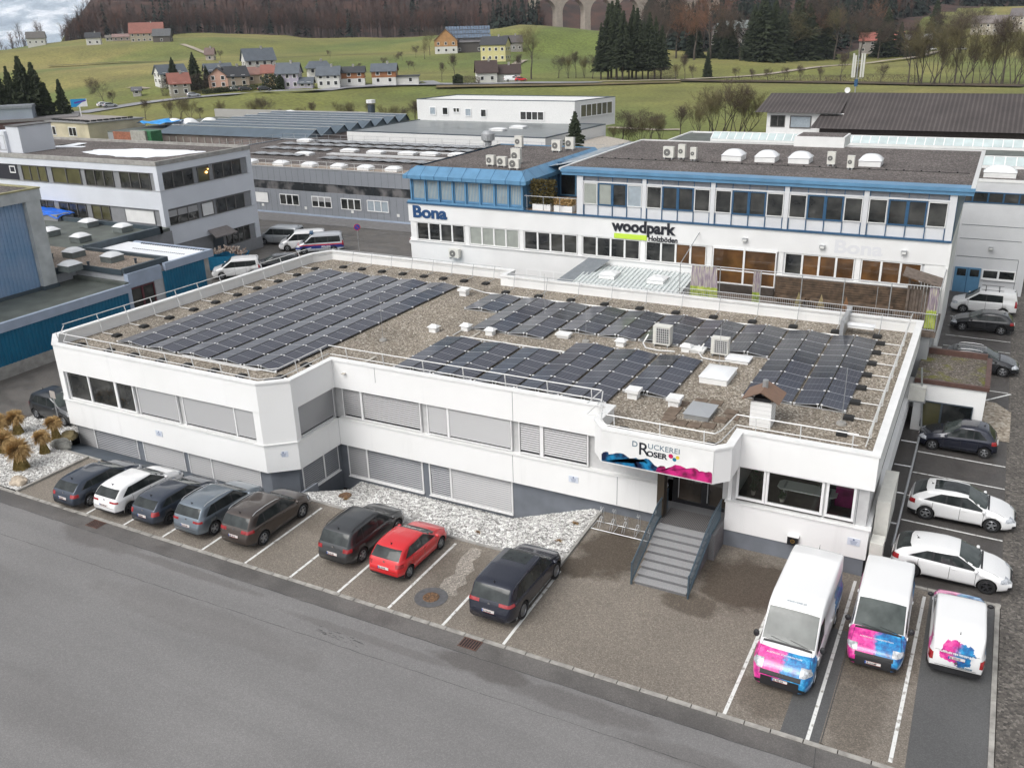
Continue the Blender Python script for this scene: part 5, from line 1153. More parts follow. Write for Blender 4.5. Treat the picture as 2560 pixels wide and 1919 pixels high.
for i in range(8): window(WB,frame(0,YW+.16,0),[(xs[i]+.15,xs[i+1]-.12,'c')],9.22,10.6,fr=.09,frm=blue_m,sill=False,depth=.05)
m=MB().use(blue_m); m.box(-39.15,YW-.1,8.95,-29.3,YW+.16,9.08)
for x in xs: m.box(x-.06,YW+.02,9.05,x+.06,YW+.2,10.72)
m.build('blue_ledge',WB,True)
# recessed balcony between both parts
m=MB().use(mat('terrace_boards',(.22,.16,.11),.8,var=.2,vs=3)); m.box(-29.3,YW+.05,8.86,-25.2,63,8.93); m.build('terrace_floor',WB,True)
m=MB().use(blue_dk); m.box(-29.4,62.9,8.9,-25.2,63.1,11.5); m.build('recess_wall',WB,True)
window(WB,frame(0,62.85,0),even(-29.1,-25.4,3,'ggg'),9.1,11.2,fr=.06,frm=blue_m,sill=False)
window(WB,frame(-29.38,0,PI/2),even(57.6,62.5,5,'ggggg'),9.1,10.6,fr=.06,frm=blue_m,sill=False)
m=MB().use(blue_m); m.prism([(-29.0,63.2),(-26.4,61.5),(-26.4,72),(-29.0,72)],10.9,11.2); m.build('glass_roof_frame',WB,True)
m=MB().use(mat('patent_glazing',(.55,.60,.63),.25,var=.2,vs=.6)); m.quad((-29.8,61.5,11.3),(-26.5,61.5,11.9),(-26.5,72.8,11.9),(-29.8,72.8,11.3)); m.use(blue_dk)
for k in range(6): y=62+k*2.1; m.quad((-29.8,y,11.31),(-26.5,y,11.92),(-26.5,y+.12,11.92),(-29.8,y+.12,11.31))
for k in range(3): x=-29.2+k; z=11.42+(x+29.8)*.18; m.quad((x,61.5,z),(x+.15,61.5,z+.03),(x+.15,72.5,z+.03),(x,72.5,z))
m.build('glazed_link_roof',WB,True)
m=MB().use(galv); m.tube((-29.3,YW+.1,9.95),(-25.2,YW+.1,9.95),.03)
for k in range(4): m.tube((-29.1+k*1.28,YW+.1,8.9),(-29.1+k*1.28,YW+.1,9.95),.025)
m.build('balcony_rail',WB,True)
# right side wall: white edge
m=MB().use(white_metal); m.box(-1.80,YW-.04,0,-1.62,YW+.35,8.84); m.build('corner_post',WB,True)
m=MB().use(blue_dk); m.box(-1.72,YW+.12,8.95,-1.66,72,11.6); m.build('side_cladding',WB,True)
# lettering on the wall
dk_bl=mat('navy_lettering',(.012,.06,.17),.5); lime=mat('lime_bar',(.50,.70,.06),.5); ghost=mat('faded_lettering',(.67,.675,.695),.6)
t=thing('wall_sign','dark blue Bona lettering on the white band below the blue storey','sign',(-37.2,YW,8.2)); text_mesh('lettering','Bona',1.22,dk_bl,Vector((-38.82,YW-.03,7.84)),RX90,t,True,bold=.042,ext=.03,sx=1.22)
t=thing('wall_sign','woodpark Holzböden lettering with a lime green bar','sign',(-20.2,YW,8.1)); text_mesh('lettering','woodpark',1.05,logo_k,Vector((-22.55,YW-.03,8.02)),RX90,t,True,bold=.036,ext=.03,sx=1.0)
MB().use(lime).box(-22.42,YW-.04,7.50,-20.08,YW-.01,7.84).build('bar',t,True); text_mesh('lettering','Holzböden',.50,logo_k,Vector((-19.98,YW-.03,7.50)),RX90,t,True,bold=.010,ext=.02,sx=.92)
t=thing('wall_sign','faded ghost lettering of a removed sign on the white band','sign',(-6,YW,8)); text_mesh('lettering','Bona',1.1,ghost,Vector((-8.1,YW-.003,7.75)),RX90,t,True,bold=.035,ext=.002,sx=1.25)
def lamp(x,z,lb,y=YW):
    t=thing('wall_lamp',lb,'wall lamp',(x,y,z)); m=MB().use(galv); m.box(x-.16,y-.22,z-.1,x+.16,y,z+.1); m.build('housing',t,True); MB().use(plate_m).box(x-.12,y-.24,z-.08,x+.12,y-.22,z+.03).build('lens',t,True)
lamp(-13.5,8.1,'small floodlight right of the woodpark lettering'); lamp(-8.75,8.05,'small floodlight left of the faded lettering'); lamp(-4.1,8.1,'small floodlight right of the faded lettering'); lamp(.55,3.72,'small floodlight on the grey panel wall above the blue door',79.7)
def acw(label,x,y,z,w=.9,h=.7,fan=True,rz=0): return acunit(label,x,y,z,w*.85,h*.8,.34,rz,grille=False)
acw('air conditioner hanging on the white wall below the Bona lettering',-35.1,YW-.25,4.95,1.0,.75)
for a in (('first of the two low air conditioners on the blue edged roof',-33.25,59.5,11.5,.75,.8),('low air conditioner beside it with its fan facing the street',-32.2,59.3,11.5,.85,.75),('tall air conditioner on the blue edged roof',-31.9,61.0,11.5,.9,1.25),('air conditioner in front of the tall one on the blue edged roof',-30.75,58.5,11.5,.95,.75),('air conditioner at the back left of the blue edged roof',-35.9,69.2,11.5,.8,1.1),('left one of the air conditioner pair beside the small spruce',-31.8,67.9,11.5,.9,1.0),('right one of the air conditioner pair beside the small spruce',-31.2,69.2,11.5,.9,1.1),
  ('air conditioner with visible fan on the big gravel roof',-20.8,63.2,12,.9,.9),('tall air conditioner beside the fan unit on the big gravel roof',-19.9,63.4,12,.6,1.1),('yellowed air conditioner at the left of the domes on the big gravel roof',-18.9,62.9,12,.5,.95),('air conditioner between the third and fourth dome',-9.7,63.2,12,.6,.95),('air conditioner with black tray left of the fourth dome',-8.3,62.0,12,.5,.9)): acw(*a)
for i,(x,lb) in enumerate(((-16.4,'first white dome from the left on the big gravel roof'),(-14.1,'second white dome from the left on the big gravel roof'),(-11.85,'third white dome from the left on the big gravel roof'),(-7.35,'fourth white dome, separate from the other three'))): dome('skylight',lb,x,64.2,12,1.35,1.5,.35,.38,group='domes on the big gravel roof')
# hedge and grass in white planters on the balcony
tg=mat('thuja',(.045,.035,.008),.9,vs=5,col2=(.13,.10,.03))
def leafball(m,c,r,n,size,seed,box=None):
    random.seed(seed)
    for k in range(n):
        if box: p=Vector((random.uniform(-box[0],box[0]),random.uniform(-box[1],box[1]),random.uniform(0,box[2])))
        else:
            d=Vector((random.gauss(0,1),random.gauss(0,1),random.gauss(0,1))).normalized(); p=d*r*random.uniform(.6,1.0)
        a=Vector((random.gauss(0,1),random.gauss(0,1),random.gauss(0,1))).normalized()*size; b=a.cross(Vector((random.gauss(0,1),random.gauss(0,1),random.gauss(0,1)))).normalized()*size*.6; q=Vector(c)+p
        m.quad(q-a,q-b,q+a,q+b)
t=thing('hedge','tall brownish evergreen hedge block in a white planter on the balcony','hedge',(-28.1,57.7,8.93)); m=MB().use(tg); leafball(m,(0,0,.35),1,2600,.075,5,(.95,.35,1.75)); m.build('foliage',t); MB().use(white_metal).box(-.7,-.35,0,.7,.35,.42).build('planter',t)
t=thing('ornamental_grass','dry straw coloured grass in a white planter on the balcony','ornamental grass',(-26.4,57.6,8.93)); m=MB().use(straw); leafball(m,(0,0,.5),.5,700,.09,6,(.7,.35,.4)); m.build('foliage',t); MB().use(white_metal).box(-.7,-.3,0,.7,.3,.42).build('planter',t)
# corrugated link roof with two domes
CR=thing('shed_roof','pale corrugated roof with two square domes between both buildings','shed',(-20,55,5))
cm_=mat('pale_corrugated',(.60,.635,.63),.45,var=.08,vs=1.5)
m=MB().use(cm_); n=25
for i in range(n):
    x=-24.0+i*.296
    for a_,b_,za,zb_ in ((0,.03,0,.09),(.03,.10,.09,.09),(.10,.13,.09,0),(.13,.296,0,0)): m.quad((x+a_,53.0,5.0+za),(x+b_,53.0,5.0+zb_),(x+b_,YW,5.5+zb_),(x+a_,YW,5.5+za))
m.build('sheeting',CR,True); MB().use(wht2).box(-24,53.0,2.0,-16.6,YW-.1,4.95).build('wall',CR,True)
for x,lb in ((-22.0,'left square dome on the pale corrugated roof'),(-18.6,'right square dome on the pale corrugated roof')): dome('skylight',lb,x,55.2,5.25,1.1,1.2,.25,.16)
m=MB().use(mat('grey_corrugated',(.25,.27,.29),.5,var=.1))
for i in range(16): x=-26.2+i*.1; m.quad((x,52.9,4.3),(x+.05,52.9,4.36),(x+2.0,56.8,6.02),(x+1.95,56.8,5.96)); m.quad((x+.05,52.9,4.36),(x+.1,52.9,4.3),(x+2.05,56.8,5.96),(x+2.0,56.8,6.02))
m.build('sloping_sheet',CR,True)
m=MB().use(mat('tinted_canopy',(.35,.45,.52),.3)); m.add([(-38.6,56.9,4.1),(-33.4,56.9,3.7),(-33.5,54.5,3.5),(-37.5,54.5,3.6),(-36.6,56.6,4.5)],[(0,3,4),(3,2,4),(2,1,4),(1,0,4)]); tag(m.build('glass_canopy'),'pale blue glass canopy peak in front of the white wall','canopy')
# terrace
TE=thing('terrace','raised terrace with slatted rail, steel frame and stacked timber walls','terrace',(-9,55,4.6))
timber=mat('old_timber',(.045,.032,.022),.85,vs=2.5,col2=(.15,.10,.065)); timb2=mat('grey_timber',(.14,.11,.09),.85,var=.35,vs=4)
MB().use(timb2).box(-16.55,53.05,4.3,-1.65,YW,4.6).build('deck',TE,True)
MB().use(mat('grey_base_wall',(.35,.36,.37),.8)).box(-16.5,53.2,0,-1.9,YW-.05,4.3).build('base_wall',TE,True)
m=MB().use(timber)
for k in range(9): m.box(-11.35,YW-.28,4.62+k*.15,-2.9,YW-.12,4.75+k*.15)
m.build('timber_wall',TE,True)
m=MB().use(galv); m.tube((-16.6,53.1,5.64),(-1.66,53.1,5.64),.025); m.tube((-16.6,53.1,4.72),(-1.66,53.1,4.72),.02)
for k in range(125): x=-16.6+k*.12; m.box(x-.008,53.09,4.72,x+.008,53.11,5.64)
m.build('railing',TE,True)
m=MB().use(galv)
for x in (-16.5,-13.98,-11.5,-9.12,-6.75,-4.23,-1.7): m.tube((x,53.2,4.6),(x,53.2,7.17),.03)
m.tube((-16.5,53.2,7.17),(-1.7,53.2,7.17),.03); m.tube((-16.5,53.2,7.17),(-16.5,YW,8.3),.03); m.tube((-1.7,53.2,7.17),(-1.7,YW,7.3),.03); m.tube((-5.1,55,4.6),(-5.1,55,6.4),.02); m.build('steel_frame',TE,True)
for a in ((-8.9,54.6,-4.2,55.5,4.6,5.25),(-4.0,54.3,-2.6,55.4,4.6,5.15),(-10.9,55.2,-9.3,56.2,4.6,5.0)):
    m=MB().use(timber); x0,y0,x1,y1,z0,z1=a
    for k in range(int((z1-z0)/.2)): m.box(x0,y0,z0+k*.2,x1,y1,z0+k*.2+.16)
    m.build('raised_bed',TE,True)
def banner(x0,x1,label,y=53.25):
    t=NT('forest_banner%d'%int(-x0*10),.8); o=t.xyz(t.obj); n=t.noise(5,4,t.map(t.obj,(3,1,.3))); c=t.ramp(n,(.3,(.16,.12,.17)),(.5,(.34,.29,.32)),(.65,(.52,.50,.38)))
    green=t.ramp(t.noise(3,4,t.obj),(.3,(.20,.28,.03)),(.7,(.55,.60,.15))); c=t.mix(t.math('GREATER_THAN',t.math('ADD',o[2],t.math('MULTIPLY',n,.3)),5.95),green,c); t.out(c)
    m=MB().use(t.m); N=16; vs=[]
    for i in range(N+1):
        for j in range(7):
            k=j/6; w=(x1-x0)*(.85+.15*(1-k)) ; x=x0+(x1-x0-w)/2+w*i/N; vs.append((x,y+.05*math.sin(i*1.9)+.03*math.sin(j),4.75+2.35*k))
    m.add(vs,[(i*7+j,(i+1)*7+j,(i+1)*7+j+1,i*7+j+1) for i in range(N) for j in range(6)]); o=m.build('forest_curtain',smooth=True); tag(o,label,'curtain')
banner(-15.9,-14.05,'wide curtain printed with a lilac and lime forest on the terrace frame'); banner(-12.0,-11.5,'narrow forest print curtain strip on the terrace frame'); banner(-2.3,-1.75,'forest print curtain at the right end of the terrace')
t=thing('wooden_shelter','weathered wooden shelter with a tilted plank roof on the terrace','shelter',(-2.6,55.2,4.6)); m=MB().use(timb2)
for k in range(10): m.box(-3.5+k*.17,55.0,4.65,-3.36+k*.17,55.05,6.9)
m.box(-3.5,54.8,4.6,-3.38,54.9,7.1); m.box(-1.95,54.8,4.6,-1.83,54.9,6.9); m.build('wall',t,True); m=MB().use(timb2); m.add([(-3.8,54.2,7.45),(-1.75,54.2,6.95),(-1.75,55.8,7.05),(-3.8,55.8,7.55),(-3.8,54.2,7.38),(-1.75,54.2,6.88),(-1.75,55.8,6.98),(-3.8,55.8,7.48)],[(0,1,2,3),(7,6,5,4),(0,4,5,1),(1,5,6,2),(2,6,7,3),(3,7,4,0)]); m.build('roof',t,True)
# small plants on the terrace
for x,lb,c in ((-6.6,'rust red conifer shrub behind the terrace rail',(.30,.16,.08)),(-8.0,'pale dry reed tuft behind the terrace rail',(.35,.28,.15)),(-9.3,'pale dry grass by the raised bed',(.33,.28,.14))):
    t=thing('shrub',lb,'shrub',(x,53.6,4.6)); m=MB().use(mat('shrub%d'%int(-x*10),c,.9,var=.4,vs=8)); 
    random.seed(int(-x*7))
    for k in range(260):
        h=random.random()**.7; a=random.uniform(0,2*PI); r=.34*(1-h); p=Vector((r*math.cos(a),r*math.sin(a),h*1.3)); m.add([p+Vector((-.03,0,0)),p+Vector((.03,0,0)),p+Vector((0,0,.12))],[(0,1,2)])
    m.build('foliage',t)
# annex with mossy roof in the side lot
AN=thing('annex','low white annex with mossy roof and brown metal edge in the side lot','annex',(0,52,0))
m=MB().use(white_paint); m.box(-2.1,49.85,0,1.3,54.5,2.85); m.build('wall',AN,True)
m=MB().use(gravel_moss); m.box(-2.2,50.0,2.85,1.15,54.4,2.93); m.build('roof',AN,True)
bm_=mat('brown_flashing',(.10,.055,.045),.5,var=.2)
m=MB().use(bm_); m.box(-2.2,49.75,2.78,1.4,49.95,3.0); m.box(1.15,49.95,2.78,1.4,54.6,3.02); m.box(-2.2,54.4,2.78,1.15,54.6,3.25); m.build('roof_edge',AN,True)
window(AN,frame(0,49.77,0),[(-1.6,-.75,'y'),(-.65,.75,'g')],.35,1.75,fr=.05,frm=anth,sill=False)
m=MB().use(conc); m.box(-2.0,54.7,0,-1.3,56.9,2.6); tag(m.build('concrete_shed'),'stained beige concrete block below the terrace corner','shed')
tm_=gravel('tan_pebbles',(.25,.20,.15),(.48,.42,.34),(.70,.64,.56),sc=7); sheet('tan_gravel_bed',[[(1.35,50.0),(2.75,50.1),(2.8,54.4),(2.0,55.6),(1.35,55.7)]],.02,tm_)
# gap beside the side wall: pipes, boxes, air conditioner
acunit('air conditioner on a bracket in the narrow gap beside the annex',-1.95,49.0,2.0,.5,.75,.8,PI/2,grille=True)
for a,lb in (((-2.28,35.2,1.1,-1.75,38.2,2.9),'tall beige duct box on the side wall by the rear corner of the conference room'),((-2.25,34.0,0,-1.75,34.75,1.6),'beige metal cabinet at the front right wall corner')):
    o=MB().use(ac_m).box(*a).build('duct_box'); tag(o,lb,'cabinet')
m=MB().use(galv); m.tube((-1.5,36,.5),(-1.5,49,.5),.06); m.tube((-1.5,49,.5),(-1.9,49,3.9),.05)
for y in (38,41,44,47): m.tube((-2.3,y,.5),(-1.5,y,.5),.04)
tag(m.build('handrail_pipe'),'grey steel pipe rail running along the gap beside the side wall','pipe')
# ================================================================ GREY PANEL HALL BEHIND (blue door, skylight strips)
CL=thing('industrial_hall','pale grey panel hall with a blue double door and skylight strips','industrial hall',(-10,80,0))
m=MB().use(wht3); m.box(-32.3,79.73,0,3.2,106,8.85); m.build('wall',CL,True)
m=MB().use(anth)
for z in (5.44,4.34,2.9): m.box(-1.8,79.715,z,2.6,79.73,z+.035)
m.box(2.6,79.71,0,2.63,79.73,2.9); m.build('panel_joint',CL,True)
m=MB().use(roof_felt); m.box(-32.2,79.85,8.8,3.1,105.9,8.9); m.build('roof',CL,True)
m=MB().use(gravel_dark); m.box(-24,79.9,8.9,3.05,86.5,8.93); m.build('gravel_strip',CL,True)
m=MB().use(white_metal); m.ring([(-32.3,79.7),(3.25,79.7),(3.25,106),(-32.3,106)],.22,8.85,9.05); m.build('coping',CL,True)
window(CL,frame(0,79.7,0),even(-2.4,3.0,5,'ggggg'),7.3,8.0,fr=.08,frm=blue_dk,sill=False,depth=.05)
window(CL,frame(0,79.7,0),[(.3,1.3,'g'),(1.45,2.5,'g')],1.3,1.9,fr=.10,sill=True,depth=.05)
dm=MB().use(blue_m); dm.box(-1.78,79.6,0,.12,79.72,2.04); d=dm.build('door',CL,True)
m=MB().use(blue_dk); m.box(-.85,79.585,0,-.81,79.6,2.04); m.build('door_gap',d,True)
for a in (-1.6,-.65): MB().use(glass_m).box(a,79.59,1.35,a+.65,79.598,1.92).build('pane',d,True)
for y0,y1,x0,x1 in ((98.7,101.0,-27.9,3.0),(86.6,88.8,-1.2,3.0)):
    t=MB().use(white_metal); t.box(x0,y0,8.9,x1,y1,9.15); sk=t.build('skylight_strip',CL,True)
    m=MB().use(mat('strip_glazing',(.50,.58,.58),.2,var=.12,vs=.7)); m.quad((x0,y0,9.16),(x1,y0,9.16),(x1,(y0+y1)/2,9.75),(x0,(y0+y1)/2,9.75)); m.quad((x0,(y0+y1)/2,9.75),(x1,(y0+y1)/2,9.75),(x1,y1,9.16),(x0,y1,9.16)); m.build('glazing',sk,True)
    m=MB().use(white_metal); x=x0
    while x<x1: m.add([(x,y0,9.17),(x+.08,y0,9.17),(x+.08,(y0+y1)/2,9.78),(x,(y0+y1)/2,9.78)],[(0,1,2,3)]); x+=.85
    m.box(x0,(y0+y1)/2-.05,9.74,x1,(y0+y1)/2+.05,9.80); m.build('glazing_bar',sk,True)
dome('skylight','long white barrel dome on the roof above the blue door',.3,82.2,8.93,2.3,1.5,.4,.5)

# ================================================================ GREY-WHITE OFFICE BLOCK ON THE LEFT
EB=thing('office_building','three storey pale office block with a snow patch on its flat roof','office building',(-80,65,0))
pan=mat('pale_blue_grey_panel',(.64,.665,.71),.6,var=.04,vs=.5); grp=mat('mid_grey_panel',(.24,.245,.255),.7,var=.06); bst=mat('dark_bronze_frame',(.10,.095,.09),.5)
ex1,ey0=-67.74,58.75
m=MB().use(pan)
for z0,z1 in ((9.45,10.1),(6.08,7.82),(2.72,4.5)): m.box(-99,ey0,z0,ex1,70.9,z1)
m.box(ex1-.55,ey0-.004,0,ex1+.004,ey0+.55,10.095); m.box(ex1-.6,70.3,0,ex1+.004,70.904,10.095)
m.build('wall',EB,True)
m=MB().use(grp); m.box(-98.8,ey0+.14,0,ex1-.14,70.7,9.6); m.build('recessed_wall',EB,True)
m=MB().use(conc); m.ring([(-99,ey0-.06),(ex1+.06,ey0-.06),(ex1+.06,70.95),(-99,70.95)],.3,10.1,10.5); m.build('parapet',EB,True)
m=MB().use(alu)
for z in (7.82,4.5): m.box(-99,ey0-.05,z,ex1+.05,ey0,z+.05); m.box(ex1,ey0,z,ex1+.05,70.5,z+.05)
m.build('sill',EB,True)
MB().use(gravel_dark).box(-98.8,ey0+.2,10.0,ex1-.25,70.7,10.25).build('roof',EB,True)
snow=mat('snow',(.85,.87,.90),.5,bump=.1,bs=3)
def snowpoly(pts,z,label,parent=None):
    me=bpy.data.meshes.new('snow'); b=bmesh.new(); vs=[b.verts.new((x,y,z)) for x,y in pts]; f=b.faces.new(vs); bmesh.ops.triangulate(b,faces=[f]); b.to_mesh(me); me.materials.append(snow); o=link('snow_patch',me); tag(o,label,'snow patch',kind='stuff')
random.seed(9)
def blobby(pts,n,j):
    out=[]; N=len(pts)
    for i in range(N):
        a,b=Vector(pts[i]),Vector(pts[(i+1)%N])
        for k in range(n): out.append(tuple(a.lerp(b,k/n)+Vector((random.uniform(-j,j)*1.6,random.uniform(-j,j)))))
    return out
snowpoly(blobby([(-83.5,63.3),(-80.5,62.3),(-76,61.6),(-72.5,61.9),(-70.3,64.5),(-69.9,67.2),(-73,67.4),(-79,67.0),(-83,65.3)],6,.22),10.27,'large melting snow patch')
snowpoly(blobby([(-91.8,64.8),(-89.0,65.3),(-86.6,66.0),(-87.2,66.9),(-89.0,66.6),(-89.6,69.0),(-91.0,68.9),(-90.6,66.6)],4,.06),10.27,'small melting snow patch')
FE=frame(0,ey0+.06,0); FR=frame(ex1-.06,0,PI/2)
ex=lambda a,b=1150: onY(a*S8,b*S8,ey0).x
for a,b,n,k in ((150,300,3,'y'),(340,515,2,'y'),(550,722,3,'g'),(770,955,3,'g')): window(EB,FE,even(ex(a),ex(b),n,k*n),7.95,9.35,fr=.05,frm=bst,sill=False,gl=glass_m)
for a,b,n,k in ((265,345,2,'g'),(385,550,3,'g'),(590,700,2,'y')): window(EB,FE,even(ex(a,1350),ex(b,1350),n,k*n),4.65,5.95,fr=.05,frm=bst,sill=False)
window(EB,FE,[(ex(805,1390),ex(990,1400),'w')],4.7,5.9,fr=.05,frm=grp,sill=False)
m=MB().use(mat('black_panel',(.02,.02,.03),.6)); m.box(-99,ey0+.08,7.9,ex(105,1090),ey0+.14,9.4); m.build('dark_panel',EB,True)
window(EB,frame(0,ey0+.07,0),[(ex(60,1080),ex(88,1080),'g')],8.65,9.15,fr=.10,depth=.05,sill=False)
yr=lambda a,b: onX(a*S8,b*S8,ex1).y
for a,b,n,k,z0,z1 in ((1040,1230,3,'g',7.95,9.3),(1275,1335,1,'y',7.95,9.25),(1380,1545,3,'g',7.95,9.3),(1072,1265,3,'h',4.62,5.9),(1305,1370,1,'w',4.65,5.85),(1405,1572,3,'g',4.62,5.9)):
    zr_=(1110 if z0>7 else 1350); window(EB,FR,even(yr(a,zr_),yr(b,zr_-60),n,k*n),z0,z1,fr=.05,frm=bst,sill=False)
window(EB,FR,even(66.2,69.4,4,'gggg'),1.25,2.65,fr=.05,frm=bst,sill=False)
m=MB().use(grp); m.box(ex1-.1,66.0,0,ex1+.12,70.95,1.15); m.build('plinth',EB,True)
m=MB().use(mat('brown_canopy',(.19,.17,.165),.5,var=.1)); m.add([(ex1,63.7,3.25),(ex1,66.3,3.25),(ex1+1.2,66.5,2.65),(ex1+1.2,63.5,2.65)],[(0,3,2,1)]); m.box(ex1+1.17,63.5,2.55,ex1+1.2,66.5,2.67); m.build('door_canopy',EB,True)
m=MB().use(anth); m.box(ex1-.05,64.3,0,ex1+.02,65.6,2.3); m.build('door',EB,True)
# warm pendant lamp seen inside one window
t=thing('pendant_lamp','glowing orange pendant lamp behind the small top floor window','lamp',(ex1-.25,64.7,8.6)); lm=mat('lamp_glow',(.9,.5,.15),.5,emit=(1,.55,.15),es=4); m=MB().use(lm); m.T=Matrix.Translation((.23,0,.1)); m.lathe([(0,.13),(.10,.08),(.13,0),(.08,-.08),(0,-.1)],12); m.T=Matrix.Translation((.23,.25,.38)); m.lathe([(0,.08),(.07,0),(0,-.07)],12); m.build('shade',t,smooth=True)
# roof plant boxes
t=thing('roof_plantroom','pale metal plant room with windows on the left end of the office roof','plant room',(-90,62,10.25))
m=MB().use(pan); m.box(-93.0,60.3,10.25,-90.9,62.6,12.4); m.box(-90.9,60.6,10.25,-88.9,64.4,12.9); m.build('wall',t,True); MB().use(bst).box(-91.0,60.5,12.9,-88.8,64.5,12.98).build('roof',t,True)
window(t,frame(0,60.28,0),even(-92.8,-91.1,2,'gg'),10.6,12.0,fr=.05,frm=alu,sill=False,depth=.05)
# ================================================================ BLUE WORKSHOP, bottom left
bw=NT('blue_corrugated_wall',.45); bw.out(bw.mix(bw.ramp(bw.noise(.8,4),(.4,0),(.75,1)),(.0,.115,.22),(.005,.15,.27)))
def corrug(m,x,y0,y1,z0,z1,p=.28,d=.05):
    y=y0
    while y<y1-.01:
        a=min(y+p*.5,y1); b=min(y+p,y1)
        m.quad((x,y,z0),(x+d,y+p*.12,z0),(x+d,y+p*.12,z1),(x,y,z1)); m.quad((x+d,y+p*.12,z0),(x+d,y+p*.55,z0),(x+d,y+p*.55,z1),(x+d,y+p*.12,z1)); m.quad((x+d,y+p*.55,z0),(x,y+p*.67,z0),(x,y+p*.67,z1),(x+d,y+p*.55,z1)); m.quad((x,y+p*.67,z0),(x,b,z0),(x,b,z1),(x,y+p*.67,z1)); y+=p
GW=thing('workshop','long low workshop with teal blue corrugated walls and grey felt roof','workshop',(-60,38,0))
m=MB().use(bw.m); corrug(m,-57.05,15,44.95,.85,3.1); m.build('corrugated_wall',GW,True)
m=MB().use(conc); m.box(-57.2,15,-.05,-56.98,45,.85); m.box(-75,15,0,-57.2,44.9,3.0); m.build('plinth',GW,True)
m=MB().use(pale_blue); m.box(-57.2,15,3.1,-56.9,45.1,3.72); m.box(-57.4,44.8,0,-56.92,45.1,3.1); m.build('fascia',GW,True)
MB().use(roof_felt).box(-75,15,3.45,-57.2,44.9,3.60).build('roof',GW,True)
MB().use(roof_felt).box(-62.9,44.75,3.6,-57.1,45.15,3.85).build('roof_upstand',GW,True)
TB=thing('warehouse','tall block with ribbed pale blue panels between concrete pillars','warehouse',(-66,35,3.6))
rb=NT('ribbed_pale_blue',.45); rb.out(rb.mix(rb.ramp(rb.noise(.35,4),(.35,0),(.7,1)),(.17,.30,.47),(.30,.38,.52)))
m=MB().use(rb.m); corrug(m,-62.45,20,41.6,3.6,10.25,.30,.06); m.build('ribbed_wall',TB,True)
m=MB().use(mat('aged_white_fascia',(.45,.47,.47),.8,var=.15,vs=1.2)); m.box(-80,20,10.2,-62.0,42.9,11.0); m.box(-62.6,41.6,3.6,-62.02,42.75,10.2); m.box(-80,42.4,3.6,-62.6,42.7,10.2); m.build('concrete_frame',TB,True)
MB().use(mat('lichen_coping',(.30,.28,.16),.9,var=.3,vs=2)).ring([(-80,20),(-61.95,20),(-61.95,42.95),(-80,42.95)],.35,11.0,11.1).build('coping',TB,True)
MB().use(gravel_dark).box(-79.6,20,10.8,-62.3,42.6,11.02).build('roof',TB,True)
MB().use(gutter_dark).box(-62.42,20,3.6,-62.25,41.6,3.85).box(-62.65,41.5,3.6,-61.95,42.85,3.9).build('base_flashing',TB,True)
# middle part with tan gravel roof
MG=thing('workshop','flat roofed workshop part with tan gravel and white domes beside the blue walls','workshop',(-62,46,0))
m=MB().use(mat('pale_grey_wall',(.42,.43,.45),.7,var=.05)); m.box(-75,45.15,0,-57.25,48.9,4.3); m.box(-75,42.9,3.5,-63.0,45.2,4.29); m.box(-57.26,47.5,0,-57.12,48.34,3.34); m.build('wall',MG,True)
m=MB().use(pale_blue); m.box(-57.5,45.12,3.35,-57.08,48.33,4.44); m.build('fascia',MG,True)
m=MB().use(gravel_tan); m.box(-72,42.85,4.31,-62.95,45.1,4.615); m.box(-72,45.1,4.31,-57.6,49.0,4.62); m.build('roof',MG,True)
m=MB().use(gutter_dark); m.box(-57.6,45.1,4.45,-57.3,49.0,4.85); m.box(-62.95,42.9,4.3,-62.85,45.1,4.8); m.box(-62.85,45.05,4.3,-57.6,45.12,4.75); m.box(-67.5,49.0,4.45,-57.3,49.35,4.85); m.build('roof_edge',MG,True)
window(MG,frame(-57.12,0,PI/2),[(45.2,46.2,'g'),(46.35,47.35,'g')],1.7,3.2,fr=.07,frm=mat('oxblood_frame',(.12,.03,.04),.5),sill=False)
GR=thing('workshop','workshop part with wet green grey felt roof and four white domes','workshop',(-78,52,0))
MB().use(grp).box(-98,44,0,-66.9,58.6,4.3).build('wall',GR,True); MB().use(roof_felt).box(-98,44,4.3,-67.0,58.5,4.58).build('roof',GR,True)
m=MB().use(gutter_dark); m.box(-67.1,49.2,4.3,-66.7,57.4,4.95); m.box(-98,57.1,4.3,-66.7,57.4,4.95); m.build('roof_edge',GR,True); MB().use(gravel_tan).box(-68.3,49.2,4.58,-67.1,57.0,4.63).build('gravel_margin',GR,True)
WR=thing('workshop','workshop end with snow white corrugated roof over a teal blue wall','workshop',(-61,51,0))
m=MB().use(bw.m); corrug(m,-57.05,48.35,52.6,.85,3.9); m.build('corrugated_wall',WR,True); MB().use(conc).box(-66.7,48.35,0,-57.1,53.3,3.95).build('wall',WR,True)
MB().use(pale_blue).box(-57.2,48.6,3.9,-56.9,53.75,4.5).box(-66,53.4,3.9,-57.2,53.75,4.5).build('fascia',WR,True)
m=MB().use(snow); m.box(-66.6,49.4,3.95,-57.25,53.4,4.42); m.use(anth)
for k in range(28): m.box(-64.8+k*.28,53.2,4.42,-64.7+k*.28,53.35,4.5); m.box(-64.0+k*.22,51.6,4.42,-63.93+k*.22,51.7,4.46)
m.build('roof',WR,True)
cg=mat('dome_curb_green_grey',(.16,.18,.175),.7,var=.15)
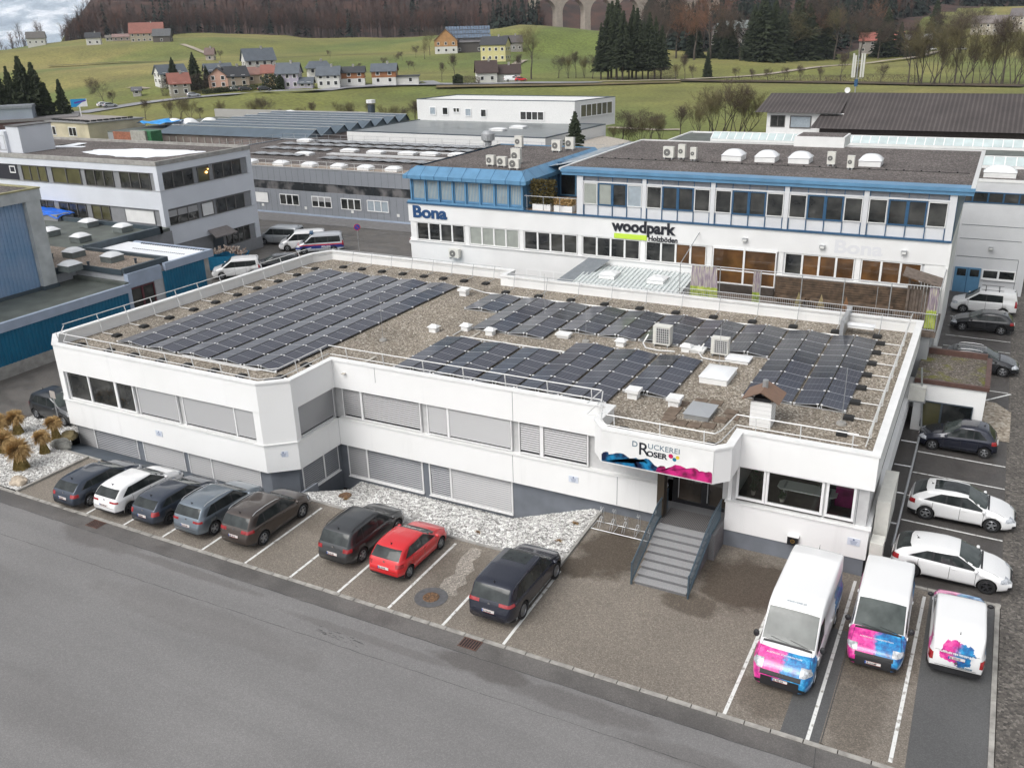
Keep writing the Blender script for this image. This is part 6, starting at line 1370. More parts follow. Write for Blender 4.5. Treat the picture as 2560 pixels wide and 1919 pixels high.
for i,(x,y,lb) in enumerate(((-75.0,56.1,'white dome at the back left of the wet felt roof'),(-69.9,55.7,'white dome at the back right of the wet felt roof'),(-75.0,52.0,'white dome half hidden behind the tall pillar'),(-70.0,51.3,'white dome in the middle of the wet felt roof'),(-65.5,47.1,'white dome at the back left of the tan gravel roof'),(-61.1,47.2,'white dome at the right of the tan gravel roof'),(-61.8,43.9,'white dome at the front of the tan gravel roof'))):
    dome('skylight',lb,x,y,4.6,1.25,1.25,.48,.30,cm=cg,group='domes on the workshop roofs')
m=MB().use(mat('blue_tarpaulin',(.0,.12,.62),.4,var=.3,vs=2)); vs=[]
for i in range(13):
    for j in range(7): vs.append((-86+i*.5,56.6+j*.33,5.35+.12*noise.noise((i*.6,j*.7,1))-(.25 if j==0 else 0)-(max(0,i-9)*.08)))
m.add(vs,[(i*7+j,(i+1)*7+j,(i+1)*7+j+1,i*7+j+1) for i in range(12) for j in range(6)]); tp=m.build('tarpaulin',smooth=True); tag(tp,'bright blue tarpaulin lying on the raised end of the felt roof','tarpaulin')
MB().use(grp).box(-86,56.7,4.58,-80.2,58.5,5.2).build('raised_curb',GR,True)
for x,y,z in ((-66.6,45.9,4.6),(-61.4,45.2,4.6),(-58.7,47.4,4.6)): tag(MB().use(anth).tube((x,y,z),(x,y,z+.35),.09,10).lathe([(.13,z+.35),(.13,z+.42),(0,z+.46)],10,(x,y,0)).build('vent_pipe'),'short dark vent pipe on the tan gravel roof, '+{-66.6:'at the left back',-61.4:'between two domes',-58.7:'by the dark roof edge'}[x],'vent pipe','vent pipes on the tan gravel roof')
# ================================================================ LONG GREY HALL WITH REFLECTING WINDOW BAND
DH=thing('industrial_hall','long grey hall with a reflecting window band and solar panels on its gravel roof','industrial hall',(-78,98,0))
gp_=mat('mid_grey_cladding',(.235,.25,.275),.5,var=.05,vs=.4)
dy=86.3
m=MB().use(gp_); m.box(-99,dy,4.0,-40,dy+.3,5.7); m.box(-99,dy,.2,-40,dy+.3,2.97); m.box(-99,dy+.3,0,-98.7,111,5.7); m.box(-99,110.7,0,-40,111,5.7); m.build('wall',DH,True)
MB().use(pale_blue).box(-99,dy-.06,0,-40,dy+.2,.22).build('plinth',DH,True)
m=MB().use(anth); x=-98
while x<-40: m.box(x,dy-.008,.22,x+.02,dy,2.95); m.box(x,dy-.008,4.02,x+.02,dy,5.68); x+=.95
m.build('panel_joint',DH,True)
mir=mat('mirror_glass',(.05,.055,.06),.03,spec=1,col2=(.26,.25,.25),vs=.5,thr=(.45,.6),metal=.35); 
m=MB().use(mir); m.box(-99,dy+.12,2.97,-40,dy+.16,4.0); wbn=m.build('window_band',DH,True)
m=MB().use(anth); x=-98
while x<-40: m.box(x,dy+.10,2.97,x+.02,dy+.12,4.0); x+=2.6
m.build('mullion',wbn,True)
MB().use(gravel_dark).box(-98.7,dy+.3,5.3,-40,110.7,5.55).build('roof',DH,True); MB().use(gravel_tan).box(-98.5,dy+.4,5.55,-40,89.8,5.58).build('gravel_margin',DH,True); MB().use(alu).box(-99,dy-.03,5.68,-40,dy+.25,5.76).box(-99,110.6,5.68,-40,111,5.78).build('coping',DH,True)
FD=frame(0,dy-.05,0)
for a,b,k in ((-78.4,-75.5,'ggg'),(-73.35,-70.5,'hhh'),(-68.9,-66.1,'ggg'),(-65.05,-62.15,'ppp')): window(DH,FD,even(a,b,3,k),1.22,2.38,fr=.08,depth=.06,sill=False)
window(DH,FD,[(-83.0,-80.4,'w')],1.25,2.5,fr=.05,frm=gp_,depth=.04,sill=False)
for x in (-81.4,-74.5,-67.4,-60.8): tag(MB().use(plate_m).box(x-.18,dy-.03,.75,x+.18,dy-.005,1.08).build('bay_sign'),'small white bay sign on the grey hall wall, '+{-81.4:'by the closed shutter',-74.5:'left of the half shuttered window',-67.4:'under the third window',-60.8:'next to the Bona corner'}[x],'sign','bay signs on the grey hall')
for i,x in enumerate((-84.8,-79.7,-75.1,-70.6,-66.6,-62.6)): dome('skylight','%s white roof dome behind the front rail of the grey hall'%ordn[i],x,88.6,5.58,1.7,1.3,.3,.3,group='front domes of the grey hall')
for i,(x,y) in enumerate(((-83.2,97.4),(-79.0,101.8),(-74.3,101.4),(-69.3,101.6),(-66.0,101.9),(-62.0,102.3),(-93.3,111.0-1.3))): dome('skylight','%s white roof dome in the middle rows of the grey hall roof'%ordn[i],x,y,5.55,2.4,1.3,.25,.22,group='middle domes of the grey hall')
def mini_row(x0,x1,y,label):
    t=thing('solar_panel_row',label,'solar panels',(x0,y,5.6),0,'tented solar panel rows on the grey hall'); n=max(1,int(round((x1-x0)/2.35))); p=(x1-x0)/n
    for i in range(n):
        for s in (0,1):
            o=link('panel',PM[2],t); 
            if s==0: o.location=(i*p,0,.12); o.rotation_euler=(0,-TILT,0)
            else: o.location=(i*p+1.07,0,.12+math.sin(TILT)*1.1); o.rotation_euler=(0,TILT,0)
mini_row(-91.0,-61.0,108.6,'back row of small tented panels on the grey hall roof'); mini_row(-95,-62,105.3,'second row from the back on the grey hall roof'); mini_row(-94,-82,100.6,'third row from the back, beside the long dome'); mini_row(-91.5,-82.5,95.3,'short row at the left near the office block'); mini_row(-78.5,-60,94.2,'front row of small tented panels on the grey hall roof')
m=MB().use(strip); m.box(-80.2,98.2,5.56,-60,99.5,5.7); m.box(-77,103.2,5.56,-60,104,5.66); m.build('roof_duct',DH,True)
def fence_rail(label,pts,z,h,step,mm,r=.02,mid=True):
    t=thing('guard_rail',label,'guard rail',(pts[0][0],pts[0][1],z)); m=MB().use(mm)
    for a,b in zip(pts,pts[1:]):
        A,B=Vector((*a,z)),Vector((*b,z)); L=(B-A).length; n=max(1,int(L/step)); U=Vector((0,0,h))
        m.tube(A+U,B+U,r,4); 
        if mid: m.tube(A+U*.5,B+U*.5,r,4)
        for k in range(n+1): p=A.lerp(B,k/n); m.tube(p,p+U,r,4)
    m.build('rail',t,True)
fence_rail('white guard rail along the front edge of the grey hall roof',[(-98,86.6),(-60,86.6)],5.6,.95,1.35,rail_w,.025)
fence_rail('thin guard rail along the back edge of the grey hall roof',[(-98.5,92),(-98.3,110.4),(-45,110.4)],5.6,.95,2.2,galv,.025)
for x,y,lb in ((-63.2,112.5,'large round metal fan cowl behind the grey hall roof'),):
    t=thing('fan_cowl',lb,'fan cowl',(x,y,5.6)); m=MB().use(galv); m.lathe([(.5,0),(.5,.5),(.95,.8),(.95,1.6),(.5,2.0),(0,2.0)],16); m.build('cowl',t)
sheet('hall_forecourt',[[(-99,81.6),(-40,83.0),(-40,86.3),(-99,86.3)]],.02,mat('paving',(.17,.165,.165),.7,var=.15,vs=2,bump=.1))
# ================================================================ SAWTOOTH HALL
SH=thing('industrial_hall','dark steel sawtooth roof hall with brown stained walls','industrial hall',(-118,130,0))
saw=mat('blue_grey_sheet_roof',(.085,.115,.145),.5,var=.12,vs=.5)
MB().use(mat('stained_brown_panel',(.17,.14,.13),.8,var=.3,vs=.6)).box(-133,117,0,-99.5,147,4.9).build('wall',SH,True)
m=MB().use(saw); m2=MB().use(dark_m); pz=3.75
for k in range(8):
    y=116.6+k*pz; m.quad((-133.2,y,4.95),(-99,y,4.95),(-99,y+pz*.72,6.15),(-131.6,y+pz*.72,6.15)); m.quad((-131.6,y+pz*.72,6.15),(-99,y+pz*.72,6.15),(-99,y+pz,4.95),(-133.2,y+pz,4.95)); m.add([(-99.3,y,4.95),(-99.3,y+pz,4.95),(-99.3,y+pz*.72,6.12)],[(0,1,2)])
    m.add([(-133,y,4.95),(-131.6,y+pz*.72,6.15),(-133,y+pz,4.95)],[(0,1,2)])
    x=-131.5
    while x<-99.5: m.add([(x,y+.02,4.98),(x+.05,y+.02,4.98),(x+.05,y+pz*.72,6.19),(x,y+pz*.72,6.19)],[(0,1,2,3)]); x+=1.1
m.use(alu)
for k in range(8): y=116.6+k*pz+pz*.72; m.box(-131.6,y-.12,6.13,-99,y+.12,6.24)
m.build('roof',SH,True)
m=MB().use(conc); x=-132
while x<-100: m.box(x,116.9,0,x+.15,117,4.5); x+=1.7
m.build('pilaster',SH,True)
m=MB().use(anth); p=g(*Z0(2212,0)); 
t=thing('chimney','small dark chimney with pale cowl behind the sawtooth roofs','chimney',(-108,147,4)); m.tube((-108,147,4),(-108,147,7.6),.7,10); m.build('stack',t,True); MB().use(white_metal).tube((-108,147,7.9),(-108,147,8.5),.9,8).build('cowl',t,True)
YS=thing('storage_yard','low grey hall wall with blue tarpaulins and white tank lids on top','storage hall',(-140,128,0)); MB().use(mat('dull_grey_wall',(.26,.27,.29),.8)).box(-151,121,0,-133.5,150,4.2).build('wall',YS,True); MB().use(roof_felt).box(-151,121,4.2,-133.5,150,4.4).build('roof',YS,True)
MB().use(mat('rail_concrete',(.36,.35,.33),.8)).box(-151,149,4.4,-108,149.5,6).build('back_wall',YS,True)
for i,(x,y) in enumerate(((-146,133),(-143,134),(-139.5,136),(-135,139),(-129,147.9))): dome('tank_lid','%s white rounded lid on the storage roof'%ordn[i],x,y,4.4 if x<-130 else 4.9,3.0,2.4,.3,1.0,group='white lids on the storage roof')
m=MB().use(mat('sky_blue_tarpaulin',(.02,.28,.68),.4,var=.3,vs=1)); leaf=[]
vs=[(-150+i*1.1,127+j*1.6,5.2+1.0*abs(noise.noise((i*.5,j*.6,3)))) for i in range(7) for j in range(5)]
m.add(vs,[(i*5+j,(i+1)*5+j,(i+1)*5+j+1,i*5+j+1) for i in range(6) for j in range(4)]); tag(m.build('tarpaulin'),'light blue tarpaulin draped over stored goods beside the beige building','tarpaulin')
m=MB().use(mat('green_container',(.03,.14,.06),.5,var=.2)); 
p0=onY(*Z0(890,838),113); m.box(p0.x,112,0,p0.x+4,114.4,p0.z); tag(m.build('green_container'),'dark green corrugated container behind the office block roof','container')
m=MB().use(mat('brick_wall',(.28,.11,.07),.8,var=.3,vs=3)); p0=onY(*Z0(730,845),112); m.box(p0.x,111.8,0,p0.x+4.6,112,p0.z); m.use(conc).box(p0.x+4.6,111.6,0,p0.x+8.2,112,p0.z+.3); tag(m.build('garden_wall'),'low grey wall with a brick upper strip beside the green container','wall')
# ================================================================ BEIGE HOUSE, WHITE BLOCK, BROWN ROOFED HALL
BH=thing('house','beige flat building with dirty walls and a solar covered low roof','building',(-168,124,0))
be=mat('cream_render',(.50,.45,.33),.85,var=.16,vs=.4)
q=[(-183,122.6),(-154.3,119.5),(-151.9,130.5),(-180.5,133.4)]
m=MB().use(be); m.prism(q,0,5.8); m.build('wall',BH,True); MB().use(mat('grey_roof_edge',(.24,.24,.24),.7)).prism(inset(q,-.25),5.8,6.0).build('roof_edge',BH,True)
MB().use(mat('dull_solar_roof',(.30,.27,.25),.6,var=.1,vs=.3)).prism(inset(q,1.6),6.0,6.25).build('roof',BH,True)
m=MB().use(black_m)
for k in range(22): a=Vector(q[0]).lerp(Vector(q[1]),(k+1)/24); m.box(a.x-.35,a.y+.9,6.0,a.x+.35,a.y+1.5,6.3)
for k in range(8): a=Vector(q[1]).lerp(Vector(q[2]),(k+.7)/9); m.box(a.x-1.5,a.y-.35,6.0,a.x-.9,a.y+.35,6.3)
m.build('panel_edge',BH,True)
bang=math.atan2(q[1][1]-q[0][1],q[1][0]-q[0][0])
FBH=frame(q[0][0],q[0][1]-.08,bang)
for s,w in ((3.0,2.6),(12.5,2.2),(16.6,1.0),(22.3,2.4)): window(BH,FBH,even(s,s+w,2 if w>1.5 else 1,'gg'),3.4,4.9,fr=.12,depth=.05,sill=False)
m=MB().use(grp); m.T=FBH; m.box(2,-6.5,0,20,-.05,2.2); m.T=None; m.build('low_extension',BH,True)
WH=thing('office_building','white flat roofed block with an upper storey behind the solar roof hall','building',(-75,128,0))
wr=mat('bright_white_render',(.70,.70,.69),.8,var=.03)
lowp=[(-93.7,120.4),(-57.9,119.8),(-56.4,139.0),(-92.0,139.4)]
MB().use(wr).prism(lowp,0,5.85).build('wall',WH,True); MB().use(gutter_dark).ring(lowp,.3,5.85,6.0).build('roof_edge',WH,True); MB().use(mat('wet_grey_roof',(.17,.185,.19),.35,var=.15,vs=.3)).prism(inset(lowp,.3),5.8,5.9).build('roof',WH,True)
zt=onY(*Z1(512,640),139.2).z; up=[(-92.2,139.0),(-61.6,138.5),(-58.6,148.5),(-90,149.0)]
MB().use(wr).prism(up,5.0,zt).build('upper_wall',WH,True); MB().use(gutter_dark).ring(up,.35,zt,zt+.12).build('upper_roof_edge',WH,True); MB().use(gutter_dark).prism(inset(up,.35),zt-.5,zt-.25).build('upper_roof',WH,True)
FWH=frame(-92.2,138.9,math.atan2(-.5,30.6)); wx=lambda a,y_=139: onY(*Z1(a,720),y_).x+92.2; wz=lambda b: onY(*Z1(900,b),139).z
for a,b,zt_,zb_,n,k in ((583,615,697,740,1,'p'),(664,695,697,740,1,'g'),(735,770,699,722,2,'gg'),(812,845,702,745,1,'p'),(912,943,705,748,1,'g'),(1168,1315,713,760,4,'gggg')): window(WH,FWH,even(wx(a),wx(b),n,k),wz(zb_),wz(zt_),fr=.14,depth=.05,sill=False)
window(WH,frame(-61.5,138.4,math.atan2(10,3)),even(1.5,9.5,6,'yyyyyy'),6.9,8.7,fr=.14,depth=.05,sill=False)
dome('skylight','flat white skylight on the wet roof of the white block, left one',-69.5,127,5.9,2.4,1.6,.25,.2); dome('skylight','flat white skylight on the wet roof of the white block, right one',-68.0,131,5.9,2.4,1.6,.25,.2)
t=thing('shed','open lean-to shed with bleached roof at the corner of the white block','shed',(-57,134,0)); MB().use(galv).box(-56.3,125,0,-52.5,137.5,3.2).build('wall',t,True); m=MB().use(mat('bleached_roof',(.42,.38,.33),.8,var=.2)); m.quad((-56.6,124.5,4.3),(-51.8,124.5,3.6),(-51.8,138,3.6),(-56.6,138,4.3)); m.build('roof',t,True)
KB=thing('industrial_hall','long hall with a dark brown ribbed roof and a white house end','industrial hall',(-10,155,0))
kr=NT('dark_brown_corrugated_roof',.8); kz=kr.xyz(); kw=kr.math('FRACT',kr.math('MULTIPLY',kz[0],1.6)); kc=kr.mix(kr.math('GREATER_THAN',kw,.6),(.050,.042,.040),(.085,.072,.070)); kc=kr.mix(.6,kc,kr.ramp(kr.noise(.25,4),(.3,.7),(.7,1.35)),'MULTIPLY'); kr.out(kc)
A0=onY(*Z2(480,722),150); A1=onY(*Z2(900,726),150); Rg=onY(*Z2(590,598),159); Rr=onY(*Z2(2212,612),159); B0=onY(*Z2(835,825),146); B1=onY(*Z2(2212,862),146); cx=onY(*Z2(935,660),154)
m=MB().use(kr.m); m.quad(A0,(A1.x+3,150,A0.z),(A1.x+3,159,Rg.z),Rg); zb=B0.z
ze=Rg.z+.15
m.quad(B0,(14,146,zb),(14,159,ze),(A1.x+.8,159,ze)); m.quad(Rg,(A1.x+3,159,Rg.z),(A1.x+3,168,A0.z),(A0.x+1,168,A0.z)); m.quad((A1.x+.8,159,ze),(14,159,ze),(14,170,zb),(A1.x+.8,170,zb)); m.build('roof',KB,True)
m=MB().use(white_metal); m.box(A0.x+1.8,150.9,0,-22,166,A0.z-.1); m.build('wall',KB,True); m=MB().use(mat('dark_brown_boards',(.06,.05,.045),.9,var=.2)); m.box(B0.x+1.2,147.2,0,14,168,zb-.05); m.build('hall_wall',KB,True)
FK=frame(0,150.82,0); kx=lambda a,b=760: onY(*Z2(a,b),150.9).x
window(KB,FK,even(kx(588),kx(672),2,'gg'),5.0,6.55,fr=.12,frm=bst,depth=.05,sill=False); window(KB,FK,[(kx(715),kx(840),'p')],4.9,6.5,fr=.15,frm=bst,depth=.05,sill=False); window(KB,FK,even(kx(583,850),kx(660,850),2,'gg'),2.4,3.9,fr=.12,depth=.05,sill=False); window(KB,FK,even(kx(712,850),kx(780,850),2,'gg'),2.4,3.9,fr=.12,depth=.05,sill=False)
for k in range(6):
    x=B0.x+2.5+k*5; window(KB,frame(0,147.1,0),[(x,x+2.6,'y')],2.4,3.8,fr=.12,depth=.05,sill=False)
t=thing('antenna_mast','mobile phone mast with four tall white antenna panels on the brown roof','antenna mast',(onY(*Z2(1125,600),159).x,159,Rg.z)); t.scale=(.72,.72,.72); m=MB().use(galv); m.tube((0,0,-.2),(0,0,8.2),.12,8); m.tube((-1,0,3.2),(1.2,0,3.2),.06); m.tube((-1,0,6.8),(1.2,0,6.8),.06); m.use(blue_dk); m.box(-.35,-.3,1.5,.35,.3,3.0); m.build('mast',t)
for x in (-1.0,-.55,.75,1.25): MB().use(mat('antenna_shell',(.55,.55,.50),.5)).box(x-.18,-.25,3.4,x+.18,0,8.4 if abs(x)>.6 else 8.0).build('antenna_panel',t)
m=MB().use(plate_m); m.T=Matrix.Translation((-1.6,-.2,.7))@Matrix.Rotation(R(80),4,'X'); m.lathe([(0,0),(.6,.1),(.62,.12),(0,.03)],16); m.build('dish',t)

# ================================================================ TERRAIN
ctl=[(0,180,520),(0,134,720),(60,122,720),(109,108,730),(218,98,720),(237,112,640),(350,108,620),(430,100,640),(500,82,760),(640,85,760),(860,92,730),(860,138,520),(529,152,470),(660,180,380),(700,140,520),(300,170,470),(150,170,500),
 (1000,132,540),(1045,92,700),(1142,133,480),(1239,152,430),(1317,59,560),(1230,78,555),(1470,84,565),(1400,64,560),(1400,150,470),(1239,202,345),(1090,200,350),(1550,198,355),(2089,157,450),(1778,150,440),(1832,128,540),(2200,128,520),(2380,120,560),(2555,101,600),(2500,82,640),(2300,44,760),(2520,20,900),(2000,100,600),(1650,120,600),
 (1100,190,360),(900,200,350),(700,228,300),(2200,150,460),(2450,150,450),(2560,190,360),(2000,196,360)]
CP=[]
for u,v,D in ctl: p=far(u,v,D); CP.append((p.x,p.y,p.z))
for u,D,z in ((330,950,50),(330,1150,95),(250,1150,40),(600,950,66),(600,1200,115),(900,950,66),(900,1200,110),(1200,900,46),(1200,1200,95),(1350,720,12),(1500,760,10),(1600,1100,70),(1800,900,48),(2000,850,50),(2000,1100,90),(2300,1000,75),(2560,1100,85),(1350,1200,95),(0,1200,-40),(100,1000,-30),(60,1500,-40),(-300,800,-20),(-200,1000,-40),(0,860,-15),(60,860,-12),(120,860,-5),(140,1100,-30),(-100,800,0),(140,800,8),(170,900,5),(200,860,17),(180,1000,-5),(250,860,30),(-500,1200,-40),(-400,1600,-40),(0,2000,-40),(0,2600,-45),(200,2400,-40),(-300,2500,-45),(250,2000,-30),(150,3000,-45),(330,2300,-20),(-300,400,0),(-600,600,0),(3000,500,8),(3000,900,40),(1500,2000,150),(600,2200,110),(2500,2000,150)):
    p=far(u,200,D); CP.append((p.x,p.y,z))
for u in range(-400,3000,240):
    for D in (180,240,290): p=far(u,200,D); CP.append((p.x,p.y,0))
def terr(x,y):
    D=math.hypot(x,y)
    if D<235: return 0.0
    s=w=0
    for a,b,z in CP:
        d2=(x-a)**2+(y-b)**2+60; q=1/(d2*d2); s+=q*z; w+=q
    k=min(1,(D-235)/60); return s/w*k
def hit(u,v,Dmax=2500,D0=150):
    d=ray(u,v); h=math.hypot(d.x,d.y); D=D0
    while D<Dmax:
        t=D/h; x,y,z=d.x*t,d.y*t,CH+d.z*t
        if z<terr(x,y): break
        D+=3
    return Vector((x,y,terr(x,y)))
EDGE=[(-400,9000),(150,9000),(165,745),(300,705),(500,745),(860,715),(1050,690),(1200,720),(1340,640),(1480,640),(1600,640),(1625,480),(1700,458),(2070,462),(2110,500),(2200,600),(2330,800),(2600,900)]
def azu(x,y):   # picture column of a ground point
    q=CM.transposed()@Vector((x,y,-CH)); return 1280+CF*q.x/-q.z if q.z<0 else None
def inforest(x,y):
    D=math.hypot(x,y)
    if D<500: return False
    u=azu(x,y)
    return u is not None and D>lerp_tab(EDGE,u)
def lines(lo,hi,must,fine,f0,f1,coarse):
    L=set(must); x=lo
    while x<hi: L.add(x); x+=fine if f0<=x<=f1 else coarse
    L.add(hi); L=sorted(L); o=[L[0]]
    for a in L[1:]:
        if a in must: 
            if a-o[-1]<2 and o[-1] not in must: o[-1]=a
            else: o.append(a)
        elif a-o[-1]>=2: o.append(a)
    return o
XL=lines(-2400,900,{-120,40},15,-900,300,60); YL=lines(-60,2300,{-30,150},15,140,1000,60)
fm=NT('field_grass',.95); P=fm.pos
n1=fm.noise(.006,4); n2=fm.noise(.05,5); n3=fm.noise(.9,3); band=fm.noise(.012,3,fm.map(P,(1,.35,1)))
c=fm.mix(fm.ramp(n1,(.40,0),(.60,1)),(.150,.158,.036),(.225,.195,.062)); c=fm.mix(fm.ramp(band,(.45,0),(.60,1)),c,(.118,.148,.032)); c=fm.mix(.7,c,fm.ramp(n2,(.3,.70),(.7,1.30)),'MULTIPLY'); c=fm.mix(.8,c,fm.ramp(n3,(.3,.65),(.7,1.35)),'MULTIPLY')
fm.out(c); fm.bump(n3,.5,.2)
ff=NT('forest_floor',.95); ff.out(ff.ramp(ff.noise(.08,5),(.3,(.028,.020,.017)),(.7,(.085,.042,.030))))
tb=MB(); tb.use(fm.m); idx={}; vs=[]
for j,y in enumerate(YL):
    for i,x in enumerate(XL): z=terr(x,y); D=math.hypot(x,y); vs.append((x,y,z-(.03 if D<260 else 0)+(1.2*noise.noise((x*.01,y*.01,0)) if D>400 else 0)))
nx=len(XL); fs=[];ms=[]
for j in range(len(YL)-1):
    for i in range(nx-1):
        if XL[i]>=-120 and XL[i+1]<=40 and YL[j]>=-30 and YL[j+1]<=150: continue
        fs.append((j*nx+i,j*nx+i+1,(j+1)*nx+i+1,(j+1)*nx+i)); ms.append(1 if inforest((XL[i]+XL[i+1])/2,(YL[j]+YL[j+1])/2) else 0)
tb.v=vs; tb.f=fs; tb.m=ms; tb.ms=[fm.m,ff.m]; o=tb.build('ground',smooth=True); o['kind']='structure'
m=MB().use(ff.m); m.quad((-120,-30,-3.2),(40,-30,-3.2),(40,150,-3.2),(-120,150,-3.2)); tag(m.build('subsoil'),kind='structure')
def ribbon(name,pts,w,m,dz=.12,pix=True):
    P=[hit(u,v) for u,v in pts] if pix else pts
    b=MB().use(m); Q=[]
    for a,c_ in zip(P,P[1:]):
        n=max(1,int((c_-a).length/8))
        for k in range(n): q=a.lerp(c_,k/n); Q.append(Vector((q.x,q.y,terr(q.x,q.y))))
    Q.append(P[-1]); vs=[]
    for i,q in enumerate(Q):
        d=(Q[min(i+1,len(Q)-1)]-Q[max(i-1,0)]); d.z=0; d.normalize(); n=Vector((-d.y,d.x,0))*w/2
        for s in (-1,0,1): p=q+n*s; vs.append((p.x,p.y,max(terr(p.x,p.y),q.z)+dz))
    b.add(vs,[(3*i+k,3*i+k+1,3*i+k+4,3*i+k+3) for i in range(len(Q)-1) for k in (0,1)]); return tag(b.build(name),kind='structure')
rd=mat('village_road_grey',(.27,.27,.28),.6,var=.08,vs=.1); tk=mat('gravel_track',(.36,.31,.25),.9,var=.15,vs=.2)
ribbon('village_road',[(200,286),(262,276),(345,262),(440,251),(560,240),(700,230),(860,221),(1000,217),(1090,213),(1239,212),(1390,209),(1500,207)],6.5,rd,.25)
ribbon('country_lane',[(1500,206),(1700,202),(1856,193),(1990,178),(2150,162),(2300,142),(2420,122),(2560,100)],3.5,tk,.3)
ribbon('farm_lane',[(455,112),(478,122),(500,130),(522,138)],3.5,tk,.4); ribbon('farm_lane_lower',[(370,226),(345,222),(320,224)],2.5,tk,.3); ribbon('field_track',[(1520,322),(1640,326),(1700,329)],2.2,tk,.15)
ribbon('driveway',[(1090,213),(1070,205),(1040,207),(1000,213)],5,rd,.3); ribbon('driveway_upper',[(1310,152),(1290,163),(1275,170)],4,tk,.3)
# strips of bare hedge bank and rough growth
bank_m=mat('brown_bank',(.075,.055,.030),.95,var=.4,vs=.2)
ribbon('hedge_bank',[(120,167),(200,163),(300,158),(420,156),(520,154),(700,146),(860,139),(1000,134)],4,bank_m,.35)
ribbon('hedge_bank_right',[(1700,205),(1900,207),(2100,209),(2300,214),(2560,218)],9,bank_m,.4); ribbon('verge_bank',[(1090,222),(1300,219),(1500,214),(1700,208)],6,mat('verge_brown',(.14,.11,.05),.95,var=.3,vs=.2),.25)
# ================================================================ HOUSES
def house(u,v,w,d,hw,hr,ang,wc,rc,label,gable=False,win=(3,2),cat='house',name='house',hip=0,over=.5,wood=None,D=None,chim=True,base=None):
    p=hit(u,v) if D is None else far(u,v,D)
    va=math.atan2(-p.x,p.y); rz=va+R(ang)+(PI/2 if gable else 0)
    t=thing(name,label,cat,p,rz); hw2,hd=w/2,d/2; key='%.2f_%.2f_%.2f'%wc
    m=MB().use(mat('wall_'+key,wc,.8,var=.05,vs=.3)); m.box(-hw2,-hd,-3,hw2,hd,hw)
    if not hip: m.add([(-hw2,-hd,hw),(-hw2,hd,hw),(-hw2,0,hw+hr),(hw2,-hd,hw),(hw2,hd,hw),(hw2,0,hw+hr)],[(1,0,2),(3,4,5)])
    m.build('wall',t)
    if wood:
        m=MB().use(mat('timber_%.2f'%wood[0],wood,.8,var=.15,vs=.8)); m.box(-hw2-.06,-hd-.06,hw*.52,hw2+.06,hd+.06,hw)
        if not hip: m.add([(-hw2-.06,-hd,hw),(-hw2-.06,hd,hw),(-hw2-.06,0,hw+hr),(hw2+.06,-hd,hw),(hw2+.06,hd,hw),(hw2+.06,0,hw+hr)],[(1,0,2),(3,4,5)])
        m.build('timber_cladding',t)
    m=MB().use(mat('roof_%.2f_%.2f'%(rc[0],rc[2]),rc,.7,var=.12,vs=.6)); o=over; s=hr/hd; e=hw-o*s; th=.22; x=hw2+o; hx=hip*w/2
    V=[(-x,-hd-o,e),(x,-hd-o,e),(x,hd+o,e),(-x,hd+o,e),(-x+hx,0,hw+hr),(x-hx,0,hw+hr)]; V+= [(a,b,c_+th) for a,b,c_ in V]
    F=[(6,7,11,10),(8,9,10,11),(7,8,11),(9,6,10)] if hip else [(6,7,11,10),(8,9,10,11),(0,4,5,1),(2,5,4,3),(0,6,10,4),(4,10,9,3),(1,5,11,7),(5,2,8,11)]
    F+=[(0,1,7,6),(2,3,9,8)]+([(1,2,8,7),(3,0,6,9),(3,2,1,0)] if hip else []); m.add(V,F); rf=m.build('roof',t)
    if chim: MB().use(conc).box(-.4+w*.15,-.4,hw+hr*.6,.3+w*.15,.4,hw+hr+.9).build('chimney',rf)
    dkw=mat('house_window_dark',(.03,.03,.035),.15,spec=.8); nxw,nz=win
    for k in range(nz):
        z=.9+k*(hw/nz); 
        for sd,L,fx in ((0,w,1),(1,d,0)):
            n=nxw if sd==0 else max(1,int(round(nxw*d/w)))
            for side in (-1,1):
                for i in range(n):
                    a=-L/2+(i+.5)*L/n; m=MB().use(white_pvc); y=side*(hd+.09) if sd==0 else side*(hw2+.09)
                    def bx(q,x0,z0,x1,z1,y0,y1):
                        if sd==0: q.box(x0,min(y0,y1),z0,x1,max(y0,y1),z1)
                        else: q.box(min(y0,y1),x0,z0,max(y0,y1),x1,z1)
                    bx(m,a-.65,z-.1,a+.65,z+1.35,y-side*.2,y); f=m.build('window',t); q=MB().use(dkw); bx(q,a-.5,z+.05,a+.5,z+1.2,y,y+side*.02); q.build('pane',f)
    return t
slate=(.095,.115,.14); dslate=(.045,.048,.055); redt=(.28,.09,.06); brn=(.06,.035,.03); stone_=(.36,.33,.27); wt_=(.62,.61,.58)
v4=lambda X,Y: (400+X*.217,130+Y*.217)
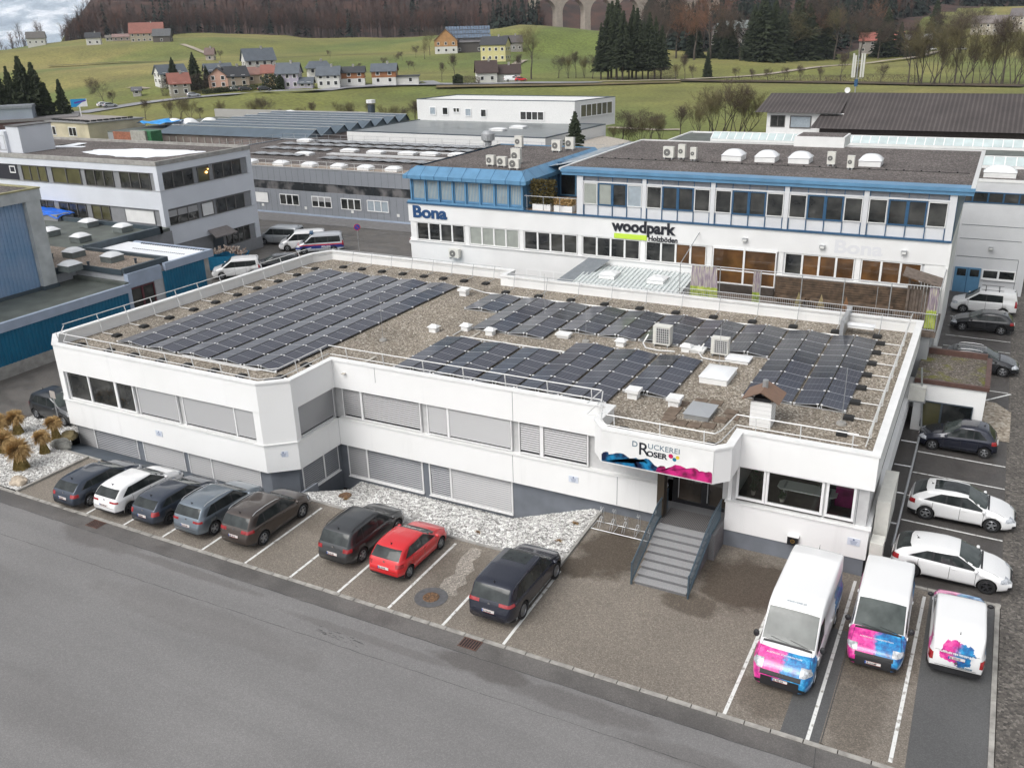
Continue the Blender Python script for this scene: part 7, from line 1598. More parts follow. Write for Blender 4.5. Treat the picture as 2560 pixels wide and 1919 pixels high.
H=[(452,241,8.6,8,5.0,3.6,6,stone_,redt,'grey farmhouse with brick red roof beside the village road',0,(2,2)),
 (430,212,13,9,4.6,3.4,20,wt_,slate,'house with dark gable hidden behind the small spruces',0,(3,2)),
 (554,224,9.6,9,5.0,3.2,-12,(.60,.32,.22),dslate,'salmon pink house with its gable to the road',1,(2,2)),
 (592,221,10,8,4.6,3.6,18,(.55,.42,.33),dslate,'pale pink house half with large dark slate roof',0,(2,2)),
 (548,206,12,9,4.4,2.8,10,(.52,.36,.16),slate,'ochre house with slate grey roof behind the spruces',0,(3,2)),
 (650,188,14.5,10,6.4,4.6,14,wt_,slate,'large white house with blue grey roof above the others',0,(4,2)),
 (640,208,9,7,3.6,2.6,8,(.45,.38,.28),(.26,.13,.10),'low house with faded red roof between larger houses',0,(2,1)),
 (683,214,8.4,7,5.2,2.8,-8,(.62,.42,.18),redt,'yellow ochre house with orange red roof behind a hedge',0,(2,2)),
 (727,223,9.8,8.5,6.2,3.6,-14,(.42,.37,.50),slate,'lilac house with slate roof at the roadside',0,(3,2)),
 (768,222,6,5,2.4,1.8,-12,(.40,.37,.48),slate,'lilac garage annex beside the lilac house',0,(2,1)),
 (800,207,10.5,9,6.0,2.4,8,wt_,slate,'white cube house with shallow hipped slate roof',0,(3,2)),
 (826,219,10,8,5.0,3.0,-10,wt_,slate,'white house with timber gable balcony',0,(3,2)),
 (876,216,14,8,5.0,2.0,-4,wt_,dslate,'timber clad house with grey roof right of the white houses',0,(3,2)),
 (964,214,11,8,5.4,2.6,-8,wt_,slate,'single timber and white house at the road junction',0,(2,2)),
 (1216,206,8.6,7.5,4.2,4.0,6,wt_,brn,'left part of the low cottage with dark brown roof',0,(2,1)),
 (1262,204,13,7,3.4,3.0,4,wt_,brn,'right part of the low cottage with dark brown roof',0,(3,1)),
 (1240,153,13.8,11,8.0,3.6,-16,(.62,.55,.20),dslate,'bright yellow three storey house on the slope',0,(4,2)),
 (1118,133,16,14,7.0,6.0,-4,wt_,(.16,.13,.125),'white farmhouse with broad timber gable below the knoll',1,(3,2)),
 (1172,131,24,13,6.0,6.5,4,(.10,.085,.08),(.17,.16,.17),'long dark barn with solar panels beside the farmhouse',0,(2,1)),
 (1283,128,11,9,4.8,3.6,6,(.33,.30,.28),(.10,.085,.085),'grey stone outbuilding right of the yellow house',0,(3,1)),
 (372,106,26,15,6.5,7.0,-6,(.42,.36,.26),redt,'large hillside farmhouse with long red roof',0,(6,2)),
 (409,107,13,11,4.6,4.4,-12,(.12,.10,.09),(.10,.105,.11),'weathered grey barn in front of the red roofed farmhouse',0,(1,1)),
 (237,113,10.5,8,5.0,3.0,-8,wt_,dslate,'white house with dark roof left of the hillside farm',0,(2,1)),
 (303,90,12,8,4.6,4.0,-6,(.22,.26,.25),(.10,.12,.12),'grey green house behind the hillside farm',0,(2,1)),
 (305,104,14,7,3.4,2.0,0,(.40,.32,.28),(.28,.17,.15),'low pinkish outbuilding beside the hillside farm',0,(3,1)),
 (275,105,6,5,3,1.6,0,(.45,.42,.34),(.16,.14,.12),'tiny pale cottage beside the hillside farm',0,(2,1)),
 (528,153,5,5.5,3.8,3.0,-14,(.42,.36,.30),(.16,.10,.085),'small chapel with steep roof alone in the meadow',0,(1,1)),
 (345,243,3.4,3,2.4,1.0,-8,(.42,.40,.38),(.12,.12,.14),'little white transformer hut in the meadow',0,(1,1)),
 (94,113,15,10,5.0,4.6,-8,wt_,(.12,.11,.10),'white house among trees on the far left ridge',0,(3,1)),
 (1832,132,26,14,13.5,4.0,-6,(.42,.38,.36),(.22,.26,.25),'pale manor with grey green roof hidden among the trees',0,(6,3)),
 (2200,132,24,12,6.5,4.0,0,(.38,.33,.30),(.40,.10,.07),'red roofed house behind bare trees on the right',0,(5,2)),
 (2290,128,15,10,5.6,3.0,-4,(.45,.42,.40),(.34,.36,.38),'house with metal roof behind bare trees on the right',0,(3,2)),
 (2470,84,22,12,6.5,4.6,-6,(.52,.46,.38),(.18,.15,.14),'cream house at the upper right edge, left one',0,(5,2)),
 (2552,78,16,14,10,5,-6,(.55,.48,.39),(.15,.13,.13),'tall cream house cut by the right picture edge',0,(3,3))]
for a in H:
    wd={876:(.30,.13,.06),964:(.30,.14,.07),826:(.62,.61,.58),1118:(.42,.23,.10)}.get(a[0])
    a=a[:2]+((a[2]*.74,a[3]*.72,a[4]*.84,a[5]*.80) if a[0]<1050 else (a[2]*.82,a[3]*.80,a[4]*.88,a[5]*.85))+(a[6],tuple(.75*x+.25*sum(a[7])/3 for x in a[7]),tuple(.8*x+.2*sum(a[8])/3 for x in a[8]))+a[9:]
    t=house(*a[:10],gable=bool(a[10]),win=a[11],hip=.35 if a[0] in (800,1832) else 0,wood=wd if wd and a[0]!=826 else None,chim=a[0] not in (345,768,409))
    if a[0]==1172:
        m=MB().use(mat('barn_solar',(.12,.16,.22),.3,var=.3,vs=.8)); s=6.5/6.5
        for r_ in range(3):
            for c_ in range(16): x=-11.2+c_*1.4; y=-5.9+r_*1.9; z=6+(6.5+y)*s+.35; m.quad((x,y,z),(x+1.2,y,z),(x+1.2,y+1.6,z+1.6*s),(x,y+1.6,z+1.6*s))
        m.build('solar_panel',t)
t=house(1008,212,11,5,2.6,.2,-4,wt_,dslate,'flat white carport beside the timber house',False,(2,1),chim=False,cat='carport',name='carport')
# buildings at the left picture edge
for u,v,w,d,h,ang,c_,rc,lb in ((22,302,11,12,8.5,-10,(.30,.34,.40),(.25,.27,.30),'pale grey industrial block at the left picture edge'),(28,262,24,14,6,-6,(.10,.06,.06),(.20,.19,.19),'dark brown flat building behind the grey block'),(235,290,19,10,3.2,-4,(.10,.105,.12),(.12,.125,.135),'low dark flat roofed showroom under the billboard'),(20,330,12,6,3,-4,(.22,.06,.06),(.3,.3,.3),'low red building part behind the office roof')):
    p=far(u,v,215 if v<330 else 180); p.z=0; rz=math.atan2(-p.x,p.y)+R(ang); t=thing('commercial_building',lb,'building',p,rz); m=MB().use(mat('wall_c%d'%(u+v),c_,.7,var=.06,vs=.3)); m.box(-w/2,-d/2,0,w/2,d/2,h); m.build('wall',t); MB().use(mat('roof_c%d'%(u+v),rc,.7,var=.1)).box(-w/2-.2,-d/2-.2,h,w/2+.2,d/2+.2,h+.5).build('roof',t)
    m=MB().use(dark_m)
    if v==302:
        for k in range(9): m.box(-3.0,-d/2-.05,1+k*.8,-2.6,-d/2,1.5+k*.8)
        m.build('window',t)
p=far(198,262,208); t=thing('billboard','blue and white billboard above the dark showroom','billboard',(p.x,p.y,0),math.atan2(-p.x,p.y)); z=p.z
m=MB().use(white_metal); m.box(-3,-.15,z-.4,3,.15,z+1.1); m.box(-.2,-.1,0,.2,.1,z-.4); m.T=None; m.build('board',t); t.scale=(.5,.5,1); m=MB().use(mat('billboard_blue',(.01,.28,.60),.5)); m.quad((-3,-.17,z-.4),(-1.2,-.17,z-.4),(3,-.17,z+1.1),(-3,-.17,z+1.1)); m.use(mat('billboard_violet',(.10,.05,.35),.5)).quad((-1.6,-.18,z+.2),(2.6,-.18,z+.6),(2.9,-.18,z+.9),(-1.9,-.18,z+.5)); m.build('print',t)
# ================================================================ VIADUCT
va_m=mat('viaduct_stone',(.46,.40,.33),.85,var=.12,vs=.4); t=thing('viaduct','tall stone viaduct with round arches beyond the knoll','viaduct',(0,0,0))
A=far(1322,60,680); B=far(1840,60,790); dr_=(B-A); dr_.z=0; L=dr_.length; dn=dr_.normalized(); ang=math.atan2(dn.y,dn.x); T=Matrix.Translation((A.x,A.y,0))@Matrix.Rotation(ang,4,'Z')
t.location=(A.x,A.y,0); t.rotation_euler=(0,0,ang); nb=8; pitch=L/nb; pw=pitch*.21; dp=5.5; ztop=50; spring=27.2
for k in range(nb+1): x=k*pitch; m=MB().use(va_m); m.add([(x-pw/2-.9,-dp/2-.7,-25),(x+pw/2+.9,-dp/2-.7,-25),(x+pw/2+.9,dp/2+.7,-25),(x-pw/2-.9,dp/2+.7,-25),(x-pw/2,-dp/2,spring),(x+pw/2,-dp/2,spring),(x+pw/2,dp/2,spring),(x-pw/2,dp/2,spring)],[(0,1,5,4),(1,2,6,5),(2,3,7,6),(3,0,4,7)]); m.build('pier',t)
for k in range(nb):
    x0=k*pitch; m=MB().use(va_m); cx=x0+pitch/2; r_=(pitch-pw)/2; n=14; vs=[]
    for i in range(n+1):
        a=PI-PI*i/n; X=cx+r_*math.cos(a); Z=spring+r_*math.sin(a); 
        for y in (-dp/2,dp/2): vs+=[(X,y,Z),(X if 0<i<n else (x0 if i==0 else x0+pitch),y,ztop)]
    f=[]
    for i in range(n):
        b=4*i; f+=[(b,b+4,b+5,b+1),(b+6,b+2,b+3,b+7),(b,b+2,b+6,b+4)]
    m.add(vs,f); m.add([(x0,-dp/2,spring),(x0+pw/2,-dp/2,spring),(x0,-dp/2,ztop)],[(0,1,2)]); m.add([(x0+pitch,-dp/2,spring),(x0+pitch-pw/2,-dp/2,spring),(x0+pitch,-dp/2,ztop)],[(1,0,2)]); m.build('arch',t)
# ================================================================ FAR MOUNTAIN
mt=NT('snowy_mountain',.9); q=mt.noise(.0045,8,rough=.68); zz=mt.xyz()[2]; f=mt.math('ADD',q,mt.math('MULTIPLY',mt.math('SUBTRACT',zz,250),.00022))
mt.out(mt.ramp(f,(.36,(.28,.35,.43)),(.48,(.46,.54,.62)),(.57,(.84,.88,.94))))
b=MB().use(mt.m); nx_,ny_=110,40; vs=[]
for j in range(ny_+1):
    for i in range(nx_+1):
        u=-700+2600*i/nx_; k=j/ny_; D=4200+k*2600; p=far(u,60,D); h=-40+1150*k*(.7+.3*noise.noise((u*.0016,0,0)))+240*k*noise.fractal((p.x*.0016,p.y*.0016,0),1,2.1,6) ; vs.append((p.x,p.y,h if j else -150))
b.add(vs,[(j*(nx_+1)+i,j*(nx_+1)+i+1,(j+1)*(nx_+1)+i+1,(j+1)*(nx_+1)+i) for j in range(ny_) for i in range(nx_)]); tag(b.build('mountains',smooth=True),kind='structure')
m=MB().use(mat('valley_floor',(.10,.12,.07),.9)); m.quad((-9000,-3000,-40),(6000,-3000,-40),(6000,9000,-40),(-9000,9000,-40)); tag(m.build('valley_floor'),kind='structure')

# ================================================================ TREES
bark=mat('grey_bark',(.085,.07,.058),.95,var=.3,vs=3); twig=mat('brown_twigs',(.085,.062,.048),.95,var=.3,vs=.8); twig_r=mat('russet_twigs',(.20,.10,.06),.95,var=.3,vs=.8); twig_g=mat('olive_twigs',(.13,.11,.055),.95,var=.3,vs=.8)
ndl=mat('spruce_needles',(.016,.024,.012),.9,vs=.9,col2=(.045,.058,.026),detail=4); 
def bare_mesh(seed,h=10,spread=.5,twm=twig,multi=1,dens=1.0,up=.35):
    random.seed(seed); tr=MB().use(bark); cr=MB().use(twm)
    def grow(p,d,L,r,lvl):
        for k in range(3):
            q=p+d*(L/3); r2=r*.80
            if lvl<=1: tr.tube(p,q,r,5 if lvl==0 else 3,r2,caps=False)
            elif lvl<=2: cr.tube(p,q,r,3,r2,caps=False)
            else:
                n=d.orthogonal().normalized()*max(r*.8,.006); n=Matrix.Rotation(random.uniform(0,3),3,d)@n; cr.quad(p-n,p+n,q+n*.6,q-n*.6)
            d=(d+Vector((random.gauss(0,.13),random.gauss(0,.13),random.gauss(.02,.06)))).normalized()
            if lvl<5 and (k>0 or lvl>0):
                nb_=(1.5 if lvl<2 else 1.6 if lvl<4 else 1.7)*dens; nb_=int(nb_+random.random())
                for _ in range(nb_):
                    a=random.uniform(0,2*PI); s=Matrix.Rotation(a,3,d)@d.orthogonal().normalized(); nd=(d*random.uniform(.35,.8)+s*spread*random.uniform(.7,1.6)+Vector((0,0,up*(.5 if lvl>2 else 1)))).normalized()
                    grow(q,nd,L*random.uniform(.50,.74),r2*.55,lvl+1)
            p=q; r=r2
        if lvl<5: grow(p,d,L*.6,r*.7,lvl+1)
    for i in range(multi): grow(Vector((random.uniform(-.3,.3)*(multi>1),random.uniform(-.3,.3)*(multi>1),0)),Vector((random.gauss(0,.12)*(multi>1)*2,random.gauss(0,.12)*(multi>1)*2,1)).normalized(),h*(.34 if multi==1 else .32),h*.013*(1 if multi==1 else .55),0)
    return tr,cr
def tree_proto(name,seed,**k):
    tr,cr=bare_mesh(seed,**k); a=tr.build('tmpt').data; b=cr.build('tmpc').data
    for o in list(bpy.data.objects):
        if o.name.startswith('tmp'): bpy.data.objects.remove(o)
    a.name='trunk'; b.name='crown'
    zs=[v.co.z for v in b.vertices]; return (a,b,max(zs))
def con_proto(seed,h=15,r=3.2,bare=.06,slim=1):
    random.seed(seed); tr=MB().use(bark); tr.tube((0,0,-.5),(0,0,h*.97),h*.014,6,.03); cr=MB().use(ndl); z=h*bare
    while z<h*.985:
        k=(z-h*bare)/(h*(1-bare)); rr=r*(1-k)**.85*random.uniform(.8,1.12)+.12; n=int(6+rr*3.2); a0=random.uniform(0,2*PI)
        for i in range(n):
            a=a0+2*PI*i/n+random.uniform(-.25,.25); L=rr*random.uniform(.62,1.12); c,s=math.cos(a),math.sin(a); dz=-L*random.uniform(.12,.42); w=.22+L*.16
            for t0,t1 in ((0.05,.4),(.35,.72),(.66,1.0)):
                p=Vector((c*L*t0,s*L*t0,z+dz*t0)); q=Vector((c*L*t1,s*L*t1,z+dz*t1+random.uniform(-.1,.15))); nn=Vector((-s,c,0))*w*(1-t0*.55)*random.uniform(.7,1.2); dn=Vector((0,0,-random.uniform(.15,.45)))
                cr.add([p-nn*.5,p+nn*.5,q+nn*.28+dn*.3,q-nn*.28+dn*.3],[(0,1,2,3)]); cr.add([p-nn*.8+dn,q+dn*1.2,q,p],[(0,1,2,3)]); cr.add([p+nn*.8+dn,q+dn*1.2,q,p],[(0,1,2,3)])
        z+=max(.16,h*.016)
    a=tr.build('tmpt').data; b=cr.build('tmpc').data
    for o in list(bpy.data.objects):
        if o.name.startswith('tmp'): bpy.data.objects.remove(o)
    a.name='trunk'; b.name='crown'; return (a,b,h)
BP={'a':tree_proto('a',1,h=10),'b':tree_proto('b',2,h=10,spread=.65),'c':tree_proto('c',3,h=10,spread=.42,up=.5),'big':tree_proto('big',4,h=16,spread=.62,twm=twig_g,dens=1.0),'m':tree_proto('m',5,h=8,spread=.40,multi=5,twm=twig_g,dens=.72,up=.55),'m2':tree_proto('m2',6,h=8,spread=.5,multi=4,twm=twig,dens=.72),'r':tree_proto('r',7,h=14,spread=.6,twm=twig_r,dens=1.0),
 's':con_proto(1,15,3.4),'s2':con_proto(2,15,2.8),'s3':con_proto(3,22,3.6,bare=.22),'s4':con_proto(8,22,3.0,bare=.18)}
def tree(kind,u,v,h,label,name='bare_tree',cat='tree',group=None,D=None,wide=1.0):
    p=hit(u,v,D0=60) if D is None else (lambda q: Vector((q.x,q.y,terr(q.x,q.y))))(far(u,v,D))
    a,b,H0=BP[kind]; t=thing(name,label,cat,p,random.uniform(0,6.28),group); s=h/H0; t.scale=(s*wide,s*wide,s); link('trunk',a,t); link('crown',b,t); return t
px2m=lambda u,v,dpx: (hit(u,v,D0=60).length)*dpx/CF
random.seed(77)
SPR='spruces on the left edge of the meadow'
for u,v,top,k,lb in ((8,292,150,'s','dark spruce at the left picture edge'),(40,294,158,'s2','spruce with dark top, second from the left edge'),(74,296,132,'s','tall spruce in the left spruce group'),(104,298,148,'s','broad tall spruce at the right of the left spruce group'),(126,292,200,'s2','lower spruce leaning on the tall one'),(160,282,192,'s2','loose spruce standing alone right of the spruce group')):
    tree(k,u,v,far(u,top,215).z,lb,'spruce_tree','spruce',SPR,D=215,wide=1.15 if u>60 else 1.0)
for u,v,h,lb in ((18,272,13,'bare grey tree in front of the left spruces'),(60,270,14,'bare brown tree between the left spruces'),(-8,280,13,'bare tree at the left edge')): tree('b',u,v,h,lb,D=225,group='bare trees among the left spruces')
for u,v,top,lb in ((439,222,154,'slim dark spruce beside the red roofed farmhouse'),(492,224,143,'large dark spruce behind the red roofed farmhouse'),(520,218,172,'bushy green spruce between village houses')): tree('s',u,v,px2m(u,v,v-top),lb,'spruce_tree','spruce',wide=1.25)
p=far(1437,370,128); t=thing('spruce_tree','small dense spruce in front of the white block corner','spruce',(p.x,p.y,0)); a,b,H0=BP['s2']; s=(onY(1437,273,p.y).z)/H0; t.scale=(s*1.5,s*1.5,s); link('trunk',a,t); link('crown',b,t)
GC='tall conifers with bare trunks in the grove'
grove=[(1502,200,72),(1520,200,30),(1541,201,12),(1556,201,45),(1572,200,62),(1590,200,40),(1606,199,70),(1620,199,50),(1636,199,60),(1652,198,78),(1580,196,34),(1528,196,24)]
for i,(u,v,top) in enumerate(grove): tree('s3' if i%2 else 's4',u,v,px2m(u,v,v-top),'conifer number %d'%i if 0 else ['shorter conifer at the left end of the grove','tall conifer near the left end of the grove','tallest conifer of the grove, near the viaduct','conifer right of the tallest one','slim conifer in the left half of the grove','dense conifer in the middle of the grove','lower conifer in the middle of the grove','conifer right of the grove centre','dark conifer in the right half of the grove','conifer at the right end of the grove','rear conifer behind the grove centre','rear conifer behind the tallest one'][i],'conifer','conifer',GC,wide=1.25)
tree('s2',1768,194,px2m(1768,194,66),'single slim spruce beside the lane','spruce_tree','spruce')
GB='dark evergreens in the park behind the lane'
for i,(u,v,top) in enumerate(((1800,146,40),(1822,148,62),(1880,152,30),(1902,153,10),(1930,154,20),(1952,152,40),(1990,150,4),(2015,150,30),(2062,148,50),(2210,140,40),(2246,140,70),(2285,142,75),(2330,120,20),(1735,146,60))):
    tree('s' if i%2 else 's2',u,v,px2m(u,v,v-top),['evergreen left of the manor','evergreen in front of the manor','dark evergreen right of the manor','tall dark evergreen right of the manor','dense evergreen in the park middle','lower evergreen in the park middle','tallest evergreen of the park','evergreen beside the tallest park tree','evergreen at the right end of the park','evergreen in front of the red roofed house','narrow evergreen beside the metal roofed house','small evergreen right of the metal roofed house','evergreen on the right slope','evergreen under the russet trees'][i],'evergreen_tree','evergreen',GB,wide=1.45)
GR_='large bare trees in the park behind the lane'
for i,(u,v,top,k) in enumerate(((1690,148,30,'r'),(1735,150,2,'r'),(1775,148,-10,'r'),(1660,150,20,'b'),(1850,150,30,'b'),(1975,152,40,'big'),(2030,150,30,'r'),(2085,150,30,'big'),(2120,148,40,'b'),(2150,146,60,'big'),(2195,148,60,'b'),(2320,140,50,'big'),(2360,138,40,'b'),(2400,134,50,'big'),(1985,148,-10,'b'),(2440,120,30,'b'),(2180,100,10,'r'),(1705,120,-20,'b'),(1640,120,0,'b'))):
    tree(k,u,v,px2m(u,v,v-top),'large bare tree in the park behind the lane' if 0 else ['russet tree left in the park','tall russet tree left of the manor','highest russet tree of the park','grey bare tree right of the grove','grey bare tree before the manor roof','broad olive bare tree right of the manor','russet tree in the park middle','wide brown bare tree, park middle','grey bare tree, right park half','olive bare tree near the red roof','bare tree in front of the red roofed house','bare tree over the metal roof','grey bare tree on the right slope','olive bare tree on the right slope','grey bare tree high behind the park','bare tree below the cream houses','russet tree above the park','grey tree behind the russet trees','grey tree behind the grove'][i],group=GR_,wide=1.25)
tree('big',1328,199,px2m(1328,199,128),'huge bare tree with fine crown below the knoll',wide=1.15)
GA='thin bare alders along the stream'
random.seed(5); N=['first','second','third','fourth','fifth','sixth','seventh','eighth','ninth','tenth','eleventh','twelfth','thirteenth','fourteenth','fifteenth','sixteenth']
for i in range(15):
    u=2268+i*20+random.uniform(-6,6); v=214; tree('m' if i%2 else 'c',u,v,px2m(u,v,random.uniform(75,150)),'%s thin bare alder from the left in the row by the right edge'%N[i],group=GA)
GD='scattered small bare trees and orchard'
sm=[(958,172,26,'b'),(990,160,24,'b'),(1006,152,22,'b'),(1022,176,22,'b'),(1036,178,24,'b'),(895,182,22,'b'),(1105,204,46,'c'),(1137,200,60,'c'),(1062,150,40,'big'),(1075,140,58,'big'),(1040,146,30,'b'),(1395,196,54,'m2'),(1420,197,58,'m'),(1440,197,64,'c'),(1460,197,54,'m'),(1480,198,58,'m2'),(1300,200,60,'c'),(552,150,22,'b'),(262,268,66,'b'),(285,266,36,'m2'),(1690,200,40,'m'),(1712,200,60,'c'),(1732,198,34,'m2'),(1840,200,30,'m2'),(1880,204,30,'m2'),(1920,206,34,'m2'),(1960,206,36,'m2'),(2000,206,40,'m2'),(2050,206,34,'m2'),(2100,208,70,'c'),(2140,208,40,'m2'),(2200,210,46,'m2'),(826,145,18,'b')]
where=['in the upper orchard','in the orchard above the junction','near the farm hedge','low in the orchard','lowest in the orchard','on the slope by the timber house','left of the brown cottage','tall and pale left of the brown cottage','beside the barn','large beside the barn','by the farm shed','right of the huge tree','in the thicket right of the huge tree','thin in the thicket','near the thicket end','beside the grove','leaning beside the huge tree','next to the chapel','by the parked cars on the left road','shrubby by the left road','right of the grove','thin right of the grove','low right of the grove','at the lane bend','on the brown bank start','on the brown bank','left on the brown bank','in the middle of the brown bank','behind the mast','tall behind the mast','right of the mast','at the bank end','alone in the upper meadow']
for (u,v,px_,k),w_ in zip(sm,where): tree(k,u,v,px2m(u,v,px_),'small bare tree '+w_,group=GD)
GE='bare shrubs along the field edge behind the halls'
nr=[(428,300,44,'m'),(452,301,52,'m2'),(478,300,44,'m'),(500,300,30,'m2'),(558,300,44,'m'),(644,302,50,'m'),(668,304,58,'m2'),(702,306,30,'c'),(782,308,48,'c'),(757,306,36,'m'),(860,314,60,'m'),(880,312,40,'m2'),(925,316,60,'c'),(972,322,60,'m'),(998,322,50,'b'),(1040,322,66,'c'),(1555,372,98,'b'),(1600,366,70,'m'),(1622,362,78,'m2'),(1650,362,68,'m'),(1700,352,80,'c'),(1742,348,90,'m'),(1780,345,120,'m'),(1812,345,135,'m2'),(1848,345,120,'m'),(1868,340,90,'m'),(1535,366,50,'m'),(1580,372,56,'m'),(365,300,46,'c')]
nw=['leftmost, near the showroom','beside the leftmost one','dense, left cluster end','low, right of the left cluster','single round one in the open field edge','double stemmed before the sawtooth hall','tallest before the sawtooth hall','low, beside the tallest','thin, before the sawtooth ridge','faint, before the sawtooth ridge','dense at the sawtooth chimney','low at the sawtooth chimney','thin, left of the white block','dense, left of the white block','nearest to the white block','half hidden by the white block','tree shaped, right of the parked white van','low thicket right of the white van','fan shaped thicket','thicket before the field track','thin, left of the big willow','left arm of the big willow','big willow shrub, left part','tallest willow shrub before the brown roof','right part of the big willow','last one beside the brown roof','behind the white van','between van and thicket','leftmost by the dark showroom']
for (u,v,px_,k),w_ in zip(nr,nw): tree(k,u,v,hit(u,v,D0=60).length*px_/CF,'bare shrub '+w_,'bare_shrub','shrub',GE,wide=1.35)
# hedges beside houses
hd=mat('dark_hedge',(.022,.032,.014),.9,vs=2,col2=(.05,.065,.025))
for u,v,w,h,lb in ((678,226,5.5,5,'rounded dark hedge in front of the yellow house'),(702,226,2.6,4.6,'small dark hedge beside the lilac house'),(560,233,14,1.6,'low clipped hedge before the pink house'),(615,229,20,1.8,'long low hedge along the village road'),(1145,212,3.5,3.4,'dark shrub by the junction'),(1172,212,8,2.8,'brown green bush by the junction'),(502,234,9,6,'reddish brown bush mass beside the grey farmhouse'),(424,240,5,6,'brown bush left of the grey farmhouse'),(2180,205,30,2.5,'long brown bramble hedge on the bank'),(1960,206,40,2.4,'brown bramble hedge below the lane'),(1660,200,10,4,'rust coloured bush at the end of the grove')):
    p=hit(u,v); t=thing('hedge',lb,'hedge',p,math.atan2(-p.x,p.y)); brown=('brown' in lb or 'rust' in lb); m=MB().use(twig if brown else hd)
    random.seed(u)
    for k in range(1500 if w<25 else 2500):
        x=random.uniform(-1,1); y=random.uniform(-1,1); z=random.random(); 
        if x*x*.55+z*z*.5>1: continue
        c_=Vector((x*w/2,y*1.2,z*h*(1-.25*x*x))); a=Vector((random.gauss(0,1),random.gauss(0,1),random.gauss(0,1))).normalized()*.22; bq=a.orthogonal().normalized()*(.05 if brown else .16); m.quad(c_-a,c_-bq,c_+a,c_+bq)
    m.build('foliage',t)
# ================================================================ FORESTS (uncountable)
def forest(name,n,seed,kindf,m_list,cond):
    random.seed(seed); b=MB(); cnt=0
    for mm in m_list: b.use(mm)
    tries=0
    while cnt<n and tries<n*12:
        tries+=1; q=cond()
        if q is None: continue
        x,y=q; z=terr(x,y); k=kindf(x,y); cnt+=1
        if k=='c':
            h=random.uniform(15,26); r=h*.17; b.cur=1; lay=9
            for i in range(lay):
                zz=z+h*(.1+.9*i/lay); rr=r*(1-i/lay)**.9+.25; 
                for a in range(6):
                    t_=random.uniform(0,6.28); L=rr*random.uniform(.7,1.25); c_,s_=math.cos(t_),math.sin(t_); w=rr*.42; b.add([(x,y,zz+h*.075),(x+c_*L-s_*w,y+s_*L+c_*w,zz-L*.35),(x+c_*L+s_*w,y+s_*L-c_*w,zz-L*.35+random.uniform(-.5,.3))],[(0,1,2)])
            b.add([(x-r*.25,y,z+h*.9),(x+r*.25,y,z+h*.9),(x,y,z+h*1.05)],[(0,1,2)])
        else:
            h=random.uniform(14,23); b.cur=2; b.tube((x,y,z-1),(x,y,z+h*.6),.22,3,.1,caps=False); b.cur=0 if random.random()<.8 else 3; r=h*.24
            for a in range(40):
                d=Vector((random.gauss(0,.55),random.gauss(0,.55),random.uniform(.35,1))); d.normalize(); s=Vector((x,y,z+h*random.uniform(.28,.72))); e=s+Vector((d.x*r,d.y*r,d.z*h*.30))*random.uniform(.6,1.1); nn=d.cross(Vector((random.gauss(0,1),random.gauss(0,1),0))).normalized()*.20
                b.add([s,s+nn,e+nn*.15],[(0,1,2)]); mid=s.lerp(e,.5); e2=mid+Vector((random.gauss(0,1.2),random.gauss(0,1.2),1.6)); b.add([mid,mid+nn*.7,e2],[(0,1,2)])
    return tag(b.build(name),kind='stuff')
fb=mat('forest_twigs',(.078,.050,.042),.95,var=.35,vs=.03); fr2=mat('forest_twigs_red',(.115,.055,.038),.95,var=.3,vs=.05); fcn=mat('forest_needles',(.012,.020,.014),.95,var=.3,vs=.1)
def condL():
    u=random.uniform(150,1360); e=lerp_tab(EDGE,u); D=e+2+random.random()**1.5*300; p=far(u,100,D); return (p.x,p.y)
forest('bare_forest',2500,3,lambda x,y:'c' if random.random()<.035 else 'b',[fb,fcn,bark,fr2],condL)
def condR():
    u=random.uniform(1330,2620); e=lerp_tab(EDGE,u)+40; D=e+random.random()**1.4*420; p=far(u,100,D)
    if 1300<u<1600 and 600<D<960 : 
        return (p.x,p.y) if (random.random()<.25 and D<670) else None
    return (p.x,p.y)
forest('mixed_forest',1500,4,lambda x,y:'c' if random.random()<.55 else 'b',[fb,fcn,bark,fr2],condR)
def condK():
    u=random.uniform(1230,1400); D=random.uniform(640,700); p=far(u,100,D); return (p.x,p.y) if (u<1345) else None
forest('conifer_stand',40,6,lambda x,y:'c',[fb,fcn,bark,fr2],condK)
def condF():
    u=random.choice((random.uniform(-30,70),random.uniform(85,110),random.uniform(150,215))); D=random.uniform(745,800); p=far(u,100,D); return (p.x,p.y)
forest('ridge_thicket',26,8,lambda x,y:'b',[fb,fcn,bark,fr2],condF)
# ================================================================ MORE VEHICLES
dk_est=paint('charcoal_paint',(.02,.022,.026),.5)
def vanat(label,S,pt,front,head,plate,**k):
    # front: ground point of the near-side (left) front wheel
    hd_=head; fx=Vector((math.cos(hd_),math.sin(hd_))); lf=Vector((-fx.y,fx.x)); side=k.pop('side',1)
    c_=Vector(front)-fx*(S['L']/2-S['fo'])-lf*side*(S['W']/2-.1); return make_car(k.pop('nm','van'),label,k.pop('cat','van'),S,pt,(c_.x,c_.y,0),hd_,plate,'vehicles parked between office block and main building',**k)
def vS(**k): 
    d=van(4.85,1.90,1.95,wb=3.0,fo=.85,r=.32,hood=.85,rake=.85,belt=1.10,mscale=1.3,hl=(.72,.92),pz=.8,zglass=1.72,wins=[(.35,1.5),(1.6,2.75),(2.9,3.85)],seams=[1.55,2.85,3.95],C=(.28,.36)); d.update(k); return d
pol=NT('police_print',.3); po=pol.xyz(pol.obj); z_=po[2]
def bandm(a,b): return pol.math('MULTIPLY',pol.math('GREATER_THAN',z_,a),pol.math('LESS_THAN',z_,b))
pc=pol.mix(bandm(.55,.85),(.42,.44,.47),(.02,.04,.22)); pc=pol.mix(bandm(.85,.97),pc,(.5,.02,.04)); pol.b.inputs['Coat Weight'].default_value=1; pol.out(pc)
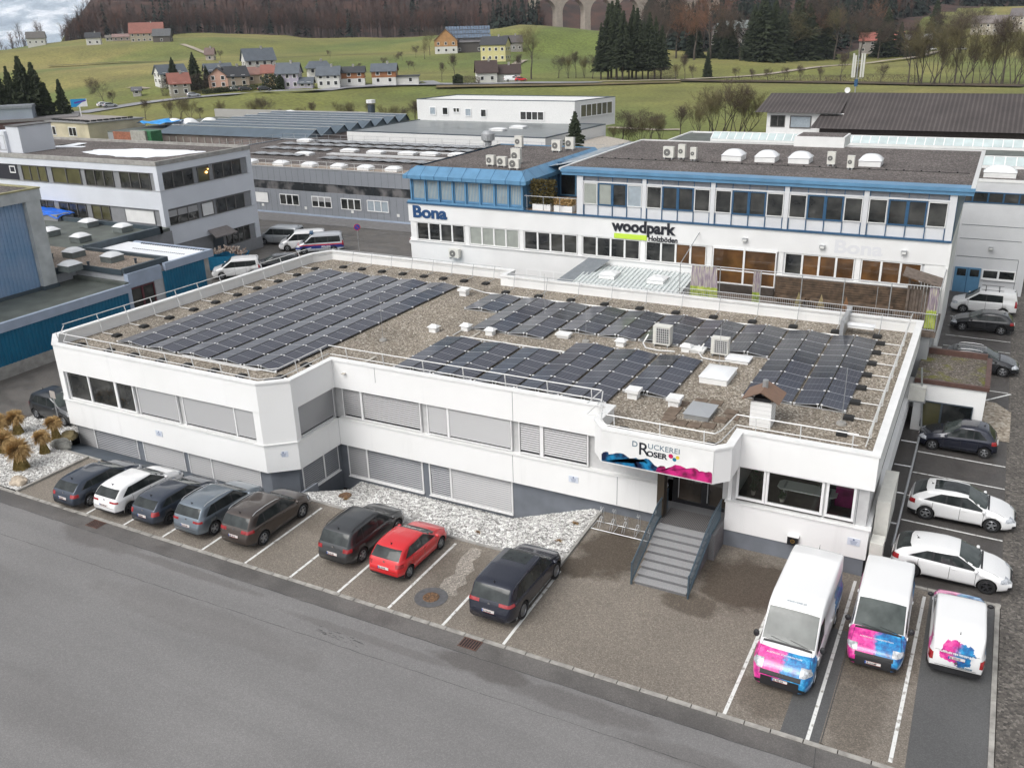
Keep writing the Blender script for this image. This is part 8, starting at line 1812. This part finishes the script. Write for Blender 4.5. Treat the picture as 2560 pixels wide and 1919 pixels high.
vanat('silver van closest to the pale office block',vS(mirror=silv2),silv2,(-68.3,71.9),R(-168),'SL 512 PA',side=1)
vanat('white passenger van between silver van and police van',vS(mirror=white_p),white_p,(-63.75,70.3),R(-143),'SL 880 TR')
pv=vanat('police van with blue and red side stripe and light bar',vS(mirror=plast),silv2,(-61.2,69.9),R(-143),'BP 21 304',bodymat=pol.m)
m=MB().use(blue_dk); m.box(.55,-.6,1.97,.9,.6,2.1); m.build('light_bar',pv)
for s in (1,-1): text_mesh('lettering','POLIZEI',.26,white_pvc,Vector((-.2*s,s*.975,.60)),(Matrix.Rotation(PI if s>0 else 0,3,'Z')@RX90),pv,bold=.006,ext=.012)
vanat('white small van next to the teal workshop wall',van(4.38,1.82,1.80,wb=2.73,fo=.9,r=.315,hood=1.0,rake=.85,belt=1.04,mscale=1.1,hl=(.74,.94),wins=[(.35,1.2),(1.3,2.15),(2.3,3.2)],seams=[1.25,2.25,3.3],C=(.3,.36),zglass=1.56,mirror=white_p),white_p,(-62.0,59.2),R(-140),'SL 264 CT')
vanat('charcoal estate car behind the white small van',hatch(4.5,1.78,1.48,wb=2.66),dk_est,(-60.2,62.6),R(-140),'SL 905 AV',nm='estate_car',cat='car')
vanat('silver car half hidden by the roof parapet',hatch(4.4,1.78,1.47,wb=2.66,rails=alu),silv2,(-56.6,62.8),R(-140),'SL 118 HH',nm='estate_car',cat='car')
vanat('white saloon roof showing just behind the parapet',hatch(4.3,1.76,1.45,wb=2.6),silv2,(-58.0,57.6),R(-140),'SL 356 ND',nm='hatchback',cat='car')
make_car('hatchback','white hatchback half hidden by the corner of the Bona building','car',hatch(3.9,1.68,1.46,wb=2.45),white_p,(-50.9,77.3,0),0,'SL 430 WE')
p=Vector((-56.0,148.5,0)); make_car('van','white van parked near the small spruce beyond the gravel roofs','van',vS(wins=[(2.9,3.85)],mirror=plast),white_p,(p.x,p.y,0),R(-75),'SL 640 GZ')
t=thing('skip','blue open skip heaped with branches and rubble','skip',(-64.6,62.6,0),R(35)); m=MB().use(mat('skip_blue',(.01,.17,.32),.5,var=.15)); m.add([(-1.6,-.85,.1),(1.6,-.85,.1),(1.6,.85,.1),(-1.6,.85,.1),(-2.1,-1,1.4),(2.1,-1,1.4),(2.1,1,1.4),(-2.1,1,1.4)],[(0,1,5,4),(1,2,6,5),(2,3,7,6),(3,0,4,7),(3,2,1,0)]); m.build('container',t)
m=MB().use(mat('rubble',(.16,.09,.06),.9,vs=4,col2=(.40,.36,.32))); random.seed(2)
for k in range(160): x,y=random.uniform(-1.9,1.9),random.uniform(-.9,.9); z=1.3+.5*(1-abs(x)/2); r=random.uniform(.06,.22); m.tube((x,y,z),(x+random.uniform(-.4,.4),y+random.uniform(-.4,.4),z+random.uniform(0,.4)),r*.4,4)
m.build('load',t)
t=thing('traffic_sign','round blue and red no stopping sign on a pole in the yard','traffic sign',(-56.7,73.1,0),R(38)); MB().use(galv).tube((0,0,0),(0,0,2.6),.035).build('pole',t); m=MB().use(mat('sign_red',(.5,.02,.03),.4)); m.T=Matrix.Translation((0,-.05,2.5)); m.lathe([(.33,.02),(.33,0),(.27,-.001)],24,axis='Y'); m.use(mat('sign_blue',(.02,.06,.35),.4)); m.lathe([(.27,-.002),(0,-.002)],24,axis='Y'); m.T=Matrix.Translation((0,-.06,2.5))@Matrix.Rotation(PI/4,4,'Y'); m.use(MATS['sign_red']).box(-.28,-.002,-.03,.28,.002,.03); m.build('disc',t)
for u,v,a,c_,lb,nm in ((485,245,0,silv2,'silver car driving on the village road','car'),(662,231,0,dk_est,'dark car driving on the village road','car'),(614,230,0,dk_est,'dark car parked before the long hedge','car'),(592,229,.1,silv2,'grey car parked beside the dark one in the village','car'),(1302,206,.1,red_p,'dark red car parked beside the brown cottage','car'),(262,270,.3,white_p,'white car parked by the left road, front one','car'),(276,272,.3,silv2,'silver car parked by the left road, rear one','car'),(1278,206,.1,white_p,'white camper beside the brown cottage','van'),(2330,128,.2,white_p,'white car behind the alders on the right','car'),(2405,128,.2,silv2,'silver car behind the alders on the right','car')):
    p=hit(u,v); S_=hatch(4.4,1.8,1.5,wb=2.65) if nm=='car' else van(); make_car('car' if nm=='car' else 'camper_van',lb,nm,S_,c_,(p.x,p.y,p.z+.32),math.atan2(-p.x,p.y)+a,None)

# ================================================================ HAZE
hz=bpy.data.materials.new('haze'); hz.use_nodes=True; hz.node_tree.nodes.clear(); ho=hz.node_tree.nodes.new('ShaderNodeOutputMaterial'); hv=hz.node_tree.nodes.new('ShaderNodeVolumePrincipled')
hv.inputs['Color'].default_value=(.80,.88,1,1); hv.inputs['Density'].default_value=.00010; hv.inputs['Anisotropy'].default_value=.2; hz.node_tree.links.new(hv.outputs[0],ho.inputs['Volume'])
m=MB().use(hz); m.box(-9500,-3500,-300,6500,9500,1700); tag(m.build('haze'),kind='stuff')
